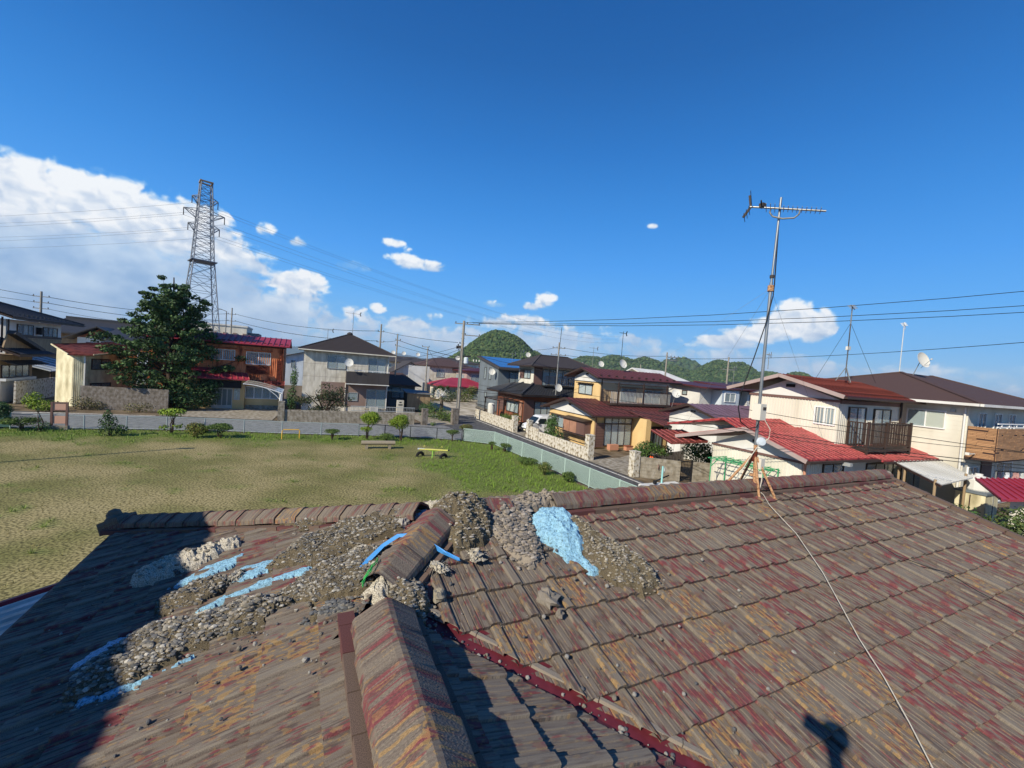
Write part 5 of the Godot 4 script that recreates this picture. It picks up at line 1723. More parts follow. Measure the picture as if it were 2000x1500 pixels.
func block_wall(called: String, label: String, a: Vector2, b: Vector2, h: float, m: Material, bw := 0.40, bh := 0.20, group := "", cap := false):
	# each block its own piece, joints recessed
	var d := b - a
	var L := d.length()
	var ang := -d.angle()
	var o := thing(called, label, "wall", Vector3(a.x, 0, a.y), group, ang)
	bx(o, "mortar_core", Vector3(0.01, -0.05, -0.045), Vector3(L - 0.01, h - 0.012, 0.045), M.mortar)
	var rows := int(round(h / bh))
	var n := int(round(L / bw))
	for r in rows:
		var x := -0.5 * bw if r % 2 else 0.0
		while x < L - 0.02:
			var x0 := maxf(x, 0.0)
			var x1 := minf(x + bw, L)
			if x1 - x0 > 0.05:
				var t := rnd(-0.004, 0.004)
				bx(o, "block", Vector3(x0 + 0.005, r * bh + 0.004, -0.06 - t), Vector3(x1 - 0.005, (r + 1) * bh - 0.006, 0.06 + t), m)
			x += bw
	if cap:
		bx(o, "coping", Vector3(-0.02, rows * bh, -0.08), Vector3(L + 0.02, rows * bh + 0.06, 0.08), m)
	return o

func pillar(called: String, label: String, x: float, z: float, w: float, h: float, m: Material, group := ""):
	var o := thing(called, label, "gate pillar", Vector3(x, 0, z), group)
	bx(o, "core", Vector3(-w / 2 + 0.012, -0.05, -w / 2 + 0.012), Vector3(w / 2 - 0.012, h - 0.02, w / 2 - 0.012), M.mortar)
	var n := int(round(h / 0.2))
	for k in n:
		bx(o, "block", Vector3(-w / 2, k * 0.2 + 0.005, -w / 2), Vector3(w / 2, (k + 1) * 0.2 - 0.006, w / 2), m)
	bx(o, "cap", Vector3(-w / 2 - 0.02, n * 0.2, -w / 2 - 0.02), Vector3(w / 2 + 0.02, n * 0.2 + 0.05, w / 2 + 0.02), m)
	return o
func seamed(h: Node, called: String, a: Vector3, b: Vector3, c: Vector3, d: Vector3, n: int, m: Material, sm: Material, th := 0.09):
	var r := slab(h, called, a, b, c, d, th, m)
	ribs(r, "roof_seam", a, b, c, d, n, 0.035, 0.03, sm)
	return r

func yellow_house():
	var h := thing("yellow_house", "two storey yellow plastered house with maroon metal roofs and slatted balcony", "house")
	# ground floor: gable end towards the street at x = 19.7
	body(h, 19.72, -32.1, 31.5, -25.62, 0, 2.62, M.yellowwall)
	body(h, 24.0, -25.62, 30.5, -24.6, 0, 2.3, M.yellowwall, "wall")
	var L := ["L", 19.72]
	panel(h, "gable_band", L, -32.1, 2.36, -25.62, 2.64, 0.003, 0.03, M.white)
	gable_wall(h, L, -32.1, -25.62, 2.62, 3.42, -28.95, -0.1, 0.03, M.white)
	panel(h, "gable_trim", L, -32.15, 2.31, -25.6, 2.355, 0.003, 0.05, M.bronze)
	bx(h, "gable_vent", Vector3(19.62, 2.95, -29.1), Vector3(19.69, 3.1, -28.8), M.black)
	var ra := Vector3(19.1, 2.58, -25.0)
	var rb := Vector3(23.2, 2.58, -25.0)
	var rc := Vector3(22.2, 3.5, -28.9)
	var rd := Vector3(19.1, 3.55, -28.95)
	seamed(h, "low_roof", ra, Vector3(24.2, 2.58, -25.0), Vector3(24.2, 3.55, -28.9), rd, 12, M.maroonroof, M.maroonseam)
	seamed(h, "low_roof", Vector3(24.2, 2.52, -24.9), Vector3(33.4, 2.45, -24.9), Vector3(33.4, 3.5, -28.9), Vector3(24.2, 3.55, -28.9), 20, M.maroonroof, M.maroonseam)
	seamed(h, "low_roof", Vector3(22.2, 2.45, -32.7), Vector3(19.1, 2.45, -32.7), rd, Vector3(22.2, 3.55, -28.95), 8, M.maroonroof, M.maroonseam)
	seamed(h, "porch_roof", Vector3(24.3, 2.18, -23.2), Vector3(27.6, 2.18, -23.2), Vector3(27.6, 2.75, -25.6), Vector3(23.0, 3.0, -25.9), 8, M.maroonroof, M.maroonseam)
	bar(h, "fascia", Vector3(19.08, 2.52, -24.98), Vector3(19.08, 3.5, -28.95), 0.05, 0.16, M.bronze)
	bar(h, "fascia", Vector3(19.08, 2.38, -32.75), Vector3(19.08, 3.5, -28.95), 0.05, 0.16, M.bronze)
	bar(h, "gutter", Vector3(19.1, 2.5, -24.92), Vector3(24.1, 2.5, -24.92), 0.11, 0.1, M.bronze)
	bar(h, "gutter", Vector3(24.3, 2.08, -23.12), Vector3(27.6, 2.08, -23.12), 0.12, 0.14, M.black)
	rod(h, "drainpipe", Vector3(19.8, 0.0, -25.5), Vector3(19.8, 2.5, -25.5), 0.05, M.brownpanel)
	# street side: shuttered bay and window
	win(h, L, -31.6, 0.95, -29.7, 1.85, M.bronze, ["dark", "shade"])
	panel(h, "window_hood", L, -31.8, 1.92, -29.4, 1.99, 0.003, 0.35, M.bronze)
	var bay := bx(h, "shutter_bay", Vector3(19.1, 0.82, -28.9), Vector3(19.72, 1.95, -26.0), M.brownpanel)
	for k in 3:
		bx(bay, "shutter", Vector3(19.07, 0.86, -28.86 + 0.95 * k), Vector3(19.098, 1.88, -27.98 + 0.95 * k), M.shutterwood if k < 2 else M.brownpanel)
	slab(bay, "bay_roof", Vector3(18.9, 1.98, -29.1), Vector3(18.9, 1.98, -25.85), Vector3(19.72, 2.1, -25.85), Vector3(19.72, 2.1, -29.1), 0.05, M.bronze)
	var F := ["F", -25.6]
	panel(h, "shutter_box", F, 19.8, 0.12, 20.6, 1.95, 0.003, 0.12, M.brownpanel)
	for k in 8:
		panel(h, "shutter_groove", F, 19.82, 0.3 + k * 0.21, 20.58, 0.32 + k * 0.21, 0.121, 0.128, M.darkbrown)
	win(h, F, 20.7, 0.25, 23.3, 1.85, M.bronze, ["shade", "curtain", "curtain", "shade"])
	win(h, F, 20.7, 1.95, 23.3, 2.3, M.bronze, ["curtain", "shade", "shade", "curtain"])
	bx(h, "yellow_pier", Vector3(23.5, 0, -25.6), Vector3(23.98, 2.45, -24.15), M.yellowwall)
	# porch door
	var G := ["F", -24.6]
	var dr := panel(h, "door", G, 24.35, 0.05, 25.7, 1.85, 0.003, 0.05, M.bronze)
	for k in 4:
		panel(dr, "door_glass", G, 24.42 + k * 0.32, 0.25, 24.62 + k * 0.32, 1.45, 0.051, 0.058, M.shade)
	rod(h, "porch_post", Vector3(25.9, 0, -23.4), Vector3(25.9, 2.1, -23.4), 0.06, M.tan)
	win(h, G, 26.2, 0.4, 28.6, 2.0, M.bronze, ["dark", "shade", "dark"])
	# upper storey
	body(h, 22.2, -32.2, 30.0, -28.42, 2.7, 5.3, M.yellowwall, "upper_wall")
	var U := ["L", 22.2]
	panel(h, "gable_band", U, -32.2, 4.98, -28.42, 5.32, 0.003, 0.03, M.white)
	gable_wall(h, U, -32.2, -28.42, 5.3, 6.0, -30.35, -0.1, 0.03, M.white)
	panel(h, "gable_trim", U, -32.2, 4.93, -28.4, 4.975, 0.003, 0.05, M.bronze)
	bx(h, "gable_vent", Vector3(22.1, 5.55, -30.45), Vector3(22.17, 5.68, -30.15), M.black)
	win(h, U, -31.4, 3.85, -29.5, 4.65, M.bronze, ["curtain", "curtain"])
	panel(h, "window_hood", U, -31.6, 4.76, -29.3, 4.83, 0.003, 0.3, M.bronze)
	corrugated(h, "board_siding", ["F", -28.42], 22.25, 2.75, 29.95, 5.0, 0.004, 0.2, 0.012, M.boardtan)
	panel(h, "white_band", ["F", -28.42], 22.2, 5.0, 30.0, 5.3, 0.003, 0.05, M.white)
	seamed(h, "upper_roof", Vector3(21.5, 5.38, -27.92), Vector3(31.0, 5.38, -27.92), Vector3(30.6, 6.15, -30.35), Vector3(21.5, 6.15, -30.35), 22, M.maroonroof, M.maroonseam)
	seamed(h, "upper_roof", Vector3(31.0, 5.3, -32.95), Vector3(21.5, 5.3, -32.95), Vector3(21.5, 6.15, -30.35), Vector3(30.6, 6.15, -30.35), 22, M.maroonroof, M.maroonseam)
	for s in [-27.9, -32.98]:
		bar(h, "fascia", Vector3(21.48, 5.31, s), Vector3(21.48, 6.09, -30.35), 0.05, 0.14, M.bronze)
	bar(h, "gutter", Vector3(21.5, 5.30, -27.86), Vector3(31.0, 5.30, -27.86), 0.12, 0.11, M.black)
	rod(h, "drainpipe", Vector3(22.28, 2.9, -28.34), Vector3(22.28, 5.25, -28.34), 0.045, M.bronze)
	for k in 11:
		bx(h, "snow_guard", Vector3(21.9 + k * 0.83, 5.52, -28.25), Vector3(22.15 + k * 0.83, 5.62, -28.2), M.bronze)
	var F2 := ["F", -28.39]
	win(h, F2, 24.4, 3.2, 26.0, 4.55, M.alu, ["shade", "dark"])
	win(h, F2, 27.0, 3.2, 28.9, 4.5, M.alu, ["dark", "shade"])
	panel(h, "window_hood", F2, 24.0, 4.68, 26.4, 4.73, 0.0, 0.5, M.bronze)
	panel(h, "window_hood", F2, 26.7, 4.68, 29.2, 4.73, 0.0, 0.5, M.bronze)
	# balcony
	bx(h, "balcony_floor", Vector3(22.3, 3.18, -28.4), Vector3(29.0, 3.28, -27.1), M.bronze)
	railing(h, "balcony_rail", Vector3(22.3, 3.28, -27.15), Vector3(28.95, 3.28, -27.15), 1.1, 46, M.bronze, 0.035, M.alu)
	railing(h, "balcony_rail", Vector3(22.32, 3.28, -28.35), Vector3(22.32, 3.28, -27.2), 1.1, 8, M.bronze)
	railing(h, "balcony_rail", Vector3(28.95, 3.28, -28.35), Vector3(28.95, 3.28, -27.2), 1.1, 8, M.bronze)
	for x in [23.1, 25.8, 28.5]:
		bx(h, "balcony_post", Vector3(x - 0.04, 2.8, -27.22), Vector3(x + 0.04, 5.1, -27.12), M.bronze)
	rod(h, "laundry_pole", Vector3(22.8, 4.95, -27.3), Vector3(28.8, 4.95, -27.3), 0.025, M.darkbrown)
	dish(Vector3(25.7, 6.72, -30.0), 0.42, Vector3(0.1, 0.4, 1.0), "white satellite dish on the upper ridge of the yellow house", Vector3(25.7, 6.1, -30.3))
	dish(Vector3(28.95, 4.45, -26.6), 0.38, Vector3(-0.5, 0.4, 1.0), "white satellite dish on the corner of the slatted balcony", Vector3(28.75, 2.75, -26.9))
	aerial(Vector3(25.85, 6.1, -30.4), 3.6, Vector3(-1, 0, 0.15), 0.9, "tall dark aerial beside the dish on the yellow house", M.black)
	var z := thing("flower_planter", "orange flower planter before the yellow house window", "planter", Vector3(20.8, 0, -24.6), "planters before the yellow house")
	bx(z, "box", Vector3(-0.4, 0.1, -0.18), Vector3(0.4, 0.5, 0.18), M.palepipe)
	bx(z, "base", Vector3(-0.35, 0, -0.15), Vector3(0.35, 0.1, 0.15), M.tan)
	var z2 := thing("flower_planter", "second orange planter, nearer the porch pier", "planter", Vector3(22.2, 0, -24.5), "planters before the yellow house")
	bx(z2, "box", Vector3(-0.3, 0.05, -0.16), Vector3(0.3, 0.35, 0.16), M.palepipe)
	bx(z2, "rim", Vector3(-0.33, 0.35, -0.19), Vector3(0.33, 0.41, 0.19), M.brickred)
	var s := thing("white_cabinet", "white outdoor cabinet with brown lid by the porch", "cabinet", Vector3(25.0, 0, -21.9))
	bx(s, "case", Vector3(-0.9, 0, -0.55), Vector3(0.9, 1.15, 0.55), M.white)
	bx(s, "lid", Vector3(-0.95, 1.15, -0.6), Vector3(0.95, 1.22, 0.6), M.tan)
	bx(s, "door_joint", Vector3(-0.905, 0.1, -0.02), Vector3(-0.9, 1.1, 0.02), M.alu)

func brown_house():
	var h := thing("brown_house", "brown house with black pan tiles below and dark hip roof above", "house")
	body(h, 20.2, -44.6, 29.0, -38.1, 0, 2.9, M.brickred)
	var L := ["L", 20.2]
	var F := ["F", -38.1]
	panel(h, "brown_panel", F, 20.25, 0.3, 21.4, 2.55, 0.003, 0.05, M.brownpanel)
	win(h, F, 21.5, 0.4, 24.5, 2.3, M.bronze, ["shade", "curtain", "curtain", "shade"])
	win(h, F, 25.4, 0.6, 27.5, 2.2, M.bronze, ["dark", "curtain"])
	win(h, L, -42.0, 1.0, -39.2, 2.1, M.bronze, ["curtain", "curtain", "shade"])
	panel(h, "window_hood", L, -42.3, 2.2, -39.0, 2.28, 0.0, 0.5, M.bronze)
	panel(h, "shutter", L, -44.2, 0.9, -42.6, 2.1, 0.003, 0.08, M.brownpanel)
	panel(h, "wood_door", L, -38.9, 0.1, -38.3, 2.3, 0.003, 0.06, M.shutterwood)
	# lower roof of pan tiles
	var y := 3.05
	var ca := Vector3(19.5, y, -46.4)
	var cb := Vector3(19.5, y, -37.4)
	var cc := Vector3(29.5, y, -37.4)
	var ta := Vector3(21.7, 4.05, -43.6)
	var tb := Vector3(22.0, 4.1, -39.6)
	var tc := Vector3(29.5, 4.1, -39.6)
	tiled_slope(h, "tiled_slope", ca, cb, tb, ta, 26, 9, 0.05, M.kawara)
	tiled_slope(h, "tiled_slope", cb, cc, tc, tb, 30, 9, 0.05, M.kawara)
	slab(h, "eave_board", ca - Vector3(0, 0.03, 0), cb - Vector3(0, 0.03, 0), tb - Vector3(0, 0.05, 0), ta - Vector3(0, 0.05, 0), 0.14, M.bronze)
	slab(h, "eave_board", cb - Vector3(0, 0.03, 0), cc - Vector3(0, 0.03, 0), tc - Vector3(0, 0.05, 0), tb - Vector3(0, 0.05, 0), 0.14, M.bronze)
	bar(h, "hip_tile", cb + Vector3(0, 0.12, 0), tb + Vector3(0, 0.12, 0), 0.22, 0.16, M.kawara)
	bar(h, "hip_tile", (ca + cb) / 2 + Vector3(0, 0.12, 0), (ta + tb) / 2 + Vector3(0, 0.12, 0), 0.18, 0.14, M.kawara)
	bar(h, "gutter", cb + Vector3(0, -0.12, 0.06), cc + Vector3(0, -0.12, 0.06), 0.11, 0.1, M.black)
	# upper storey
	body(h, 21.9, -43.0, 29.0, -39.5, 2.9, 6.0, M.cream2, "upper_wall")
	var U := ["F", -39.5]
	panel(h, "brown_panel", U, 21.92, 4.1, 22.95, 5.95, 0.003, 0.04, M.brownpanel)
	win(h, U, 23.0, 4.0, 27.2, 5.75, M.bronze, ["shade", "shade", "curtain", "shade", "dark"])
	win(h, U, 27.4, 4.0, 28.9, 5.75, M.bronze, ["curtain", "shade"])
	railing(h, "balcony_rail", Vector3(22.9, 4.05, -38.7), Vector3(29.2, 4.05, -38.7), 1.0, 26, M.bronze)
	bx(h, "balcony_floor", Vector3(22.8, 3.94, -39.5), Vector3(29.3, 4.05, -38.65), M.black)
	win(h, ["L", 21.9], -41.6, 4.7, -40.2, 5.5, M.bronze, ["curtain", "shade"])
	panel(h, "shutter", ["L", 21.9], -42.6, 4.65, -41.75, 5.55, 0.003, 0.1, M.brownpanel)
	panel(h, "window_hood", ["L", 21.9], -42.7, 5.62, -40.0, 5.68, 0.003, 0.3, M.bronze)
	var e := [Vector3(21.0, 6.1, -38.5), Vector3(29.9, 6.1, -38.5), Vector3(29.9, 6.1, -44.2), Vector3(21.0, 6.1, -44.2)]
	var p := [Vector3(23.6, 7.35, -41.4), Vector3(27.3, 7.35, -41.4)]
	for q in [[e[0], e[1], p[1], p[0]], [e[2], e[3], p[0], p[1]], [e[3], e[0], p[0], p[0]], [e[1], e[2], p[1], p[1]]]:
		slab(h, "roof_slope", q[0], q[1], q[2], q[3], 0.13, M.slate)
	for q in [[0, 0], [1, 1], [2, 1], [3, 0]]:
		bar(h, "hip_cap", e[q[0]] + Vector3(0, 0.02, 0), p[q[1]] + Vector3(0, 0.02, 0), 0.16, 0.08, M.charcoal)
	bar(h, "ridge_cap", p[0] + Vector3(0, 0.03, 0), p[1] + Vector3(0, 0.03, 0), 0.2, 0.1, M.charcoal)
	bar(h, "gutter", e[0] + Vector3(0, -0.1, 0.06), e[1] + Vector3(0, -0.1, 0.06), 0.11, 0.1, M.bronze)
	bar(h, "gutter", e[3] + Vector3(-0.06, -0.1, 0), e[0] + Vector3(-0.06, -0.1, 0), 0.11, 0.1, M.bronze)
	dish(Vector3(23.5, 3.95, -37.0), 0.42, Vector3(0.0, 0.35, 1.0), "white satellite dish on the black pan tile eave", Vector3(23.4, 3.5, -37.9))
	var pl := thing("steel_pole", "slim grey pole with dark aerial tip rising before the brown house", "pole", Vector3(23.4, 0, -37.2))
	rod(pl, "shaft", Vector3(0, 3.2, 0), Vector3(0, 7.4, 0), 0.07, M.dullsteel)
	rod(pl, "tip", Vector3(0, 7.4, 0), Vector3(0.12, 10.2, 0), 0.025, M.black)
	dish(Vector3(30.2, 6.85, -38.9), 0.36, Vector3(-0.1, 0.4, 1.0), "white satellite dish at the far corner of the dark hip roof", Vector3(29.6, 6.3, -39.6))
	aerial(Vector3(29.7, 6.2, -39.8), 2.6, Vector3(-1, 0, 0.2), 1.4, "thin aerial beside the far corner dish", M.dullsteel)
	dish(Vector3(22.9, 7.3, -43.0), 0.3, Vector3(-0.2, 0.4, 1.0), "small satellite dish behind the peak of the dark hip roof", Vector3(22.9, 6.6, -43.4))
	# pergola over the yard
	var g := thing("yard_pergola", "dark steel pergola frame over the yard of the brown house", "pergola", Vector3(17.4, 0, -41.6))
	for x in [0.0, 2.2]:
		for zz in [0.0, 3.6]:
			bx(g, "post", Vector3(x - 0.04, 0, zz - 0.04), Vector3(x + 0.04, 2.35, zz + 0.04), M.bronze)
	for zz in [0.0, 1.2, 2.4, 3.6]:
		bar(g, "rafter", Vector3(-0.15, 2.38, zz), Vector3(2.4, 2.62, zz), 0.06, 0.08, M.bronze)
	bar(g, "beam", Vector3(0, 2.34, -0.15), Vector3(0, 2.34, 3.75), 0.07, 0.09, M.bronze)
	bar(g, "beam", Vector3(2.2, 2.52, -0.15), Vector3(2.2, 2.52, 3.75), 0.07, 0.09, M.bronze)
	var t := thing("yard_tank", "white round water heater tank standing under the pergola", "tank", Vector3(18.6, 0, -42.6))
	var b := MB.new()
	b.lathe(Vector3(0, 0.15, 0), [[0.0, 0.0], [0.36, 0.02], [0.38, 0.1], [0.38, 1.35], [0.3, 1.5], [0.0, 1.55]], 14)
	obj("drum", b.mesh(), M.palewhite, t)
	for k in 3:
		rod(t, "leg", Vector3(cos(k * 2.1) * 0.28, 0, sin(k * 2.1) * 0.28), Vector3(cos(k * 2.1) * 0.28, 0.2, sin(k * 2.1) * 0.28), 0.03, M.dullsteel)

func grey_house():
	var h := thing("grey_house", "tall grey blue house with single pitch solar roof", "house")
	prism(h, "wall", [Vector2(22.0, -48.9), Vector2(29.5, -48.9), Vector2(29.5, -55.4), Vector2(22.0, -55.4)], 0, [5.6, 5.6, 6.85, 6.85], M.greyblue)
	var r := slab(h, "roof", Vector3(21.7, 5.62, -48.2), Vector3(30.2, 5.62, -48.2), Vector3(30.2, 7.1, -56.0), Vector3(21.7, 7.1, -56.0), 0.22, M.charcoal)
	for j in 4:
		for i in 6:
			var q := func(u: float, w: float): return Vector3(22.1 + u * 7.7, 5.62 + 1.48 * w + 0.05, -48.2 - 7.8 * w)
			slab(r, "solar_panel", q.call(i / 6.0, 0.06 + j * 0.225), q.call((i + 0.97) / 6.0, 0.06 + j * 0.225), q.call((i + 0.97) / 6.0, 0.06 + (j + 0.95) * 0.225), q.call(i / 6.0, 0.06 + (j + 0.95) * 0.225), 0.03, M.solar)
	var L := ["L", 22.0]
	win(h, L, -53.5, 4.0, -52.9, 5.5, M.charcoal, ["dark"])
	win(h, L, -51.8, 4.0, -51.2, 5.5, M.charcoal, ["dark"])
	win(h, L, -52.9, 0.9, -52.3, 2.2, M.charcoal, ["dark"])
	panel(h, "joint", L, -55.4, 3.0, -48.9, 3.03, 0.002, 0.02, M.charcoal)
	win(h, ["F", -48.9], 23.6, 3.4, 25.2, 5.1, M.charcoal, ["dark", "dark"])
	win(h, ["F", -48.9], 26.4, 3.4, 28.0, 5.1, M.charcoal, ["dark", "dark"])
	dish(Vector3(21.3, 5.0, -49.4), 0.42, Vector3(-0.25, 0.3, 1.0), "white satellite dish on the side of the grey blue house", Vector3(21.95, 4.7, -49.6))
	aerial(Vector3(25.4, 6.4, -52.2), 1.4, Vector3(-1, 0, 0.1), 0.9, "small aerial on the solar roof, near one", M.dullsteel)
	aerial(Vector3(27.6, 6.7, -54), 1.7, Vector3(-1, 0, 0.1), 0.9, "small aerial on the solar roof, far one", M.dullsteel)

func corrugated_house():
	var h := thing("corrugated_house", "cream corrugated two storey house with bright red lower roof", "house")
	var L := ["L", 19.2]
	body(h, 19.25, -14.9, 33.5, -10.5, 0, 2.5, M.cream2)
	corrugated(h, "corrugated_sheet", L, -14.9, 0.0, -10.5, 2.42, 0.0, 0.16, 0.03, M.cream2)
	gable_wall(h, L, -14.9, -10.45, 2.5, 3.45, -12.75, -0.15, 0.02, M.white)
	panel(h, "gable_trim", L, -14.95, 2.40, -10.45, 2.50, 0.001, 0.07, M.brownpanel)
	bx(h, "gable_vent", Vector3(19.1, 2.93, -12.75), Vector3(19.19, 3.05, -12.45), M.black)
	rod(h, "drainpipe", Vector3(19.18, 0, -10.38), Vector3(19.18, 2.45, -10.38), 0.055, M.palepipe)
	var yE := 2.70
	seamed(h, "low_roof", Vector3(18.55, yE, -10.0), Vector3(24.2, yE - 0.05, -10.0), Vector3(23.0, 3.62, -12.8), Vector3(18.55, 3.62, -12.8), 16, M.redroof, M.redseam)
	seamed(h, "low_roof", Vector3(24.2, yE - 0.14, -9.8), Vector3(31.2, yE - 0.22, -9.8), Vector3(30.4, 3.42, -12.8), Vector3(23.0, 3.62, -12.8), 20, M.redroof, M.redseam)
	seamed(h, "low_roof", Vector3(23.0, 2.62, -16.6), Vector3(18.3, 2.62, -16.6), Vector3(18.55, 3.62, -12.8), Vector3(23.0, 3.62, -12.8), 14, M.redroof, M.redseam)
	seamed(h, "rear_roof", Vector3(22.9, 3.15, -17.4), Vector3(18.5, 3.15, -17.4), Vector3(18.5, 3.9, -13.9), Vector3(22.9, 3.9, -13.9), 13, M.redroof, M.redseam)
	seamed(h, "rear_roof", Vector3(18.5, 3.5, -12.9), Vector3(22.9, 3.5, -12.9), Vector3(22.9, 3.9, -13.9), Vector3(18.5, 3.9, -13.9), 13, M.redroof, M.redseam)
	bar(h, "fascia", Vector3(18.52, 2.62, -9.98), Vector3(18.52, 3.54, -12.8), 0.05, 0.17, M.mauvewall)
	bar(h, "fascia", Vector3(18.3, 2.54, -16.6), Vector3(18.52, 3.54, -12.8), 0.05, 0.17, M.mauvewall)
	bar(h, "gutter", Vector3(18.5, 2.60, -9.9), Vector3(24.2, 2.55, -9.9), 0.12, 0.1, M.bronze)
	bar(h, "gutter", Vector3(24.2, 2.46, -9.7), Vector3(31.2, 2.38, -9.7), 0.12, 0.1, M.bronze)
	seamed(h, "rust_lean_to", Vector3(17.6, 2.25, -16.2), Vector3(18.9, 2.55, -15.0), Vector3(19.4, 2.8, -17.2), Vector3(18.3, 2.6, -18.4), 6, M.rustroof, M.redseam)
	# front windows
	var F := ["F", -10.5]
	corrugated(h, "corrugated_sheet", F, 19.3, 0.0, 20.5, 2.4, 0.004, 0.16, 0.03, M.cream2)
	panel(h, "header_board", F, 19.3, 2.38, 33, 2.52, 0.003, 0.06, M.bronze)
	win(h, F, 20.75, 0.8, 22.3, 2.3, M.bronze, ["shade", "dark"])
	win(h, F, 24.4, 0.6, 27.8, 2.2, M.bronze, ["shade", "curtain", "shade", "dark"])
	win(h, F, 28.4, 0.6, 30.2, 2.2, M.bronze, ["dark", "shade"])
	bx(h, "flood_lamp", Vector3(21.0, 2.42, -9.9), Vector3(21.2, 2.56, -9.6), M.alu)
	# upper storey
	var U := ["L", 23.0]
	body(h, 23.04, -15.7, 28.9, -11.2, 2.4, 5.2, M.cream2, "upper_wall")
	corrugated(h, "corrugated_sheet", U, -15.7, 2.6, -11.2, 5.1, 0.0, 0.15, 0.03, M.cream2)
	gable_wall(h, U, -15.7, -11.2, 5.2, 6.05, -13.7, -0.1, 0.02, M.white)
	panel(h, "gable_trim", U, -15.75, 5.08, -11.15, 5.19, 0.001, 0.07, M.brownpanel)
	bx(h, "gable_vent", Vector3(22.9, 5.66, -13.72), Vector3(22.99, 5.82, -13.3), M.black)
	win(h, U, -12.2, 3.98, -11.35, 4.75, M.whiteframe, ["dark", "shade"])
	var ru := slab(h, "upper_roof", Vector3(22.3, 5.42, -10.7), Vector3(30.4, 5.40, -10.7), Vector3(30.0, 6.28, -13.75), Vector3(22.3, 6.32, -13.75), 0.10, M.maroonroof)
	ribs(ru, "roof_seam", Vector3(22.3, 5.42, -10.7), Vector3(30.4, 5.40, -10.7), Vector3(30.0, 6.28, -13.75), Vector3(22.3, 6.32, -13.75), 26, 0.03, 0.03, M.rustroof)
	slab(h, "upper_roof", Vector3(30.4, 5.44, -16.7), Vector3(22.3, 5.46, -16.7), Vector3(22.3, 6.32, -13.75), Vector3(30.0, 6.28, -13.75), 0.10, M.maroonroof)
	for s in [-10.68, -16.72]:
		bar(h, "fascia", Vector3(22.28, 5.36, s), Vector3(22.28, 6.24, -13.75), 0.05, 0.18, M.mauvewall)
	bar(h, "gutter", Vector3(22.3, 5.33, -10.62), Vector3(30.4, 5.31, -10.62), 0.12, 0.1, M.bronze)
	var G := ["F", -11.2]
	panel(h, "header_board", G, 23.05, 5.02, 28.9, 5.2, 0.003, 0.05, M.brownpanel)
	corrugated(h, "corrugated_sheet", G, 23.06, 2.6, 28.88, 5.0, 0.003, 0.16, 0.02, M.cream2)
	win(h, ["F", -11.17], 23.85, 3.1, 25.3, 4.85, M.bronze, ["shade", "curtain"])
	win(h, ["F", -11.17], 26.2, 3.1, 27.8, 4.8, M.bronze, ["curtain", "shade"])
	rod(h, "drainpipe", Vector3(28.8, 2.6, -11.1), Vector3(28.8, 5.3, -11.1), 0.05, M.bronze)
	# balcony of dark posts
	bx(h, "balcony_floor", Vector3(23.7, 2.86, -11.2), Vector3(27.9, 2.98, -10.2), M.bronze)
	railing(h, "balcony_rail", Vector3(23.75, 2.98, -10.28), Vector3(27.85, 2.98, -10.28), 1.22, 34, M.bronze)
	railing(h, "balcony_rail", Vector3(23.75, 2.98, -11.1), Vector3(23.75, 2.98, -10.33), 1.22, 7, M.bronze)
	railing(h, "balcony_rail", Vector3(27.85, 2.98, -11.1), Vector3(27.85, 2.98, -10.33), 1.22, 7, M.bronze)
	for x in [23.75, 25.4, 27.85]:
		bx(h, "balcony_post", Vector3(x - 0.05, 2.5, -10.32), Vector3(x + 0.05, 4.28, -10.22), M.bronze)
	# roof mast with stays and the green trellis
	var a := thing("stayed_aerial", "tall thin stayed aerial on tripod on the maroon upper roof", "aerial", Vector3(27.0, 6.25, -13.0))
	rod(a, "mast", Vector3(0, 0.4, 0), Vector3(0, 4.2, 0), 0.03, M.dullsteel)
	for k in 3:
		rod(a, "leg", Vector3(0, 0.75, 0), Vector3(cos(k * 2.1) * 0.45, -0.1, sin(k * 2.1) * 0.45), 0.02, M.dullsteel)
	bx(a, "amplifier", Vector3(-0.1, 1.7, -0.08), Vector3(0.1, 1.9, 0.08), M.palewhite)
	for k in 3:
		rod(a, "stay", Vector3(0, 3.2, 0), Vector3(cos(k * 2.1 + 0.4) * 2.2, 0.0, sin(k * 2.1 + 0.4) * 1.4), 0.008, M.cable)
	rod(a, "boom", Vector3(-0.6, 4.1, 0.2), Vector3(0.7, 4.05, -0.2), 0.02, M.dullsteel)
	var b := MB.new()
	for k in 9:
		var c := Vector3(-0.5 + k * 0.14, 4.1, 0.17 - k * 0.045)
		b.bar(c - Vector3(0.04, 0, 0.16), c + Vector3(0.04, 0, 0.16), 0.012, 0.012)
	obj("elements", b.mesh(), M.dullsteel, a)
	var g := thing("green_trellis", "green tube trellis frame against the cream corrugated wall", "trellis", Vector3(18.7, 0, -11.3))
	for s in [-0.1, -2.7]:
		rod(g, "post", Vector3(0.35, 0, s), Vector3(0.35, 1.95, s), 0.025, M.trellis)
		rod(g, "post", Vector3(-0.7, 0, s), Vector3(-0.7, 1.85, s), 0.025, M.trellis)
		rod(g, "brace", Vector3(-0.7, 1.5, s), Vector3(-0.1, 1.92, s), 0.02, M.trellis)
	for x in [-0.75, -0.4, -0.05, 0.3]:
		rod(g, "rail", Vector3(x, 1.93, 0.0), Vector3(x, 1.9, -2.85), 0.022, M.trellis)
	for k in 8:
		rod(g, "crossbar", Vector3(-0.9, 1.95, -0.1 - 0.37 * k), Vector3(0.4, 1.97, -0.1 - 0.37 * k), 0.016, M.trellis)
	# steel awning and the things beneath it
	var w := thing("white_awning", "white sheet metal awning propped on posts beside the red roof", "awning")
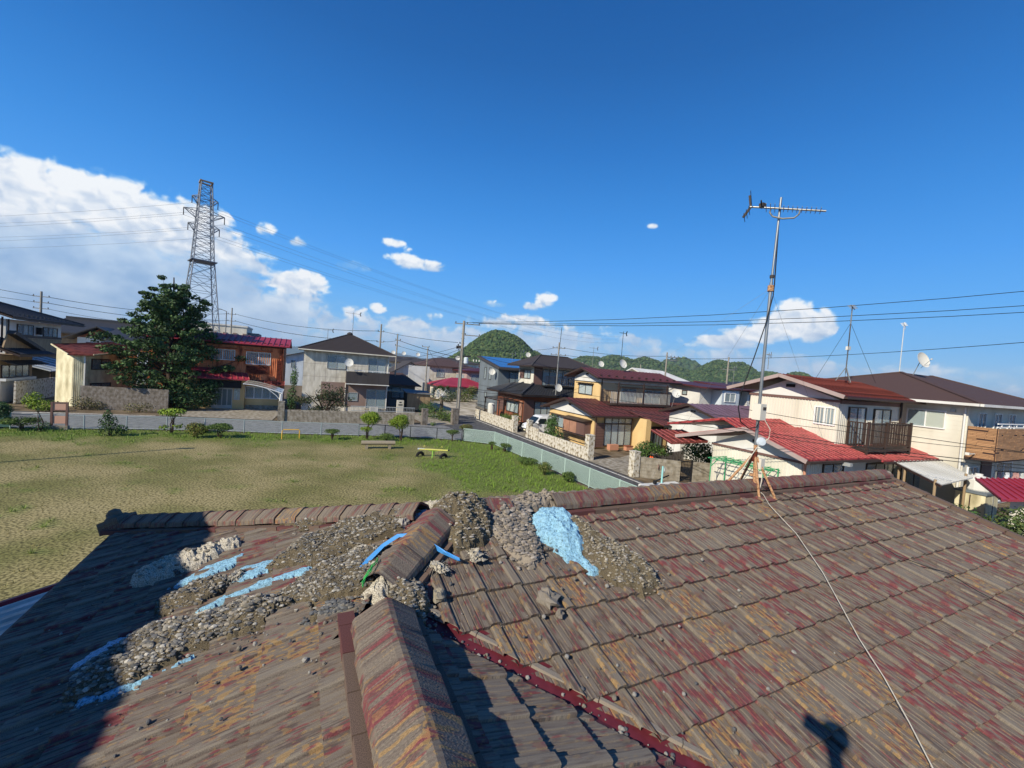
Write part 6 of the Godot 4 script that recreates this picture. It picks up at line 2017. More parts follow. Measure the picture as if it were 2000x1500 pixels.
	slab(w, "sheet", Vector3(23.4, 2.12, -7.5), Vector3(27.9, 2.1, -7.9), Vector3(30.3, 2.5, -10.2), Vector3(25.6, 2.55, -10.2), 0.05, M.palewhite)
	ribs(w, "rib", Vector3(23.4, 2.12, -7.5), Vector3(27.9, 2.1, -7.9), Vector3(30.3, 2.5, -10.2), Vector3(25.6, 2.55, -10.2), 12, 0.03, 0.03, M.palewhite)
	for q in [Vector3(23.6, 0, -7.75), Vector3(27.6, 0, -8.05), Vector3(24.8, 0, -9.2), Vector3(25.3, 0, -9.6)]:
		rod(w, "post", q, q + Vector3(0, 2.25, 0), 0.05, M.tan)
	bar(w, "beam", Vector3(23.4, 2.05, -7.5), Vector3(25.6, 2.48, -10.2), 0.06, 0.08, M.darkbrown)

func brick_balcony_house():
	var h := thing("brick_balcony_house", "cream house with brown hip roof and orange brick balcony", "house")
	body(h, 30.0, -20.0, 42.0, -8.9, 0, 5.4, M.cream2)
	for k in 22:
		panel(h, "siding_joint", ["L", 30.0], -20, 0.4 + k * 0.23, -8.9, 0.408 + k * 0.23, 0.001, 0.006, M.cream)
	var e := [Vector3(29.4, 5.52, -8.4), Vector3(42.6, 5.52, -8.4), Vector3(42.6, 5.52, -20.6), Vector3(29.4, 5.52, -20.6)]
	var p := [Vector3(34.2, 7.15, -13.4), Vector3(38.5, 7.15, -13.4)]
	e[0] = Vector3(29.4, 5.52, -8.35)
	for q in [[e[0], e[1], p[1], p[0]], [e[2], e[3], p[0], p[1]], [e[3], e[0], p[0], p[0]], [e[1], e[2], p[1], p[1]]]:
		slab(h, "roof_slope", q[0], q[1], q[2], q[3], 0.10, M.brownroof)
	for q in [[0, 0], [1, 1], [2, 1], [3, 0]]:
		bar(h, "hip_cap", e[q[0]] + Vector3(0, 0.02, 0), p[q[1]] + Vector3(0, 0.02, 0), 0.18, 0.07, M.brownroof)
	bar(h, "gutter", e[3] + Vector3(-0.07, -0.08, 0), e[0] + Vector3(-0.07, -0.08, 0), 0.13, 0.13, M.white)
	bar(h, "gutter", e[0] + Vector3(0, -0.08, 0.07), e[1] + Vector3(0, -0.08, 0.07), 0.13, 0.13, M.white)
	rod(h, "drainpipe", Vector3(29.93, 0, -9.0), Vector3(29.93, 5.3, -9.0), 0.05, M.white)
	win(h, ["L", 30.0], -11.25, 4.1, -9.75, 4.95, M.whiteframe, ["shade", "curtain2"])
	bx(h, "vent_hood", Vector3(29.88, 4.98, -9.55), Vector3(29.99, 5.14, -9.35), M.alu)
	var F := ["F", -8.9]
	for x in [31.2, 33.3, 35.3]:
		win(h, F, x, 3.2, x + 0.9, 5.0, M.whiteframe, ["shade", "dark"])
	win(h, F, 30.6, 0.4, 31.8, 2.2, M.whiteframe, ["shade", "dark"])
	panel(h, "lower_panel", F, 32.2, 0.1, 33.6, 2.7, 0.003, 0.05, M.brownpanel)
	win(h, F, 34.2, 0.2, 36.5, 2.3, M.whiteframe, ["dark", "shade"])
	# the balcony, brick by brick courses joined on a backing
	bx(h, "balcony_floor", Vector3(30.0, 2.72, -8.9), Vector3(40.0, 2.83, -7.86), M.darkbrown)
	var bl := bx(h, "balcony", Vector3(30.05, 2.83, -7.94), Vector3(40, 4.36, -7.84), M.darkbrown)
	bx(bl, "balcony_side", Vector3(30.05, 2.83, -8.88), Vector3(30.14, 4.36, -7.945), M.darkbrown)
	var b := MB.new()
	for r in 22:
		var y := 2.80 + r * 0.0715
		for side in 2:
			var u := -rng.randf() * 0.5
			var end := 0.98 if side else 9.9
			while u < end:
				var w := rnd(0.25, 0.75)
				var u0 := maxf(u, 0.0)
				var u1 := minf(u + w - 0.012, end)
				if u1 - u0 > 0.03 and rng.randf() > 0.02:
					var t := rnd(0.78, 1.15)
					b.col = Color(0.42 * t, 0.235 * t, 0.12 * t)
					var d := rnd(0.012, 0.03)
					if side:
						b.box(Vector3(30.05 - d, y, -8.86 + u0), Vector3(30.05, y + 0.062, -8.86 + u1))
					else:
						b.box(Vector3(30.03 + u0, y, -7.84), Vector3(30.03 + u1, y + 0.062, -7.84 + d))
				u += w
	var bb := obj("bricks", b.mesh(), M.brickbalcony, bl)
	bb.set_meta("kind", "stuff")
	railing(h, "balcony_rail", Vector3(30.1, 4.36, -7.88), Vector3(39.9, 4.36, -7.88), 0.24, 10, M.whiteframe)
	bx(h, "side_lamp", Vector3(29.2, 3.0, -8.55), Vector3(29.98, 3.04, -8.5), M.palewhite)
	bx(h, "lamp_head", Vector3(29.08, 2.98, -8.6), Vector3(29.2, 3.1, -8.45), M.palewhite)
	dish(Vector3(34.6, 7.95, -12.6), 0.5, Vector3(-0.2, 0.35, 1.0), "large white satellite dish on the brown hip roof", Vector3(34.5, 7.0, -12.9))
	aerial(Vector3(34.5, 7.0, -13.6), 3.4, Vector3(-1, 0, 0.3), 1.6, "tall aerial behind the large dish on the brown hip roof", M.palewhite)
	aerial(Vector3(30.2, 6.9, -19.5), 1.2, Vector3(-1, 0, 0.3), 0.9, "little aerial behind the slope of the brown hip roof", M.dullsteel)
	# at the foot of the house
	var t := thing("white_tank", "white plastic tank standing on the yellow cabinet", "tank", Vector3(28.9, 1.42, -8.0))
	var tb := MB.new()
	tb.lathe(Vector3.ZERO, [[0.0, 0.0], [0.44, 0.0], [0.47, 0.05], [0.47, 0.5], [0.4, 0.64], [0.14, 0.70], [0.14, 0.78], [0.0, 0.80]], 16)
	obj("drum", tb.mesh(), M.white, t)
	var c := thing("yellow_cabinet", "yellow outdoor cabinet with grey lid under the white tank", "cabinet", Vector3(28.9, 0, -8.0))
	bx(c, "case", Vector3(-0.75, 0, -0.5), Vector3(0.75, 1.33, 0.5), M.paleyellow)
	bx(c, "lid", Vector3(-0.8, 1.33, -0.55), Vector3(0.8, 1.42, 0.55), M.greyblue)
	bx(c, "door_gap", Vector3(-0.757, 0.1, -0.02), Vector3(-0.75, 1.25, 0.02), M.darkbrown)
	var col := [[Color(0.03, 0.03, 0.06), "dark blue garment"], [Color(0.6, 0.62, 0.66), "pale grey shirt"], [Color(0.42, 0.24, 0.22), "dusty red garment"], [Color(0.5, 0.52, 0.5), "grey towel"], [Color(0.15, 0.2, 0.5), "blue and white cloth"], [Color(0.7, 0.7, 0.7), "white cloth"]]
	var pole := thing("laundry_pole", "dark laundry pole under the orange brick balcony", "laundry pole", Vector3(30.6, 0, -6.9))
	rod(pole, "bar", Vector3(-1.6, 2.45, -0.6), Vector3(3.0, 2.4, 0.6), 0.025, M.black)
	for q in [Vector3(-1.55, 0, -0.6), Vector3(2.9, 0, 0.6)]:
		rod(pole, "upright", q, q + Vector3(0, 2.45, 0), 0.03, M.dullsteel)
	for k in 6:
		var at := Vector3(29.2 + k * 0.52, 2.40, -7.45 + k * 0.135)
		var m := MB.new()
		m.col = col[k][0]
		var prev := []
		for j in 7:
			var row := []
			for i in 6:
				var u := i / 5.0 - 0.5
				row.append(Vector3(u * 0.36 + 0.02 * sin(j * 1.3), -j * 0.11, 0.05 * sin(u * 9.0 + k) + 0.02 * sin(j * 1.9 + i)))
			if prev:
				for i in 5:
					m.quad(prev[i], row[i], row[i + 1], prev[i + 1])
			prev = row
		var cloth := obj("garment", m.mesh(), M.cloth, self, Transform3D(Basis(Vector3.UP, -0.25), at))
		tag(cloth, col[k][1] + " hanging from the laundry pole under the brick balcony", "garment", "laundry on the pole")
	var rr := thing("red_shed", "low shed with bright red metal roof beyond the bushes", "shed", Vector3(1.6, -0.12, 0.3))
	slab(rr, "roof", Vector3(21.3, 2.22, -6.0), Vector3(27.5, 2.25, -4.4), Vector3(28.2, 2.62, -6.1), Vector3(23.0, 2.6, -7.2), 0.08, M.redmetal)
	ribs(rr, "roof_seam", Vector3(21.3, 2.22, -6.0), Vector3(27.5, 2.25, -4.4), Vector3(28.2, 2.62, -6.1), Vector3(23.0, 2.6, -7.2), 16, 0.04, 0.05, M.redmetal)
	bx(rr, "wall", Vector3(23.0, 0, -6.2), Vector3(27.4, 2.1, -5.2), M.cream2)
	var barrels := [Vector3(22.9, 0, -8.4), Vector3(23.6, 0, -8.9), Vector3(22.2, 0, -8.0)]
	for k in 3:
		var d := thing("storage_tub", ["pale tub under the front edge of the white awning", "dark blue tub farther back under the white awning", "white tub beside the bushes and the awning post"][k], "tub", barrels[k], "tubs under the awning")
		var db := MB.new()
		db.lathe(Vector3.ZERO, [[0.0, 0.0], [0.22, 0.0], [0.3, 0.55], [0.32, 0.56], [0.32, 0.6], [0.0, 0.6]], 12)
		obj("tub", db.mesh(), [M.bluewhite, M.tarpblue, M.palewhite][k], d)
		rod(d, "handle", Vector3(-0.3, 0.6, 0), Vector3(0.3, 0.62, 0), 0.015, M.black)

func back_right():
	var k := thing("white_flat_house", "white house with maroon low roof beyond the purple roof", "house")
	body(k, 33.0, -33.0, 42.0, -27.5, 0, 5.2, M.white)
	body(k, 34.6, -27.5, 37.0, -26.4, 0, 5.0, M.bluewhite, "wall")
	body(k, 38.8, -27.5, 41.5, -26.8, 0, 5.0, M.white, "wall")
	slab(k, "roof", Vector3(32.3, 5.2, -26.2), Vector3(40.5, 5.25, -26.2), Vector3(40.5, 5.6, -33.5), Vector3(32.3, 5.6, -33.5), 0.13, M.maroonroof)
	slab(k, "roof", Vector3(38.4, 5.12, -26.0), Vector3(42.6, 5.0, -26.0), Vector3(42.6, 5.75, -33), Vector3(38.4, 5.75, -33), 0.13, M.maroonroof)
	win(k, ["L", 33.0], -29.5, 4.35, -29.0, 4.68, M.darkbrown, ["shade"])
	win(k, ["F", -26.4], 35.0, 4.0, 36.4, 4.75, M.whiteframe, ["shade", "curtain"])
	win(k, ["F", -26.8], 39.2, 3.9, 40.8, 4.7, M.darkbrown, ["curtain", "shade"])
	panel(k, "window_hood", ["F", -26.8], 38.9, 4.8, 41.2, 4.86, 0.0, 0.4, M.darkbrown)
	panel(k, "balcony", ["F", -26.2], 37.4, 3.2, 42.5, 3.65, 0.0, 0.06, M.white)
	aerial(Vector3(39.5, 5.3, -29), 2.2, Vector3(-1, 0, 0.2), 0.8, "aerial on the maroon low roof of the white house", M.dullsteel)
	var n := thing("dark_roof_house", "white house with steep dark roof just behind the slatted balcony", "house")
	body(n, 32.6, -38, 37.5, -33.6, 0, 5.0, M.palewhite)
	slab(n, "roof", Vector3(32.0, 5.1, -33.0), Vector3(38.1, 5.0, -33.0), Vector3(36.2, 6.2, -36), Vector3(32.0, 6.3, -36), 0.13, M.charcoal)
	slab(n, "roof", Vector3(38.1, 5.0, -33.0), Vector3(38.1, 5.0, -39), Vector3(36.2, 6.2, -36.2), Vector3(36.2, 6.2, -36), 0.13, M.charcoal)
	win(n, ["F", -33.6], 34.6, 3.4, 36.2, 4.7, M.alu, ["shade", "dark"])
	panel(n, "balcony", ["F", -33.0], 33.0, 2.6, 37.6, 3.4, 0.0, 0.06, M.white)
	var w := thing("white_roof_house", "house with plain white roof slope before the long hill", "house")
	body(w, 44, -52, 51, -45, 0, 5.4, M.palewhite)
	slab(w, "roof", Vector3(43.4, 5.5, -44.4), Vector3(51.6, 5.5, -44.4), Vector3(49.5, 7.0, -48.5), Vector3(43.4, 7.1, -48.5), 0.15, M.white)
	slab(w, "roof", Vector3(51.6, 5.5, -52.6), Vector3(43.4, 5.5, -52.6), Vector3(43.4, 7.1, -48.5), Vector3(49.5, 7.0, -48.5), 0.15, M.white)
	var p := thing("purple_roof_house", "low house with weathered purple roof between yellow and corrugated houses", "house")
	body(p, 25.0, -23.4, 36.0, -19.2, 0, 3.1, M.palewhite)
	gable_wall(p, ["L", 25.0], -23.4, -19.2, 3.1, 3.85, -21.3, -0.1, 0.02, M.white)
	bx(p, "gable_vent", Vector3(24.9, 3.42, -21.4), Vector3(24.98, 3.55, -21.05), M.black)
	seamed(p, "roof", Vector3(24.4, 3.22, -18.7), Vector3(36.5, 3.22, -18.7), Vector3(36.5, 4.02, -21.3), Vector3(24.4, 4.02, -21.3), 24, M.purpleroof, M.purpleroof)
	seamed(p, "roof", Vector3(36.5, 3.2, -23.9), Vector3(24.4, 3.2, -23.9), Vector3(24.4, 4.02, -21.3), Vector3(36.5, 4.02, -21.3), 24, M.purpleroof, M.purpleroof)
	for s in [-18.68, -23.92]:
		bar(p, "fascia", Vector3(24.38, 3.16, s), Vector3(24.38, 3.96, -21.3), 0.05, 0.15, M.bronze)

func far_houses():
	# rows of houses beyond the grey one, each its own thing: [label, x0, z0, x1, z1, eave, ridge, wall, roof, style]
	var A := [
		["white apartment house under long charcoal roof, far beyond the shed", 13.5, -98.0, 25.5, -88.0, 5.4, 6.6, "cream2", "charcoal", 0],
		["small white gabled house with three slit windows", 13.0, -74.0, 17.5, -69.0, 4.0, 5.6, "white", "charcoal", 1],
		["cream house with brown tiled hip roof behind the red roof", 19.3, -84.0, 27.0, -72.0, 5.2, 6.6, "cream", "brownroof", 0],
		["grey apartment block with flat roof lines behind the cream one", 25.5, -104.0, 37.0, -94.0, 6.2, 7.2, "palewhite", "charcoal", 0],
		["long mauve house with maroon flat roof beside the round hill", 24.0, -71.5, 36.0, -66.0, 4.8, 5.3, "mauvewall", "maroonroof", 0],
		["low cream house with bright red roof behind the utility pole", 18.8, -69.0, 26.5, -62.5, 2.3, 3.5, "cream", "redmetal", 0],
		["dark roofed house at the far end of the side road", 28.0, -122.0, 41.0, -112.0, 5.6, 7.2, "cream2", "slate", 0],
		["pale house with grey roof far past the cream house peak", 4.0, -112.0, 15.0, -102.0, 5.2, 6.8, "palewhite", "charcoal", 0],
		["bluish house with dark gable behind the rust house", -3.5, -92.0, 6.0, -82.0, 5.0, 6.4, "bluewhite", "kawara", 1],
		["tan house with grey roof far beyond the annex", 9.0, -142.0, 22.0, -130.0, 6.0, 7.6, "tan", "slate", 0],
		["white house with brown roof in the distance before the hill foot", 43.0, -142.0, 56.0, -130.0, 5.6, 7.0, "white", "brownroof", 0],
		["grey roofed house behind the white flat house", 52.0, -62.0, 63.0, -52.0, 5.2, 6.6, "palewhite", "charcoal", 0],
		["dark tiled house in the dip before the long hill", 56.0, -48.0, 66.0, -38.0, 5.0, 6.2, "cream2", "kawara", 0],
		["pale house with slate roof near the long hill foot", 66.0, -88.0, 78.0, -76.0, 5.6, 7.0, "palewhite", "slate", 0],
		["brown roofed house far to the side of the brick balcony house", 60.0, -22.0, 70.0, -12.0, 4.8, 6.0, "cream", "brownroof", 0],
		["distant grey house past the tall tower", -30.0, -130.0, -18.0, -118.0, 5.6, 7.4, "palewhite", "kawara", 0],
		["distant dark roofed house behind the gabled tile house", -52.0, -112.0, -38.0, -100.0, 5.8, 7.8, "tan", "kawara", 0],
	]
	for it in A:
		var h := thing("distant_house", it[0], "house", Vector3.ZERO, "houses in the distance")
		var x0: float = it[1]
		var z0: float = it[2]
		var x1: float = it[3]
		var z1: float = it[4]
		body(h, x0, z0, x1, z1, 0, it[5], M[it[7]])
		var o := 0.6
		var zm := (z0 + z1) / 2
		if it[9] == 0:
			var i := minf((z1 - z0) / 2, (x1 - x0) / 3)
			var e := [Vector3(x0 - o, it[5], z1 + o), Vector3(x1 + o, it[5], z1 + o), Vector3(x1 + o, it[5], z0 - o), Vector3(x0 - o, it[5], z0 - o)]
			var p := [Vector3(x0 + i, it[6], zm), Vector3(x1 - i, it[6], zm)]
			for q in [[e[0], e[1], p[1], p[0]], [e[2], e[3], p[0], p[1]], [e[3], e[0], p[0], p[0]], [e[1], e[2], p[1], p[1]]]:
				slab(h, "roof", q[0], q[1], q[2], q[3], 0.16, M[it[8]])
		else:
			var xm := (x0 + x1) / 2
			slab(h, "roof", Vector3(x0 - o, it[5] - 0.2, z1 + o), Vector3(xm, it[6], z1 + o), Vector3(xm, it[6], z0 - o), Vector3(x0 - o, it[5] - 0.2, z0 - o), 0.16, M[it[8]])
			slab(h, "roof", Vector3(xm, it[6], z1 + o), Vector3(x1 + o, it[5] - 0.2, z1 + o), Vector3(x1 + o, it[5] - 0.2, z0 - o), Vector3(xm, it[6], z0 - o), 0.16, M[it[8]])
			gable_wall(h, ["F", z1], x0, x1, it[5], it[6] - 0.15, xm, -0.1, 0.0, M[it[7]])
		var n := int((x1 - x0) / 2.6)
		for k in n:
			var u := x0 + (k + 0.5) * (x1 - x0) / n
			var w: float = 0.3 if it[9] == 1 else rnd(0.5, 0.85)
			for y in ([it[5] - 1.9] if it[5] < 4.5 else [it[5] - 1.9, it[5] - 4.6]):
				win(h, ["F", z1], u - w, maxf(y, 0.4), u + w, maxf(y, 0.4) + 1.2, M.alu, [["shade", "dark"], ["dark", "curtain"], ["curtain", "shade"]][rng.randi() % 3] if w > 0.4 else ["dark"])
		for k in 2:
			win(h, ["L", x0], z1 - 2.4 - k * 3.0, it[5] - 1.9, z1 - 1.2 - k * 3.0, it[5] - 0.8, M.alu, ["shade", "dark"])
			win(h, ["R", x1], z1 - 2.4 - k * 3.0, it[5] - 1.9, z1 - 1.2 - k * 3.0, it[5] - 0.8, M.alu, ["shade", "dark"])
	var D := [[16.2, 6.3, -90.0, "on the charcoal apartment roof, nearest the shed"], [18.4, 6.3, -90.0, "on the charcoal apartment roof, second along"], [21.4, 6.3, -90.0, "on the charcoal apartment roof, third along"], [24.2, 5.9, -72.0, "over the brown tiled hip roof"]]
	for d in D:
		dish(Vector3(d[0], d[1] + 0.9, d[2]), 0.42, Vector3(-0.1, 0.3, 1), "distant white dish " + d[3], Vector3(d[0], d[1] - 0.2, d[2] - 0.3))
	# office block behind the red roof, by the tower
	var o := thing("office_block", "cream flat roofed block with row of pillars behind the red roof", "building")
	body(o, -32, -140, -14.0, -128, 0, 11.2, M.cream2)
	for k in 9:
		panel(o, "pillar", ["F", -128], -31.6 + k * 2.1, 0, -30.8 + k * 2.1, 9.6, 0.0, 0.4, M.taupe)
		win(o, ["F", -128], -30.6 + k * 2.1, 7.0, -29.8 + k * 2.1, 9.2, M.alu, ["dark"])
	bx(o, "parapet", Vector3(-32.2, 11.2, -140.2), Vector3(-13.8, 11.6, -127.8), M.palewhite)
	bx(o, "roof_box", Vector3(-14.0, 7.0, -138), Vector3(-11.5, 10.0, -130), M.greyblue)
	# signs and boards in the middle distance
	var s := thing("white_board", "big blank white board on two legs beyond the grey annex", "board", Vector3(15.8, 0, -65.0))
	bx(s, "panel", Vector3(-1.6, 2.5, -0.1), Vector3(1.6, 5.0, 0.1), M.white)
	for x in [-1.2, 1.2]:
		bx(s, "leg", Vector3(x - 0.15, 0, -0.08), Vector3(x + 0.15, 2.5, 0.08), M.concrete)
func mesh_fence(called: String, label: String, pts: Array, h: float, post_m: Material, wire_m: Material, wire: float, pitch: float):
	var o := thing(called, label, "fence")
	for k in pts.size() - 1:
		var a2: Vector2 = pts[k]
		var b2: Vector2 = pts[k + 1]
		var n := maxi(1, int(round(a2.distance_to(b2) / 2.0)))
		for j in n:
			var p := a2.lerp(b2, j / float(n))
			var q := a2.lerp(b2, (j + 1) / float(n))
			var P := Vector3(p.x, 0, p.y)
			var Q := Vector3(q.x, 0, q.y)
			rod(o, "post", P, P + Vector3(0, h + 0.03, 0), 0.03, post_m)
			rod(o, "rail", P + Vector3(0, h, 0), Q + Vector3(0, h, 0), 0.02, post_m)
			rod(o, "rail", P + Vector3(0, 0.08, 0), Q + Vector3(0, 0.08, 0), 0.012, post_m)
			var b := MB.new()
			var L := P.distance_to(Q)
			var d := (Q - P) / L
			var side := Vector3(-d.z, 0, d.x) * wire * 0.5
			var x := -h
			while x < L:
				for s in [1.0, -1.0]:
					var x0 := x if s > 0 else x + h
					var x1 := x + h if s > 0 else x
					var y0 := 0.08
					var y1 := h
					# cut the diagonal to the bay
					var t0 := 0.0
					var t1 := 1.0
					if x0 < 0: t0 = -x0 / (x1 - x0)
					if x1 < 0: t1 = x0 / (x0 - x1)
					if x0 > L: t0 = (x0 - L) / (x0 - x1)
					if x1 > L: t1 = (L - x0) / (x1 - x0)
					if t1 - t0 > 0.02:
						var A := P + d * lerpf(x0, x1, t0) + Vector3(0, lerpf(y0, y1, t0), 0)
						var B := P + d * lerpf(x0, x1, t1) + Vector3(0, lerpf(y0, y1, t1), 0)
						var u := (B - A).normalized().cross(side.normalized()) * wire * 0.5
						b.quad(A - u + side, B - u + side, B + u + side, A + u + side)
						b.quad(A - u - side, A + u - side, B + u - side, B - u - side)
				x += pitch
			obj("mesh_panel", b.mesh(), wire_m, o)
	var e: Vector2 = pts[-1]
	rod(o, "post", Vector3(e.x, 0, e.y), Vector3(e.x, h + 0.03, e.y), 0.03, post_m)

func park():
	mesh_fence("park_fence", "low grey wire mesh fence along the far side of the park", FENCE.slice(0, 5), 0.85, M.fencegrey, M.fencegrey, 0.006, 0.085)
	mesh_fence("park_fence", "darker railed stretch of mesh fence behind the bench", FENCE.slice(4, 7), 0.85, M.fencedark, M.fencegrey, 0.005, 0.085)
	mesh_fence("park_fence", "pale mint green net fence beside the asphalt side road", FENCE.slice(6), 0.95, M.fencegreen, M.fencegreen, 0.009, 0.05)
	var g := thing("green_net", "dark green net screen at the fence behind the first shrubs", "net", Vector3(-16.2, 0, -34.2))
	bx(g, "screen", Vector3(-3.0, 0.1, -0.03), Vector3(1.2, 0.95, 0.03), M.teal)
	for k in 3:
		rod(g, "post", Vector3(-3.0 + k * 2.1, 0, 0.05), Vector3(-3.0 + k * 2.1, 1.0, 0.05), 0.03, M.fencegreen)
	# topiary and shrubs
	var balls := func(n: int, c: Vector3, r: Vector3, cnt: int) -> Array:
		var out := [[c, r * 0.85, cnt]]
		for k in n:
			var d := rdir()
			d.y = absf(d.y) * 0.9 - 0.2
			out.append([c + d * r * 0.62, r * rnd(0.35, 0.5), cnt / 4])
		return out
	shrub("topiary_tree", "taller bright green topiary tree by the end of the bench", Vector3(4.0, 0, -29.9), balls.call(7, Vector3(0.15, 1.5, 0), Vector3(0.72, 0.55, 0.72), 1500) + balls.call(3, Vector3(-0.1, 0.75, 0.1), Vector3(0.5, 0.22, 0.5), 260), 0.085, BRIGHT, 1.0, "topiary trees in the park", "tree")
	shrub("topiary_tree", "round yellow green topiary tree on one bent stem", Vector3(6.2, 0, -29.4), balls.call(7, Vector3(-0.1, 1.32, 0), Vector3(0.76, 0.6, 0.76), 1700), 0.085, BRIGHT, 1.0, "topiary trees in the park", "tree")
	var low := "clipped shrubs along the park fence"
	shrub("round_shrub", "low round shrub between the two topiary trees", Vector3(5.2, 0, -29.4), balls.call(5, Vector3(0, 0.3, 0), Vector3(0.55, 0.32, 0.5), 800), 0.06, MIDGREEN, 0.0, low)
	shrub("flat_shrub", "small flat topped shrub between yellow hurdle and topiary", Vector3(1.8, 0, -30.0), balls.call(6, Vector3(0, 0.56, 0), Vector3(0.6, 0.2, 0.5), 700), 0.06, MIDGREEN, 0.5, low)
	shrub("flat_shrub", "wide cloud clipped shrub on spreading stems", Vector3(-4.5, 0, -30.9), balls.call(8, Vector3(0, 0.66, 0), Vector3(0.85, 0.3, 0.7), 1100), 0.07, MIDGREEN, 0.5, low)
	shrub("yellow_shrub", "loose yellow green shrub next to the cloud clipped one", Vector3(-5.75, 0, -31.0), balls.call(8, Vector3(0, 0.5, 0), Vector3(0.65, 0.5, 0.6), 900), 0.09, [Color(0.12, 0.15, 0.02), Color(0.17, 0.17, 0.03), Color(0.07, 0.11, 0.02), Color(0.2, 0.17, 0.05)], 0.0, low)
	shrub("young_tree", "young slender tree with feathery yellow green top", Vector3(-7.2, 0, -32.3), balls.call(5, Vector3(0, 1.35, 0), Vector3(0.85, 0.3, 0.7), 500) + [[Vector3(-0.3, 0.45, 0.2), Vector3(0.3, 0.15, 0.3), 80], [Vector3(0.35, 0.5, 0), Vector3(0.3, 0.15, 0.3), 80]], 0.12, BRIGHT, 0.9, "", "tree")
	shrub("cone_shrub", "dark feathery conifer shrub standing alone before the fence", Vector3(-9.85, 0, -31.7), [[Vector3(0, 0.4, 0), Vector3(0.7, 0.4, 0.6), 420], [Vector3(-0.1, 0.8, 0), Vector3(0.45, 0.4, 0.4), 320], [Vector3(-0.15, 1.2, 0), Vector3(0.22, 0.35, 0.2), 160], [Vector3(0.5, 0.35, 0), Vector3(0.35, 0.3, 0.3), 150]], 0.11, GREEN, 0.0, low)
	shrub("flat_shrub", "broad dark shrub before the green net, beside the thin trunk", Vector3(-14.3, 0, -33.5), balls.call(8, Vector3(0, 0.55, 0), Vector3(0.95, 0.32, 0.7), 1100), 0.07, MIDGREEN, 0.5, low)
	shrub("round_shrub", "dark round shrub cut by the edge of the view", Vector3(-15.4, 0, -33.6), balls.call(8, Vector3(0, 1.15, 0), Vector3(0.8, 0.6, 0.7), 1200), 0.08, GREEN, 0.8, low)
	shrub("bare_shrub", "dark tangled shrub with bare upright trunk by the notice board", Vector3(-13.4, 0, -33.2), [[Vector3(0.1, 0.3, 0), Vector3(0.5, 0.3, 0.4), 260], [Vector3(-0.1, 1.2, 0), Vector3(0.1, 0.2, 0.1), 30]], 0.09, GREEN, 1.2, low)
	shrub("flat_shrub", "flat umbrella shaped shrub near the fence corner", Vector3(9.8, 0, -29.0), balls.call(7, Vector3(0, 0.68, 0), Vector3(0.62, 0.2, 0.5), 800), 0.06, MIDGREEN, 0.6, low)
	shrub("leaning_shrub", "leaning brownish shrub on one stem at the fence corner", Vector3(10.6, 0, -29.2), balls.call(6, Vector3(0.3, 1.0, 0), Vector3(0.6, 0.28, 0.5), 500), 0.07, [Color(0.15, 0.16, 0.04), Color(0.2, 0.15, 0.06), Color(0.1, 0.13, 0.03)], 0.9, low)
	shrub("flat_shrub", "little stunted shrub, first along the green net", Vector3(11.45, 0, -25.6), balls.call(4, Vector3(0, 0.5, 0), Vector3(0.34, 0.16, 0.3), 300), 0.06, MIDGREEN, 0.4, low)
	shrub("flat_shrub", "small dark shrub, second along the green net", Vector3(12.1, 0, -25.0), balls.call(5, Vector3(0, 0.45, 0), Vector3(0.48, 0.2, 0.4), 500), 0.06, MIDGREEN, 0.4, low)
	shrub("round_shrub", "yellowish shrub close to the green net, nearest the roof ridge", Vector3(11.75, 0, -19.2), balls.call(6, Vector3(0, 0.42, 0), Vector3(0.45, 0.36, 0.4), 600), 0.07, [Color(0.12, 0.17, 0.03), Color(0.17, 0.17, 0.05), Color(0.08, 0.13, 0.03)], 0.0, low)
	shrub("weed_clump", "clump of tall weeds against the green net", Vector3(12.3, 0, -17.7), balls.call(4, Vector3(0, 0.3, 0), Vector3(0.4, 0.3, 0.35), 300), 0.10, MIDGREEN, 0.0)
	shrub("weed_clump", "dark weed patch on the turf beside the green net", Vector3(12.0, 0, -21.6), balls.call(5, Vector3(0, 0.2, 0), Vector3(0.7, 0.2, 0.9), 500), 0.09, MIDGREEN, 0.0)
	# bench of split logs
	var be := thing("log_bench", "weathered pale log bench on two stub legs", "bench", Vector3(4.3, 0, -26.9), "", -0.09)
	var b := MB.new()
	for k in 2:
		b = MB.new()
		b.tube([Vector3(-1.0, 0.36, -0.1 + k * 0.2), Vector3(0, 0.365, -0.1 + k * 0.2), Vector3(1.0, 0.36, -0.1 + k * 0.2)], [0.115, 0.12, 0.115], 10)
		obj("seat_log", b.mesh(), M.benchwood, be)
	for x in [-0.68, 0.68]:
		bx(be, "leg", Vector3(x - 0.08, 0, -0.16), Vector3(x + 0.08, 0.27, 0.16), M.benchwood)
	# seesaw with half tyres
	var s := thing("seesaw", "short pale yellow seesaw on green stand with two buried tyres", "seesaw", Vector3(7.0, 0, -24.1), "", 0.0)
	bar(s, "plank", Vector3(-0.82, 0.46, -0.32), Vector3(0.82, 0.46, 0.32), 0.17, 0.05, M.seesawyellow)
	bar(s, "plank_end", Vector3(-0.84, 0.46, -0.33), Vector3(-0.45, 0.463, -0.18), 0.175, 0.052, M.bluewhite)
	bar(s, "plank_end", Vector3(0.80, 0.46, 0.31), Vector3(0.88, 0.46, 0.345), 0.178, 0.056, M.black)
	b = MB.new()
	for q in [[-0.12, 0.3], [0.16, -0.26]]:
		b.tube([Vector3(q[0], 0, q[1]), Vector3(q[0] * 0.6, 0.32, q[1] * 0.5), Vector3(0, 0.40, 0)], [0.03, 0.03, 0.03], 6)
	b.bar(Vector3(-0.25, 0.40, -0.1), Vector3(0.25, 0.40, 0.1), 0.07, 0.06)
	obj("stand", b.mesh(), M.limegreen, s)
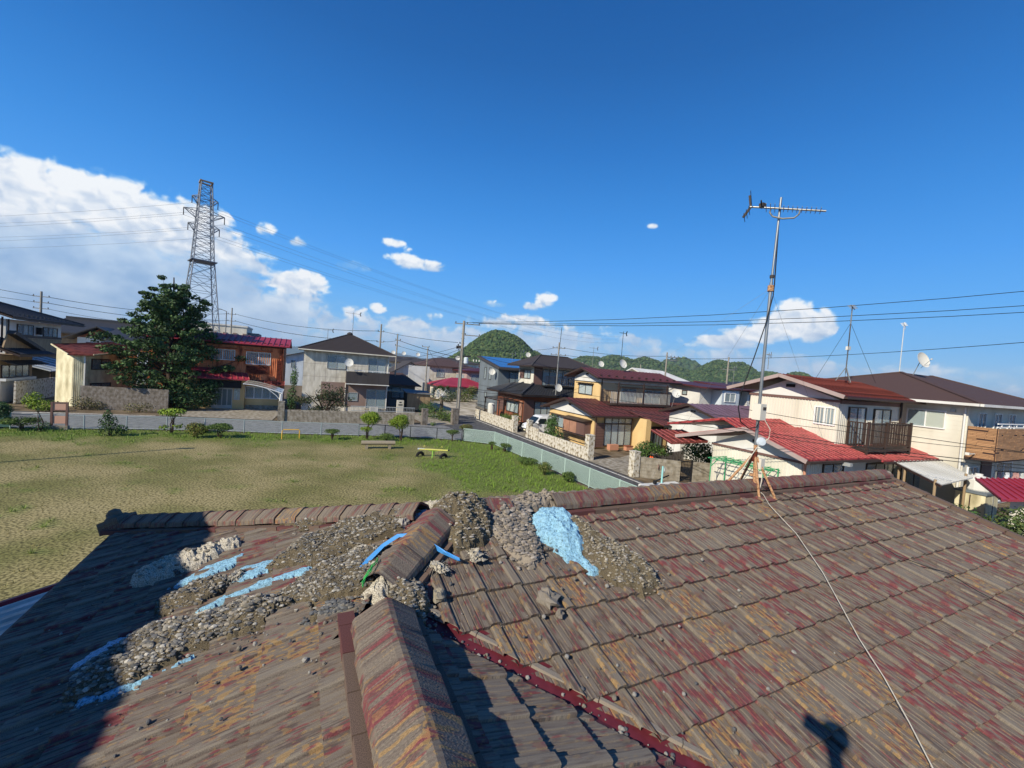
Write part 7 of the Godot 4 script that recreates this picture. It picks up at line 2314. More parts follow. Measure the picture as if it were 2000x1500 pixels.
	for q in [-0.5, 0.45]:
		b = MB.new()
		for z in [-0.09, 0.09]:
			var c := Vector3(q, 0.48, q * 0.39 + z)
			b.tube([c, c + Vector3(-0.02, 0.14, 0), c + Vector3(0.05, 0.19, 0)], [0.012, 0.012, 0.012], 5)
		obj("handle", b.mesh(), M.seesawyellow, s)
	for q in [Vector3(6.33, 0, -24.45), Vector3(7.55, 0, -23.75)]:
		b = MB.new()
		var pts := []
		var rr := []
		for k in 9:
			var a := PI * k / 8.0
			pts.append(Vector3(cos(a) * 0.22, sin(a) * 0.24 - 0.01, 0))
			rr.append(0.085)
		b.tube(pts, rr, 8)
		var t := obj("half_tyre", b.mesh(), M.tyre, self, Transform3D(Basis(Vector3.UP, 0.35), q))
		tag(t, "buried black tyre under the " + ("pale" if q.x < 7 else "black tipped") + " end of the seesaw", "tyre", "tyres under the seesaw")
	var hu := thing("yellow_hurdle", "low yellow tube hurdle at the park edge", "barrier", Vector3(-0.62, 0, -30.4))
	b = MB.new()
	b.tube([Vector3(-0.5, 0, 0), Vector3(-0.5, 0.52, 0), Vector3(-0.44, 0.6, 0), Vector3(0.44, 0.6, 0), Vector3(0.5, 0.52, 0), Vector3(0.5, 0, 0)], [0.032, 0.032, 0.032, 0.032, 0.032, 0.032], 7)
	obj("frame", b.mesh(), M.hurdle, hu)
	var nb := thing("notice_board", "narrow rusty framed pink notice board at the fence", "notice board", Vector3(-12.9, 0, -34.0))
	for x in [-0.33, 0.33]:
		bx(nb, "post", Vector3(x - 0.05, 0, -0.05), Vector3(x + 0.05, 1.62, 0.05), M.brownpanel)
	bx(nb, "top_rail", Vector3(-0.28, 1.56, -0.04), Vector3(0.28, 1.62, 0.04), M.brownpanel)
	bx(nb, "middle_rail", Vector3(-0.28, 1.1, -0.04), Vector3(0.28, 1.16, 0.04), M.brownpanel)
	bx(nb, "panel", Vector3(-0.28, 1.165, -0.015), Vector3(0.28, 1.555, 0.015), M.signpink)
	bx(nb, "panel", Vector3(-0.28, 0.35, -0.015), Vector3(0.28, 0.8, 0.015), M.signpink)
	bx(nb, "footing", Vector3(-0.42, 0, -0.15), Vector3(0.42, 0.22, 0.15), M.concrete)

func big_tree():
	var o := thing("big_tree", "big dark green broadleaf tree over the block wall", "tree", Vector3(-10.6, 0, -46.2))
	var b := MB.new()
	b.tube([Vector3(0, -0.1, 0), Vector3(0.1, 2.2, 0), Vector3(-0.1, 5, 0.1), Vector3(0.1, 8, 0), Vector3(0, 11.3, 0)], [0.36, 0.28, 0.22, 0.13, 0.04], 8)
	obj("trunk", b.mesh(), M.bark, o)
	var limbs := MB.new()
	var blobs := []
	for k in 92:
		var t := (k + 0.5) / 92.0
		var hh := lerpf(0.9, 10.2, pow(t, 1.05))
		var rr: float = 5.2 * pow(1.0 - t, 0.55) * smoothstep(-0.4, 0.25, t) + 0.35
		var a := k * 2.4 + rnd(-0.4, 0.4)
		var reach := rr * rnd(0.62, 1.08)
		var d := Vector3(cos(a), 0, sin(a))
		var tip := d * reach + Vector3(0, hh + reach * 0.42 + rnd(-0.3, 0.5), 0)
		var root := Vector3(0, hh * 0.85, 0)
		limbs.tube([root, root.lerp(tip, 0.5) + Vector3(0, 0.15, 0), tip], [0.09 * (1.15 - t), 0.05 * (1.15 - t) + 0.01, 0.012], 5)
		for j in 4:
			var s := 0.42 + 0.19 * j
			var q := root.lerp(tip, s) + rdir() * 0.25
			var w := rnd(0.5, 0.85) * (1.15 - 0.4 * s) * (1.1 - 0.35 * t)
			blobs.append([q, Vector3(w, w * 0.5, w), 78])
	obj("limb", limbs.mesh(), M.bark, o)
	leaves(o, "crown", blobs, 0.25, GREEN + [Color(0.06, 0.11, 0.03)])
	var low := thing("hedge_bush", "dark bush crowding under the big tree beside the entrance", "shrub", Vector3(-9.2, 0, -44.2))
	b = MB.new()
	for k in 4:
		b.tube([Vector3(0, 0, 0), Vector3(cos(k * 1.7) * 0.8, 1.3, sin(k * 1.7) * 0.6)], [0.06, 0.02], 5)
	obj("stem", b.mesh(), M.bark, low)
	leaves(low, "foliage", [[Vector3(0, 1.0, 0), Vector3(2.0, 1.0, 1.0), 1500], [Vector3(1.6, 1.5, -0.6), Vector3(1.1, 1.3, 0.8), 900], [Vector3(-1.9, 1.1, -0.3), Vector3(1.2, 0.8, 0.8), 800]], 0.2, GREEN)

func garden_plants():
	var o := thing("maple_tree", "dark spreading maple before the cream house", "tree", Vector3(1.7, 0, -40.6))
	var b := MB.new()
	for k in 6:
		var a := k * 1.05
		b.tube([Vector3(0, 0, 0), Vector3(cos(a) * 0.5, 1.1, sin(a) * 0.4), Vector3(cos(a) * 1.6, 2.2, sin(a) * 1.0)], [0.1, 0.06, 0.02], 5)
	obj("trunk", b.mesh(), M.bark, o)
	var bl := []
	for k in 46:
		var a := rnd(0, TAU)
		var r := rnd(0.2, 2.4)
		bl.append([Vector3(cos(a) * r, rnd(0.6, 3.3 - r * 0.55), sin(a) * r * 0.5), Vector3(0.6, 0.25, 0.5), 90])
	leaves(o, "crown", bl, 0.14, [Color(0.045, 0.07, 0.025), Color(0.035, 0.055, 0.022), Color(0.08, 0.06, 0.03), Color(0.06, 0.085, 0.03)])
	var p := thing("fan_palm", "shaggy fan palm beside the utility pole", "palm", Vector3(12.6, 0, -41.6))
	b = MB.new()
	b.tube([Vector3(0, 0, 0), Vector3(0.05, 1.2, 0), Vector3(0, 2.3, 0)], [0.16, 0.18, 0.14], 8)
	obj("trunk", b.mesh(), M.trunkgrey, p)
	for k in 26:
		var a := k * 2.4
		var up := lerpf(1.1, -0.55, k / 25.0)
		var d := Vector3(cos(a) * cos(up), sin(up), sin(a) * cos(up))
		var c := Vector3(0, 2.35, 0) + d * 0.85
		var s := d.cross(Vector3.UP).normalized()
		var m := MB.new()
		m.tube([Vector3(0, 2.3, 0), c], [0.014, 0.01], 4)
		var t := rnd(0.8, 1.3)
		m.col = Color(0.05 * t, 0.10 * t, 0.03 * t) if k < 21 else Color(0.16, 0.14, 0.05)
		for j in 13:
			var e := (j - 6) / 6.0 * 1.35
			var w := d.rotated(s.cross(d).normalized(), e)
			var tip := c + w * rnd(0.62, 0.75) + Vector3(0, -0.16 * absf(e) - 0.06, 0)
			var z := w.cross(s.cross(d)).normalized() * 0.035
			m.tri(c + w * 0.12 - z, c + w * 0.12 + z, tip)
			m.tri(c + w * 0.12 + z, c + w * 0.12 - z, tip)
		obj("frond", m.mesh(), M.leaf, p)
	var mk := func(called: String, label: String, at: Vector3, list: Array, size: float, cols: Array, stem := 0.5, cat := "shrub"):
		return shrub(called, label, at, list, size, cols, stem, "", cat)
	mk.call("weed_bush", "overgrown light bush between stone pillar and palm", Vector3(12.4, 0, -39.8), [[Vector3(0, 0.6, 0), Vector3(0.8, 0.7, 0.8), 900], [Vector3(-0.7, 0.8, -1.2), Vector3(0.8, 0.9, 0.8), 700], [Vector3(0.5, 0.5, 0.9), Vector3(0.5, 0.6, 0.6), 400]], 0.12, MIDGREEN)
	mk.call("dark_bush", "dark bush at the foot of the palm by the driveway", Vector3(11.4, 0, -42.6), [[Vector3(0, 0.8, 0), Vector3(0.9, 0.9, 0.8), 1000]], 0.13, GREEN)
	mk.call("overgrown_hedge", "overgrown hedge below the bright red roof", Vector3(22.0, 0, -60.8), [[Vector3(0, 1.0, 0), Vector3(2.0, 1.1, 0.8), 1600], [Vector3(-2.6, 0.8, 0), Vector3(1.4, 0.9, 0.8), 900], [Vector3(1.2, 1.9, 0), Vector3(0.9, 0.8, 0.6), 600]], 0.18, MIDGREEN + DRY)
	mk.call("garden_shrub", "bushy shrub over the block wall of the brown house", Vector3(17.4, 0, -36.2), [[Vector3(0, 0.9, 0), Vector3(0.5, 0.4, 1.1), 700], [Vector3(0.2, 1.1, 1.6), Vector3(0.5, 0.4, 0.8), 500]], 0.12, MIDGREEN)
	mk.call("garden_tree", "leafy green bush beside the gate of the yellow house", Vector3(17.7, 0, -28.4), [[Vector3(0, 1.1, 0), Vector3(0.6, 0.8, 0.7), 1100], [Vector3(0.3, 1.7, -0.3), Vector3(0.5, 0.5, 0.5), 500], [Vector3(0.1, 0.6, 0.9), Vector3(0.5, 0.5, 0.5), 450]], 0.13, [Color(0.05, 0.10, 0.025), Color(0.07, 0.13, 0.03)])
	var tr: Node3D = mk.call("trumpet_vine", "green vine with orange blooms spilling over the block wall", Vector3(18.4, 0, -18.6), [[Vector3(-0.7, 1.25, 0.1), Vector3(0.7, 0.3, 0.4), 700], [Vector3(0.3, 1.4, -0.3), Vector3(0.9, 0.45, 0.6), 1000], [Vector3(1.2, 1.3, 0.0), Vector3(0.7, 0.35, 0.5), 600]], 0.11, [Color(0.06, 0.12, 0.025), Color(0.09, 0.16, 0.03)], 1.0, "vine")
	for q in [Vector3(-1.35, 1.25, 0.45), Vector3(-1.25, 1.15, 0.5), Vector3(-0.5, 1.02, 0.62), Vector3(-0.42, 1.08, 0.6), Vector3(-0.3, 1.05, 0.62)]:
		var f := MB.new()
		f.lathe(Vector3.ZERO, [[0.01, -0.08], [0.025, 0.0], [0.07, 0.05]], 6)
		obj("bloom", f.mesh(), M.bloom, tr, Transform3D(Basis(Vector3.RIGHT, 1.2), q))
	mk.call("garden_tree", "rounded dense tree between block wall and corrugated house", Vector3(21.6, 0, -17.6), [[Vector3(-0.2, 1.45, 0), Vector3(1.05, 0.75, 0.9), 1700], [Vector3(0.7, 0.95, 0.5), Vector3(0.8, 0.55, 0.7), 1000], [Vector3(0.2, 0.5, 0.8), Vector3(0.7, 0.5, 0.6), 700]], 0.13, [Color(0.045, 0.085, 0.02), Color(0.065, 0.12, 0.025), Color(0.10, 0.16, 0.025)], 0.9, "tree")
	mk.call("fern_bush", "feathery green bush beyond the tiled verge", Vector3(20.6, 0, -6.1), [[Vector3(0, 1.3, 0), Vector3(1.2, 0.7, 0.7), 1300], [Vector3(-0.9, 1.0, 1.0), Vector3(0.9, 0.7, 0.7), 900]], 0.12, [Color(0.05, 0.10, 0.025), Color(0.06, 0.13, 0.03)])
	mk.call("fern_bush", "taller olive bush before the red shed roof", Vector3(20.6, 0, -4.7), [[Vector3(0, 1.5, 0), Vector3(1.3, 0.8, 0.8), 1500], [Vector3(1.0, 1.6, 0.2), Vector3(0.9, 0.8, 0.7), 900]], 0.12, [Color(0.07, 0.10, 0.025), Color(0.10, 0.12, 0.03), Color(0.05, 0.085, 0.02)])
	mk.call("dry_bush", "dry yellowing bush at the frame edge below the verge", Vector3(17.6, 0, -3.6), [[Vector3(0, 1.5, 0), Vector3(1.2, 0.7, 1.0), 1300], [Vector3(1.2, 1.2, 0.6), Vector3(1.1, 0.7, 0.8), 1000], [Vector3(0.3, 1.0, 1.2), Vector3(1.0, 0.7, 0.8), 800]], 0.10, [Color(0.36, 0.33, 0.18), Color(0.10, 0.13, 0.04), Color(0.07, 0.10, 0.03), Color(0.42, 0.38, 0.24)])
	mk.call("roadside_weeds", "yellow green weeds at the foot of the yellow tower", Vector3(-18.0, 0, -43.6), [[Vector3(0, 0.6, 0), Vector3(0.6, 0.7, 0.6), 600], [Vector3(1.2, 0.4, 1.3), Vector3(0.9, 0.4, 0.7), 600], [Vector3(-1.4, 0.2, 0.8), Vector3(0.8, 0.25, 0.5), 300]], 0.14, BRIGHT)
	mk.call("dry_weeds", "brown dead weeds in front of the corrugated yellow corner", Vector3(-15.3, 0, -43.6), [[Vector3(0, 0.5, 0), Vector3(0.9, 0.6, 0.5), 420], [Vector3(0.9, 0.3, 0), Vector3(0.6, 0.4, 0.4), 200]], 0.12, DRY)
	mk.call("dry_weeds", "brown dead weeds in front of the grey block wall", Vector3(-11.6, 0, -42.6), [[Vector3(0, 0.35, 0), Vector3(1.1, 0.5, 0.4), 420]], 0.12, DRY)
	mk.call("creeper", "dark creeper climbing the gap between rust house and cream house", Vector3(-1.0, 0, -45.4), [[Vector3(0, 1.2, 0), Vector3(0.5, 1.2, 0.5), 700], [Vector3(0.1, 3.2, -0.8), Vector3(0.35, 1.2, 0.4), 400]], 0.16, GREEN)
	for k in 4:
		mk.call("weed_tuft", ["weed tuft by the cream house wall base", "weed tuft at the foot of the stone pillar", "weed tuft beside the pavement edge", "weed tuft near the carport post"][k], [Vector3(5.4, 0, -36.8), Vector3(10.4, 0, -36.4), Vector3(12.6, 0, -33.6), Vector3(-1.3, 0, -39.4)][k], [[Vector3(0, 0.18, 0), Vector3(0.3, 0.2, 0.3), 120]], 0.09, MIDGREEN, 0.2, "weed")

func walls_and_gates():
	block_wall("grey_block_wall", "dark grey block wall under the big tree", Vector2(-15.6, -44.2), Vector2(-9.9, -43.2), 1.8, M.blockdark, 0.42, 0.2)
	block_wall("house_block_wall", "long low block wall before the cream house", Vector2(-1.3, -38.0), Vector2(8.9, -37.2), 1.0, M.block, 0.42, 0.2)
	pillar("end_pillar", "tall end pillar of the cream house wall by the carport", -1.55, -38.05, 0.45, 1.6, M.block)
	pillar("stone_pillar", "rough stone pillar where the cream house drive begins", 9.75, -37.0, 0.5, 1.3, M.blockdark)
	pillar("stone_pillar", "rough stone pillar under the palm at the road corner", 12.9, -38.0, 0.6, 1.3, M.blockdark)
	var f := thing("garden_railing", "white low railing on the cream house wall", "railing")
	railing(f, "rail", Vector3(3.6, 1.0, -37.65), Vector3(8.9, 1.0, -37.25), 0.45, 40, M.alu, 0.02)
	var g := "pale weathered block walls along the side road"
	block_wall("road_block_wall", "first weathered pale wall, before the brown house", Vector2(16.75, -42.6), Vector2(16.75, -33.4), 1.0, M.blockpale, 0.44, 0.2, g)
	block_wall("road_block_wall", "middle weathered pale wall, with the low hedge behind", Vector2(16.75, -28.6), Vector2(16.75, -22.5), 0.8, M.blockpale, 0.44, 0.2, g)
	block_wall("road_block_wall", "short dark topped wall piece beside the van", Vector2(16.75, -30.1), Vector2(16.75, -28.7), 1.0, M.blockpale, 0.44, 0.2, g)
	var pg := "gate pillars along the side road"
	pillar("gate_pillar", "pale gate pillar at the end of the brown house wall", 16.8, -33.1, 0.42, 1.4, M.blockpale, pg)
	pillar("gate_pillar", "pale gate pillar in front of the white van", 16.8, -30.35, 0.4, 1.3, M.blockpale, pg)
	pillar("gate_pillar", "tall gate pillar at the yellow house entrance, away from the vine", 16.85, -22.2, 0.45, 1.6, M.blockpale, pg)
	pillar("gate_pillar", "gate pillar under the vine at the yellow house entrance", 16.85, -18.0, 0.42, 1.3, M.blockpale, pg)
	block_wall("vine_block_wall", "pale block wall below the flowering vine", Vector2(17.1, -17.95), Vector2(18.9, -16.6), 1.1, M.block, 0.36, 0.19)
	block_wall("corner_block_wall", "grey block wall between black gate and rounded tree", Vector2(19.5, -16.4), Vector2(21.4, -15.3), 1.15, M.block, 0.36, 0.19)
	block_wall("yard_block_wall", "block wall deep in the yard behind the vine", Vector2(19.4, -19.6), Vector2(23.6, -20.6), 0.75, M.blockdark, 0.4, 0.2)
	var wp := thing("wall_plaque", "small pink plaque on the block wall below the vine", "plaque", Vector3(17.85, 0.62, -17.28), "", atan2(-1.35, 1.8) * -1.0)
	bx(wp, "plate", Vector3(-0.16, 0, 0.065), Vector3(0.16, 0.2, 0.09), M.signpink)
	bx(wp, "rim", Vector3(-0.18, -0.02, 0.06), Vector3(0.18, 0.22, 0.075), M.mauvewall)
	var gate := thing("black_gate", "black steel garden gate between two block walls", "gate", Vector3(19.2, 0, -16.55), "", -0.55)
	for x in [-0.36, 0.36]:
		bx(gate, "post", Vector3(x - 0.04, 0, -0.04), Vector3(x + 0.04, 1.2, 0.04), M.black)
	for y in [0.12, 1.12]:
		bx(gate, "rail", Vector3(-0.32, y - 0.025, -0.02), Vector3(0.32, y + 0.025, 0.02), M.black)
	for k in 8:
		bx(gate, "bar", Vector3(-0.29 + k * 0.08, 0.145, -0.012), Vector3(-0.27 + k * 0.08, 1.095, 0.012), M.black)
	var ga := thing("iron_gate", "black iron gate beside the white van", "gate", Vector3(16.9, 0, -29.6))
	for k in 9:
		rod(ga, "bar", Vector3(0.05, 0.55, -0.55 + k * 0.13), Vector3(0.05, 1.35, -0.55 + k * 0.13), 0.015, M.black)
	for y in [0.6, 1.3]:
		bar(ga, "rail", Vector3(0.05, y, -0.6), Vector3(0.05, y, 0.55), 0.03, 0.04, M.black)
	var gr := thing("dark_railing", "dark railing on the wall before the shuttered bay", "railing")
	railing(gr, "rail", Vector3(17.0, 0.8, -26.4), Vector3(17.0, 0.8, -22.6), 0.6, 26, M.black, 0.02)
	var gp := thing("dark_railing", "dark railing panel at the far corner by the pergola", "railing")
	railing(gp, "rail", Vector3(16.75, 1.0, -42.6), Vector3(16.75, 1.0, -39.6), 0.55, 10, M.black, 0.03)
	var mp := thing("mirror_post", "pale turquoise post with round traffic mirror below the vine wall", "mirror post", Vector3(16.2, 0, -15.3))
	rod(mp, "pole", Vector3(0, 0, 0), Vector3(0, 1.25, 0), 0.045, M.mint)
	var mb := MB.new()
	mb.lathe(Vector3.ZERO, [[0.0, 0.03], [0.1, 0.02], [0.14, 0.0], [0.14, -0.03], [0.0, -0.04]], 16)
	obj("mirror", mb.mesh(), M.alu, mp, Transform3D(Basis(Vector3.RIGHT, 1.5) * Basis(Vector3.BACK, -0.7), Vector3(0.12, 1.05, 0.02)))
	# the gate leaf at the end of the park fence: white sill and black catch
	var ws := thing("white_kerb_block", "white painted kerb edge just beyond the roof ridge", "kerb", Vector3(15.9, 0, -14.9))
	bx(ws, "slab", Vector3(-1.1, 0.0, -0.5), Vector3(1.3, 0.42, 0.6), M.white)
	bx(ws, "lip", Vector3(-1.12, 0.42, 0.3), Vector3(1.32, 0.47, 0.62), M.palewhite)
	var bc := thing("black_bar", "black bar lying over the white kerb edge", "bar", Vector3(15.9, 0.5, -14.9))
	bar(bc, "rail", Vector3(-0.35, 0.08, -0.2), Vector3(1.3, 0.12, -0.9), 0.05, 0.05, M.black)
	bx(bc, "catch", Vector3(-0.42, -0.04, -0.26), Vector3(-0.3, 0.12, -0.12), M.black)

func van():
	# a small white van parked nose to the road
	var o := thing("white_van", "small white van parked behind the gate pillars", "van", Vector3(18.9, 0, -31.75), "", PI)
	var prof := [Vector2(1.65, 0.35), Vector2(1.70, 0.62), Vector2(1.62, 0.86), Vector2(1.30, 0.98), Vector2(0.72, 1.58), Vector2(0.45, 1.70), Vector2(-1.45, 1.74), Vector2(-1.66, 1.60), Vector2(-1.72, 0.9), Vector2(-1.70, 0.35)]
	var b := MB.new()
	var n := prof.size()
	var half := func(y: float): return 0.74 if y < 1.0 else lerpf(0.74, 0.62, clampf((y - 1.0) / 0.7, 0, 1))
	for k in n:
		var p: Vector2 = prof[k]
		var q: Vector2 = prof[(k + 1) % n]
		var hp: float = half.call(p.y)
		var hq: float = half.call(q.y)
		b.quad(Vector3(p.x, p.y, hp), Vector3(p.x, p.y, -hp), Vector3(q.x, q.y, -hq), Vector3(q.x, q.y, hq))
	for s in [1.0, -1.0]:
		var c := Vector3(0, 0.95, 0.74 * s)
		for k in n:
			var p: Vector2 = prof[k]
			var q: Vector2 = prof[(k + 1) % n]
			var P := Vector3(p.x, p.y, half.call(p.y) * s)
			var Q := Vector3(q.x, q.y, half.call(q.y) * s)
			if s > 0:
				b.tri(c, P, Q)
			else:
				b.tri(c, Q, P)
	obj("body", b.mesh(), M.carwhite, o)
	var w := MB.new()
	w.quad(Vector3(1.27, 1.03, 0.66), Vector3(1.27, 1.03, -0.66), Vector3(0.76, 1.56, -0.58), Vector3(0.76, 1.56, 0.58))
	var ws := obj("windscreen", w.mesh(), M.tintglass, o)
	ws.position = Vector3(0.02, 0.015, 0)
	for s in [1.0, -1.0]:
		for u in [[0.1, 0.72], [-0.75, 0.0], [-1.5, -0.85]]:
			w = MB.new()
			var A := Vector3(u[0], 1.05, 0.745 * s)
			var B := Vector3(u[1] + (0.35 if u[1] > 0.5 else 0.0), 1.05, 0.745 * s)
			var C := Vector3(u[1], 1.5, 0.672 * s)
			var D := Vector3(u[0], 1.5, 0.672 * s)
			if s > 0:
				w.quad(A, B, C, D)
			else:
				w.quad(B, A, D, C)
			obj("side_window", w.mesh(), M.tintglass, o)
		bx(o, "headlight", Vector3(1.64, 0.66, s * 0.66), Vector3(1.71, 0.84, s * 0.42), M.alu)
		bx(o, "mirror", Vector3(0.95, 1.05, s * 0.76), Vector3(1.05, 1.25, s * 0.92), M.carwhite)
		for x in [1.1, -1.15]:
			var t := MB.new()
			t.lathe(Vector3.ZERO, [[0.0, -0.08], [0.26, -0.08], [0.28, -0.04], [0.28, 0.04], [0.26, 0.08], [0.0, 0.08]], 16)
			var wh := obj("wheel", t.mesh(), M.tyre, o, Transform3D(Basis(Vector3.RIGHT, PI / 2), Vector3(x, 0.28, s * 0.67)))
			t = MB.new()
			t.lathe(Vector3.ZERO, [[0.0, -0.085], [0.17, -0.085], [0.17, 0.085], [0.0, 0.085]], 12)
			obj("rim", t.mesh(), M.alu, wh)
	bx(o, "bumper", Vector3(1.66, 0.32, -0.7), Vector3(1.78, 0.55, 0.7), M.black)
	bx(o, "number_plate", Vector3(1.781, 0.38, -0.17), Vector3(1.79, 0.5, 0.17), M.paleyellow)
	var mc := thing("motor_scooter", "small dark scooter parked by the brown house gate", "scooter", Vector3(18.3, 0, -33.9))
	for x in [-0.5, 0.55]:
		var t := MB.new()
		t.lathe(Vector3.ZERO, [[0.12, -0.05], [0.25, -0.05], [0.27, 0.0], [0.25, 0.05], [0.12, 0.05]], 14)
		obj("wheel", t.mesh(), M.tyre, mc, Transform3D(Basis(Vector3.RIGHT, PI / 2), Vector3(x, 0.27, 0)))
	var sb := MB.new()
	sb.tube([Vector3(-0.6, 0.5, 0), Vector3(-0.3, 0.62, 0), Vector3(0.1, 0.38, 0), Vector3(0.35, 0.45, 0), Vector3(0.48, 0.95, 0)], [0.12, 0.16, 0.1, 0.12, 0.06], 8)
	obj("frame", sb.mesh(), M.charcoal, mc)
	bar(mc, "seat", Vector3(-0.65, 0.76, 0), Vector3(-0.1, 0.72, 0), 0.24, 0.09, M.black)
	bar(mc, "handlebar", Vector3(0.45, 1.0, -0.3), Vector3(0.45, 1.0, 0.3), 0.04, 0.04, M.black)
func wire(label: String, pts: Array, r: float, sag := 0.4, m: Material = null):
	var b := MB.new()
	var path := []
	var rr := []
	for k in pts.size() - 1:
		for j in 13:
			if j == 12 and k < pts.size() - 2:
				continue
			var t := j / 12.0
			path.append(pts[k].lerp(pts[k + 1], t) - Vector3(0, sag * 4.0 * t * (1 - t), 0))
			rr.append(r)
	b.tube(path, rr, 5)
	var o := obj("power_line", b.mesh(), M.cable if m == null else m)
	tag(o, label, "cable", "overhead wires")

func utility_pole(label: String, at: Vector3, h: float, arms: Array, along: Vector3, r := 0.15):
	# arms: [height, half length, shift, insulators]
	var o := thing("utility_pole", label, "utility pole", at, "utility poles")
	var b := MB.new()
	b.tube([Vector3(0, -0.2, 0), Vector3(0, h * 0.5, 0), Vector3(0, h, 0)], [r, r * 0.85, r * 0.68], 10)
	obj("shaft", b.mesh(), M.pole, o)
	var d := along.normalized()
	for a in arms:
		var c = Vector3(0, a[0], 0) + d * a[2]
		bar(o, "crossarm", c - d * a[1], c + d * a[1], 0.09, 0.09, M.dullsteel)
		for k in a[3]:
			var q: Vector3 = c + d * a[1] * (-0.92 + 1.84 * k / maxf(a[3] - 1, 1))
			b = MB.new()
			b.lathe(q + Vector3(0, 0.05, 0), [[0.03, 0.0], [0.06, 0.03], [0.035, 0.06], [0.06, 0.09], [0.03, 0.14], [0.0, 0.15]], 8)
			obj("insulator", b.mesh(), M.charcoal, o)
	return o

func poles_and_wires():
	var P := Vector3(13.83, 0, -39.87)
	var ax := Vector3(0.93, 0, 0.37)
	var o = utility_pole("tall concrete utility pole at the road corner by the palm", P, 9.95, [[9.65, 1.25, 0.35, 3], [8.55, 0.75, 0.9, 2]], ax, 0.17)
	for q in [[7.55, -0.45], [7.3, -0.55], [7.05, -0.35], [7.75, -0.3]]:   # low voltage racks
		var b := MB.new()
		b.lathe(ax * q[1] + Vector3(0, q[0], 0.1), [[0.0, -0.1], [0.07, -0.06], [0.05, 0.0], [0.07, 0.06], [0.0, 0.1]], 8)
		obj("insulator", b.mesh(), M.black, o)
	bar(o, "rack", Vector3(0, 7.35, 0), ax * -0.6 + Vector3(0, 7.3, 0), 0.06, 0.3, M.charcoal)
	var t := MB.new()
	t.lathe(ax * 0.45 + Vector3(0, 5.75, 0), [[0.0, 0.0], [0.2, 0.0], [0.22, 0.05], [0.22, 0.55], [0.16, 0.62], [0.0, 0.64]], 12)
	obj("transformer", t.mesh(), M.bluewhite, o)
	bar(o, "bracket", Vector3(0, 6.45, 0), ax * 0.9 + Vector3(0, 6.5, 0), 0.08, 0.16, M.black)
	for k in 3:
		var b := MB.new()
		b.lathe(ax * (1.2 + 0.28 * k) + Vector3(0, 6.1, 0), [[0.0, -0.1], [0.06, -0.08], [0.06, 0.1], [0.0, 0.12]], 8)
		obj("insulator", b.mesh(), M.palewhite, o)
	bx(o, "meter_box", Vector3(-0.1, 3.3, 0.16), Vector3(0.25, 3.42, 0.3), M.charcoal)
	for k in 14:
		rod(o, "step_bolt", Vector3(-0.22, 2.2 + 0.5 * k, 0.0), Vector3(0.22, 2.2 + 0.5 * k, 0.0), 0.014, M.dullsteel)
	rod(o, "conduit", Vector3(-0.2, 0.0, 0.06), Vector3(-0.16, 7.2, 0.05), 0.05, M.dullsteel)
	var up := P + Vector3(0, 9.8, 0) + ax * 0.35
	# high lines overhead towards the viewer's side
	var dst := [Vector3(40.7, 15.21, -10.4), Vector3(40.72, 14.22, -10.3), Vector3(40.72, 13.8, -10.3)]
	for k in 3:
		var a: Vector3 = up + ax * (-0.2 + 0.7 * k)
		wire(["topmost high wire from the corner pole over the yellow house", "middle high wire from the corner pole over the yellow house", "lowest high wire of the three over the yellow house"][k], [a, a + (dst[k] - a) * 2.2], 0.022, [1.6, 1.55, 1.55][k] * 1.5)
	var P2 := Vector3(8.9, 0, -59.3)
	utility_pole("grey utility pole right behind the cream house", P2, 10.3, [[9.3, 0.4, 0.0, 2], [7.9, 0.5, 0.0, 3]], Vector3(0.9, 0, 0.4))
	var P3 := Vector3(10.15, 0, -54.05)
	utility_pole("slender utility pole rising behind the grey annex", P3, 8.9, [[8.1, 0.3, 0.1, 2], [7.4, 0.3, 0.1, 1]], Vector3(0.9, 0, 0.4), 0.11)
	var P4 := Vector3(15.13, 0, -58.06)
	utility_pole("pale utility pole beyond the grey annex with cap arm", P4, 7.8, [[7.75, 0.5, -0.3, 2]], Vector3(0.9, 0, 0.4), 0.11)
	var P5 := Vector3(-28.3, 0, -69.5)
	utility_pole("dark wooden pole with three arms over the tiled houses", P5, 10.6, [[10.0, 0.75, 0, 2], [9.3, 0.7, 0, 3], [8.6, 0.7, 0, 2]], Vector3(1, 0, 0.1))
	var P6 := Vector3(-12.1, 0, -89.2)
	utility_pole("utility pole behind the red seamed roof, taller one", P6, 12.7, [[11.6, 0.6, 0, 2], [10.4, 0.6, 0, 2]], Vector3(1, 0, 0.1))
	var lp := thing("street_lamp", "thin street lamp pole behind the red seamed roof", "street lamp", Vector3(-12.9, 0, -89.2))
	rod(lp, "pole", Vector3.ZERO, Vector3(0, 12.0, 0), 0.08, M.dullsteel)
	rod(lp, "arm", Vector3(0, 12.0, 0), Vector3(-0.9, 12.3, 0), 0.05, M.dullsteel)
	bx(lp, "lamp_head", Vector3(-1.3, 12.2, -0.12), Vector3(-0.8, 12.34, 0.12), M.dullsteel)
	var P7 := Vector3(31.9, 0, -50.8)
	var o7 = utility_pole("utility pole behind the brown house hip roof", P7, 9.8, [[9.0, 0.9, 0, 4], [8.0, 1.1, 0, 4]], Vector3(0.9, 0, 0.4))
	bx(o7, "transformer", Vector3(-0.5, 7.3, -0.25), Vector3(0.5, 7.8, 0.25), M.charcoal)
	var P8 := Vector3(43.15, 0, -41.7)
	utility_pole("pole with comb of side brackets beyond the slatted balcony", P8, 9.3, [[8.7, 0.8, 0.8, 4], [8.3, 0.8, 0.8, 4]], Vector3(0.9, 0, 0.4), 0.13)
	var P9 := Vector3(47.95, 0, -36.1)
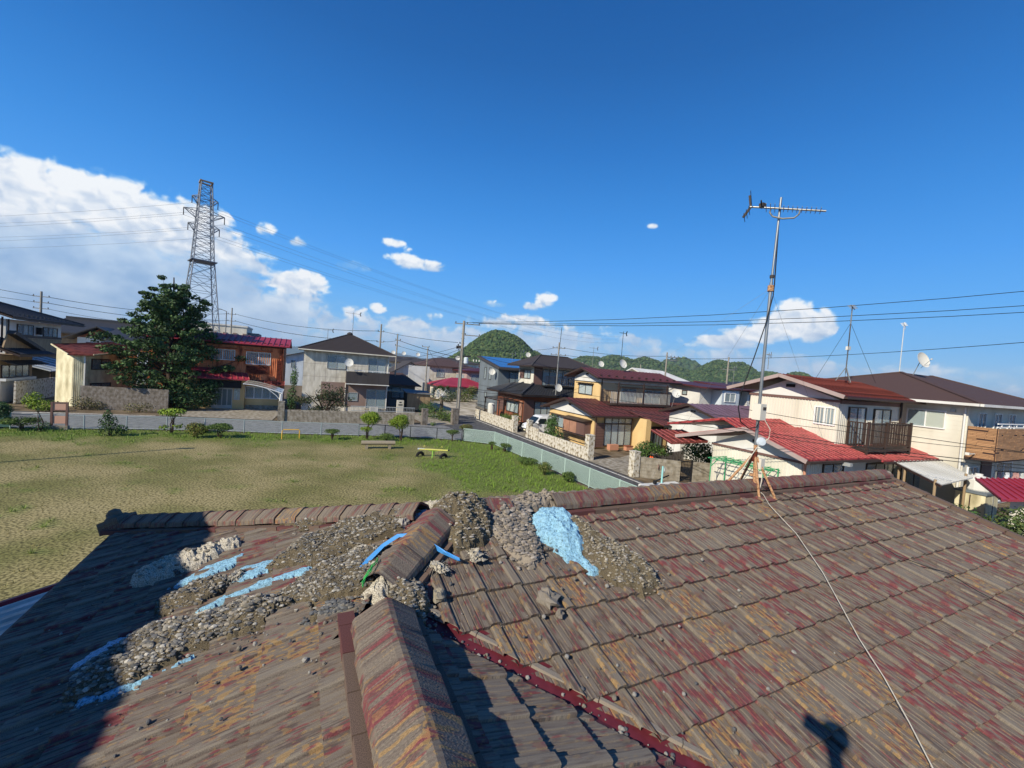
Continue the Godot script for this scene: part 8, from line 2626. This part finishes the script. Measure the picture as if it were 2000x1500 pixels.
	utility_pole("pale pole with short arm before the long hill", P9, 9.1, [[7.5, 0.8, 0, 4]], Vector3(0.9, 0, 0.4), 0.13)
	utility_pole("stub pole in front of the long hill beside the tall aerial", Vector3(52, 0, -56), 8.0, [[7.3, 0.5, 0, 2]], Vector3(0.9, 0, 0.4), 0.12)
	utility_pole("far thin pole between the hip roof and the yellow gable", Vector3(47, 0, -66), 7.9, [[7.5, 0.7, 0, 2]], Vector3(0.9, 0, 0.4), 0.12)
	# wires between them
	wire("upper wire from the tiled houses' pole towards the big tree", [P5 + Vector3(0.7, 10, 0), P6 + Vector3(-0.6, 11.6, 0)], 0.03, 0.7)
	wire("middle wire from the tiled houses' pole behind the big tree", [P5 + Vector3(0.65, 9.3, 0), P6 + Vector3(-0.6, 10.4, 0)], 0.03, 0.7)
	wire("lower wire from the tiled houses' pole behind the big tree", [P5 + Vector3(0.65, 8.6, 0), P6 + Vector3(-0.6, 9.6, 0)], 0.02, 0.9)
	wire("upper wire leaving the tiled houses' pole away from the tree", [P5 + Vector3(-0.7, 10, 0), Vector3(-52, 13.5, -60)], 0.025, 0.3)
	wire("lower wire leaving the tiled houses' pole away from the tree", [P5 + Vector3(-0.7, 9.3, 0), Vector3(-52, 11.5, -60)], 0.02, 0.3)
	wire("upper wire from the red roof's pole to behind the cream house", [P6 + Vector3(0.5, 11.7, 0), P2 + Vector3(-0.3, 9.35, 0)], 0.03, 0.75)
	wire("lower wire from the red roof's pole to behind the cream house", [P6 + Vector3(0.5, 10.5, 0), P2 + Vector3(-0.4, 8.0, 0)], 0.035, 0.75)
	wire("upper wire from behind the cream house to the corner pole", [P2 + Vector3(0.3, 9.35, 0), P + Vector3(-0.5, 7.75, 0)], 0.022, 0.15)
	wire("lower wire from behind the cream house to the slender pole", [P2 + Vector3(0.4, 8.0, 0), P3 + Vector3(0, 8.1, 0)], 0.022, 0.1)
	wire("wire from the slender pole sloping to the corner pole", [P3 + Vector3(0.2, 8.1, 0), P + Vector3(-0.2, 6.3, 0)], 0.03, 0.15)
	wire("thin wire from the slender pole to the corner pole", [P3 + Vector3(0.2, 7.4, 0), P + Vector3(-0.2, 6.0, 0)], 0.018, 0.1)
	wire("wire crossing down from the corner pole past the annex", [P + Vector3(-0.5, 7.3, 0), Vector3(10.5, 5.6, -54)], 0.018, 0.1)
	wire("second wire crossing down from the corner pole past the annex", [P + Vector3(-0.4, 7.05, 0), Vector3(13.0, 4.6, -62)], 0.018, 0.1)
	wire("wire from the capped pole crossing down to the red roof", [P4 + Vector3(0, 7.6, 0), Vector3(19.5, 3.3, -63)], 0.02, 0.1)
	wire("service wire from the corner pole to the black pan tile roof", [P + Vector3(0.1, 3.4, 0), Vector3(20.6, 3.5, -38.2)], 0.022, 0.25)
	wire("second service wire from the corner pole to the brown house", [P + Vector3(0.1, 3.3, 0), Vector3(20.4, 3.2, -38.0)], 0.016, 0.3)
	wire("service wire from the corner pole to the yellow upper gable", [P + Vector3(0.3, 6.9, 0), Vector3(22.3, 5.2, -28.5)], 0.016, 0.25)
	wire("wire from the corner pole past the dark hip roof", [P + Vector3(0.3, 7.2, 0), P7 + Vector3(-0.8, 8.9, 0)], 0.02, 0.3)
	wire("upper wire behind the yellow house to the bracket pole", [P7 + Vector3(0.8, 9.1, 0), P8 + Vector3(0, 8.8, 0)], 0.025, 0.4)
	wire("lower wire behind the yellow house to the bracket pole", [P7 + Vector3(1.0, 8.1, 0), P8 + Vector3(0, 8.3, 0)], 0.02, 0.4)
	wire("wire from the bracket pole to the short armed pole", [P8 + Vector3(0.2, 8.6, 0), P9 + Vector3(0, 8.9, 0)], 0.025, 0.1)
	wire("long wire across the sky over the maroon upper roof", [P9 + Vector3(0, 8.9, 0), Vector3(40.8, 9.6, -10.0), Vector3(36, 10.0, 2)], 0.022, 0.25)
	wire("near black wire passing under the antenna box", [Vector3(13.2, 4.05, -19.5), Vector3(18.3, 3.62, -8.9), Vector3(20.4, 3.75, -4.0)], 0.014, 0.06)
	wire("second near black wire passing under the antenna box", [Vector3(13.2, 3.85, -19.5), Vector3(18.3, 3.50, -8.9), Vector3(20.4, 3.65, -4.0)], 0.012, 0.06)
	wire("near black wire above the bright red roof", [Vector3(13.5, 4.5, -20), Vector3(18.3, 4.1, -8.9), Vector3(20.4, 4.15, -4.0)], 0.009, 0.1)
	wire("near thin wire slung before the brick balcony", [Vector3(17.0, 4.55, -12), Vector3(22.5, 3.95, -6.5), Vector3(25, 3.9, -2)], 0.012, 0.05)

func tower():
	var o := thing("transmission_tower", "tall grey lattice transmission tower behind the big tree", "tower", Vector3(-17.5, 0, -93.5), "", 0.35)
	var half := func(y: float): return lerpf(3.3, 1.45, clampf(y / 21.5, 0, 1)) if y < 21.5 else lerpf(1.45, 0.8, (y - 21.5) / 13.0)
	var corner := func(y: float, k: int):
		var h: float = half.call(y)
		return Vector3([h, -h, -h, h][k], y, [h, h, -h, -h][k])
	var ys := [0.0, 4.5, 8.6, 12.2, 15.3, 18.0, 20.0, 21.5, 23.0, 24.4, 25.7, 26.9, 28.0, 29.0, 30.0, 31.0, 32.0, 33.2, 34.5]
	for k in 4:
		var b := MB.new()
		for j in ys.size() - 1:
			b.bar(corner.call(ys[j], k), corner.call(ys[j + 1], k), 0.13, 0.13)
		obj("leg", b.mesh(), M.lattice, o)
		b = MB.new()
		var q := (k + 1) % 4
		for j in ys.size() - 1:
			var A: Vector3 = corner.call(ys[j], k)
			var B: Vector3 = corner.call(ys[j], q)
			var C: Vector3 = corner.call(ys[j + 1], q)
			var D: Vector3 = corner.call(ys[j + 1], k)
			b.bar(A, C, 0.06, 0.06)
			b.bar(B, D, 0.06, 0.06)
			b.bar(D, C, 0.06, 0.06)
			if ys[j] < 18.0:
				var m := (A + B + C + D) / 4.0
				b.bar(A.lerp(D, 0.5), m, 0.06, 0.06)
				b.bar(B.lerp(C, 0.5), m, 0.06, 0.06)
		obj("bracing", b.mesh(), M.lattice, o)
	for a in [[32.0, 1.9], [29.6, 3.0], [27.2, 2.3]]:
		for s in [-1.0, 1.0]:
			var b := MB.new()
			var tip := Vector3(s * a[1] * 1.0, a[0] - 0.2, 0)
			var h: float = half.call(a[0])
			for z in [-h, h]:
				b.bar(Vector3(s * h, a[0], z), tip, 0.1, 0.1)
				b.bar(Vector3(s * h, a[0] - 1.3, z), tip, 0.1, 0.1)
				b.bar(Vector3(s * h, a[0] - 1.3, z), Vector3(s * h, a[0], z).lerp(tip, 0.5), 0.06, 0.06)
			obj("crossarm", b.mesh(), M.lattice, o)
			b = MB.new()
			b.tube([tip, tip - Vector3(0, 1.3, 0)], [0.07, 0.07], 6)
			obj("insulator", b.mesh(), M.charcoal, o)
	var h2 := MB.new()
	for k in 4:
		h2.bar(corner.call(33.0, k) * 1.05, corner.call(34.6, (k + 1) % 4) * Vector3(1.05, 1, 1.05), 0.22, 0.22)
		h2.bar(corner.call(34.6, k) * Vector3(1.05, 1, 1.05), corner.call(34.6, (k + 1) % 4) * Vector3(1.05, 1, 1.05), 0.2, 0.2)
	obj("cap_frame", h2.mesh(), M.tan, o)
	bx(o, "platform", Vector3(-1.9, 20.6, -1.9), Vector3(1.9, 20.75, 1.9), M.lattice)
	for s in [-1.0, 1.0]:
		for a in [[32.0, 1.9], [29.6, 3.0], [27.2, 2.3]]:
			var q := Vector3(-17.5, a[0] - 1.5, -93.5) + Vector3(s * a[1], 0, 0).rotated(Vector3.UP, 0.35)
			wire("high voltage line at the %s arm of the lattice tower, %s" % ["topmost" if a[0] > 31 else ("widest middle" if a[0] > 29 else "lowest"), "towards the round hill" if s > 0 else "towards the tiled houses"], [q + Vector3(-190, 2, -130) , q, q + Vector3(230, 6, -160)], 0.02, 6.0, M.lattice)
	for k in 2:
		var t := thing("wind_turbine", ["distant white wind turbine on the far hill, next to the bracket pole", "distant white wind turbine on the far hill, standing apart from the bracket pole"][k], "wind turbine", [Vector3(1085, 66, -1030), Vector3(1122, 66, -1010)][k], "wind turbines on the far hill")
		rod(t, "tower", Vector3.ZERO, Vector3(0, 24, 0), 0.9, M.windmill)
		for j in 3:
			var a := 0.4 + j * TAU / 3.0
			bar(t, "blade", Vector3(0, 24, 0), Vector3(cos(a) * 5, 24 + sin(a) * 11, cos(a) * -10), 0.8, 0.4, M.windmill)

func antenna():
	var B := Vector3(5.62, 4.16, -3.70)
	var o := thing("antenna_mast", "steel antenna mast on a rusty tripod astride the roof ridge", "antenna", B)
	rod(o, "lower_pole", Vector3(0, -0.12, 0.05), Vector3(0, 0.55, 0), 0.024, M.rustpole)
	rod(o, "pole", Vector3(0, 0.5, 0), Vector3(0.01, 2.78, 0), 0.021, M.steel)
	rod(o, "pole", Vector3(0.01, 2.7, 0), Vector3(0.02, 3.92, 0.02), 0.016, M.steel)
	rod(o, "clamp", Vector3(0.01, 2.66, 0), Vector3(0.01, 2.74, 0), 0.04, M.rustpole)
	rod(o, "clamp", Vector3(0.012, 2.84, 0), Vector3(0.012, 2.88, 0), 0.028, M.charcoal)
	rod(o, "clamp", Vector3(0, 0.32, 0), Vector3(0, 0.46, 0), 0.036, M.rust)
	for q in [Vector3(-0.28, -0.07, -0.22), Vector3(0.16, -0.14, 0.24), Vector3(0.14, -0.10, -0.30), Vector3(-0.12, -0.13, 0.20)]:
		rod(o, "leg", Vector3(0, 0.40, 0) + q * 0.1, q, 0.017, M.rustpole)
		bx(o, "foot", q + Vector3(-0.03, -0.02, -0.03), q + Vector3(0.03, 0.01, 0.03), M.rustpole)
	rod(o, "ring", Vector3(0, 0.12, 0), Vector3(0, 0.15, 0), 0.045, M.rustpole)
	# boxes on the pole
	bx(o, "amplifier_box", Vector3(-0.05, 0.90, -0.06), Vector3(0.07, 1.12, 0.06), M.cream2)
	bx(o, "box_window", Vector3(-0.005, 1.04, 0.061), Vector3(0.062, 1.08, 0.066), M.charcoal)
	var b := MB.new()
	b.lathe(Vector3.ZERO, [[0.0, 0.03], [0.05, 0.025], [0.065, 0.0], [0.062, -0.03], [0.0, -0.04]], 16)
	obj("lamp_cover", b.mesh(), M.bluewhite, o, Transform3D(Basis(Vector3.RIGHT, 1.35) * Basis(Vector3.BACK, 0.5), Vector3(0.04, 0.60, 0.05)))
	bx(o, "mixer_box", Vector3(0.02, 0.23, 0.02), Vector3(0.10, 0.37, 0.09), M.cream2)
	# the aerial: boom across, reflectors at the far end, directors towards the near end
	var L := Vector3(5.41, 7.99, -3.96) - B
	var R := Vector3(5.88, 7.82, -3.23) - B
	rod(o, "boom", L, R, 0.013, M.steel)
	var d := (R - L).normalized()
	var s := d.cross(Vector3.UP).normalized()
	var up := s.cross(d)
	for k in 13:
		var c := L + d * (0.20 + 0.052 * k)
		var len_ := 0.115 if k > 3 else 0.16
		rod(o, "element", c - s * len_, c + s * len_, 0.004, M.dullsteel)
	for e in [1.0, -1.0]:
		bar(o, "reflector_arm", L + d * 0.01, L + d * -0.045 + up * 0.15 * e, 0.02, 0.03, M.charcoal)
		for k in 3:
			var c = L + d * (0.005 - 0.017 * k) + up * (0.05 + 0.05 * k) * e
			rod(o, "reflector", c - s * 0.17, c + s * 0.17, 0.004, M.charcoal)
	bx(o, "feed_box", L + d * 0.15 + Vector3(-0.03, 0.0, -0.03), L + d * 0.15 + Vector3(0.03, 0.055, 0.03), M.charcoal)
	rod(o, "feed_dipole", L + d * 0.13 + up * 0.04 - s * 0.14, L + d * 0.13 + up * 0.04 + s * 0.14, 0.009, M.black)
	b = MB.new()
	var u0 := L + d * 0.26
	var u1 := L + d * 0.60
	b.tube([u0, u0 - up * 0.06, u0 - up * 0.11 + d * 0.05, u0.lerp(u1, 0.5) - up * 0.13, u1 - up * 0.11 - d * 0.04, u1 - up * 0.06, u1], [0.011, 0.011, 0.011, 0.011, 0.011, 0.011, 0.011], 7)
	obj("cradle", b.mesh(), M.dullsteel, o)
	# cables on the mast
	var black := thing("black_cable", "black aerial cable looping down the antenna mast", "cable")
	b = MB.new()
	var q := [Vector3(0.02, 3.6, 0.02), Vector3(0.035, 2.75, 0.03), Vector3(0.03, 2.6, 0.03), Vector3(-0.06, 2.2, 0.02), Vector3(-0.2, 1.75, 0.0), Vector3(-0.33, 1.3, -0.04), Vector3(-0.36, 1.05, -0.05), Vector3(-0.3, 0.86, -0.04), Vector3(-0.18, 0.78, 0.0), Vector3(-0.06, 0.8, 0.03), Vector3(-0.02, 0.9, 0.04)]
	var pts := []
	var rr := []
	for v in q:
		pts.append(v + B)
		rr.append(0.0075)
	b.tube(pts, rr, 6)
	obj("cable", b.mesh(), M.cable, black)
	b = MB.new()
	pts = []
	rr = []
	for k in 34:
		var a := k * 0.75
		pts.append(B + Vector3(0.12 + cos(a) * 0.07 + k * 0.003, -0.05 + 0.05 * sin(a * 0.7) , 0.09 + sin(a) * 0.06))
		rr.append(0.005)
	b.tube(pts, rr, 5)
	obj("loose_coil", b.mesh(), M.cable, black)
	var white := thing("white_cable", "off white cable lying from the mast down across the tiles", "cable")
	b = MB.new()
	pts = []
	rr = []
	var way := [Vector2(5.62, -3.62), Vector2(5.58, -3.5), Vector2(5.40, -3.30), Vector2(5.13, -2.80), Vector2(4.72, -2.30), Vector2(4.36, -1.94), Vector2(4.12, -1.70), Vector2(3.90, -1.44), Vector2(3.66, -1.20), Vector2(3.42, -0.98), Vector2(3.2, -0.7)]
	for k in way.size() - 1:
		for j in 5:
			var w: Vector2 = way[k].lerp(way[k + 1], j / 5.0)
			pts.append(Vector3(w.x, roof_y(w.x, w.y) + 0.068, w.y))
			rr.append(0.0042)
	b.tube(pts, rr, 6)
	obj("cable", b.mesh(), M.whitecable, white)
	for loop in [[Vector3(0.06, 0.90, 0.06), Vector3(0.13, 0.78, 0.1), Vector3(0.12, 0.66, 0.1), Vector3(0.03, 0.56, 0.05), Vector3(0.0, 0.54, 0.03)], [Vector3(0.06, 0.25, 0.08), Vector3(0.05, 0.1, 0.1), Vector3(0.0, -0.02, 0.12), Vector3(-0.01, -0.09, 0.1)], [Vector3(-0.02, 0.0, 0.1), Vector3(-0.1, -0.08, 0.06), Vector3(-0.2, -0.1, 0.0), Vector3(-0.27, -0.05, -0.05), Vector3(-0.29, 0.02, -0.08)], [Vector3(-0.01, 0.52, 0.03), Vector3(-0.12, 0.35, 0.0), Vector3(-0.22, 0.1, -0.06), Vector3(-0.27, 0.0, -0.1)]]:
		b = MB.new()
		pts = []
		rr = []
		for v in loop:
			pts.append(v + B)
			rr.append(0.006)
		b.tube(pts, rr, 5)
		obj("loop", b.mesh(), M.whitecable, white)
	var dark := thing("dark_cable", "thin dark cable trailing from the mast towards the verge", "cable")
	b = MB.new()
	pts = []
	rr = []
	way = [Vector2(5.74, -3.55), Vector2(5.95, -3.5), Vector2(6.08, -3.25), Vector2(6.12, -2.9), Vector2(6.18, -2.6), Vector2(6.16, -2.28), Vector2(6.36, -2.05), Vector2(6.5, -1.94), Vector2(6.46, -1.7), Vector2(6.51, -1.42), Vector2(6.4, -1.1)]
	for k in way.size() - 1:
		for j in 5:
			var w: Vector2 = way[k].lerp(way[k + 1], j / 5.0)
			pts.append(Vector3(w.x, roof_y(w.x, w.y) + 0.064, w.y))
			rr.append(0.0045)
	b.tube(pts, rr, 5)
	obj("cable", b.mesh(), M.cable, dark)
	# stays
	for st in [[Vector3(22.3, 4.3, -26.9), "stay wire", "pale guy wire from the mast towards the slatted balcony"], [Vector3(9.2, 4.1, -4.5), "stay wire", "grey guy wire from the mast towards the gable end"], [Vector3(6.9, 3.2, -6.9), "stay wire", "grey guy wire from the mast down behind the ridge"]]:
		b = MB.new()
		b.tube([B + Vector3(0.01, 2.7, 0), st[0]], [0.0016, 0.0016], 4)
		var g := obj("guy_wire", b.mesh(), M.whitecable if st[0].x > 20 else M.dullsteel)
		tag(g, st[2], "guy wire", "guy wires of the antenna mast")

func out_of_frame():
	# the neighbour's taller house, just outside the view, whose shade lies over the hip slope
	var n := thing("neighbour_house", "tall neighbour house outside the view that shades the tiles", "house")
	body(n, -12.5, -5.2, -6.0, 6.0, 0, 6.3, M.cream2)
	slab(n, "roof", Vector3(-5.5, 6.72, 6.6), Vector3(-5.5, 6.72, -5.75), Vector3(-9.2, 7.6, -5.75), Vector3(-9.2, 7.6, 6.6), 0.16, M.slate)
	slab(n, "roof", Vector3(-13.0, 6.55, -5.75), Vector3(-13.0, 6.55, 6.6), Vector3(-9.2, 7.6, 6.6), Vector3(-9.2, 7.6, -5.75), 0.16, M.slate)
	gable_wall(n, ["F", -5.2 + 0.1], -12.5, -6.0, 6.3, 7.4, -9.2, -0.1, 0.0, M.cream2)
	win(n, ["R", -6.0], -3, 4.0, -1, 5.2, M.alu, ["shade", "curtain"])
	bar(n, "gutter", Vector3(-5.44, 6.64, -5.75), Vector3(-5.44, 6.64, 6.6), 0.12, 0.1, M.bronze)
	var l := thing("porch_lean_to", "pale corrugated lean to roof below the shaded tile eave", "lean-to")
	var o := MB.new()
	var prev := []
	for k in 61:
		var z := -6.75 + k * 0.05
		var y = 0.018 * [0.0, 1.0, 1.0, 0.0][k % 4]
		var cur := [Vector3(-3.5, 2.20 + y, z), Vector3(-2.1, 2.62 + y, z)]
		if prev:
			o.quad(cur[0], cur[1], prev[1], prev[0])
		prev = cur
	obj("sheet", o.mesh(), M.corrug, l)
	bar(l, "edge_board", Vector3(-3.5, 2.2, -6.8), Vector3(-2.1, 2.62, -6.8), 0.06, 0.09, M.redmetal)
	for z in [-6.6, -4.0]:
		rod(l, "post", Vector3(-3.3, 0, z), Vector3(-3.3, 2.2, z), 0.04, M.alu)
	rod(l, "beam", Vector3(-3.3, 2.2, -6.7), Vector3(-3.3, 2.2, -3.8), 0.04, M.alu)
	var t := thing("park_lamp_post", "slim lamp post outside the view whose shadow crosses the turf", "lamp post", Vector3(-15.2, 0, -23.6))
	rod(t, "pole", Vector3.ZERO, Vector3(0, 6.7, 0), 0.07, M.dullsteel)
	bx(t, "lamp_head", Vector3(-0.1, 6.7, -0.1), Vector3(0.5, 6.82, 0.1), M.dullsteel)
	# the telescopic stick with the phone that takes the picture, behind the lens
	var ph := thing("phone_stick", "phone clamp on a dark stick behind the viewpoint", "selfie stick", EYE - Vector3(0.765, -0.556, -0.328) * 0.55)
	var b := MB.new()
	b.lathe(Vector3(0.02, 0.03, 0), [[0.0, -0.08], [0.055, -0.06], [0.08, 0.0], [0.065, 0.06], [0.0, 0.08]], 14)
	b.box(Vector3(-0.02, -0.02, -0.16), Vector3(0.03, 0.06, 0.0))
	obj("clamp", b.mesh(), M.black, ph)
	rod(ph, "stick", Vector3(0.02, -0.05, 0.0), Vector3(-0.15, -1.2, 0.5), 0.04, M.black)
func _ready():
	rng.seed = 20250818
	view_and_light()
	materials()
	mat("bloom", s8(236, 104, 40), 0.7)
	mat("boardtan", s8(206, 180, 142), 0.85)
	mat("mint", s8(150, 206, 204), 0.5)
	mat("tintglass", s8(30, 40, 44), 0.06)
	ground_and_roads()
	hills()
	near_roof()
	rust_house()
	cream_house()
	yellow_tower()
	left_houses()
	grey_house()
	brown_house()
	yellow_house()
	corrugated_house()
	brick_balcony_house()
	back_right()
	far_houses()
	tower()
	walls_and_gates()
	park()
	van()
	big_tree()
	garden_plants()
	poles_and_wires()
	antenna()
	on_the_roof()
	out_of_frame()
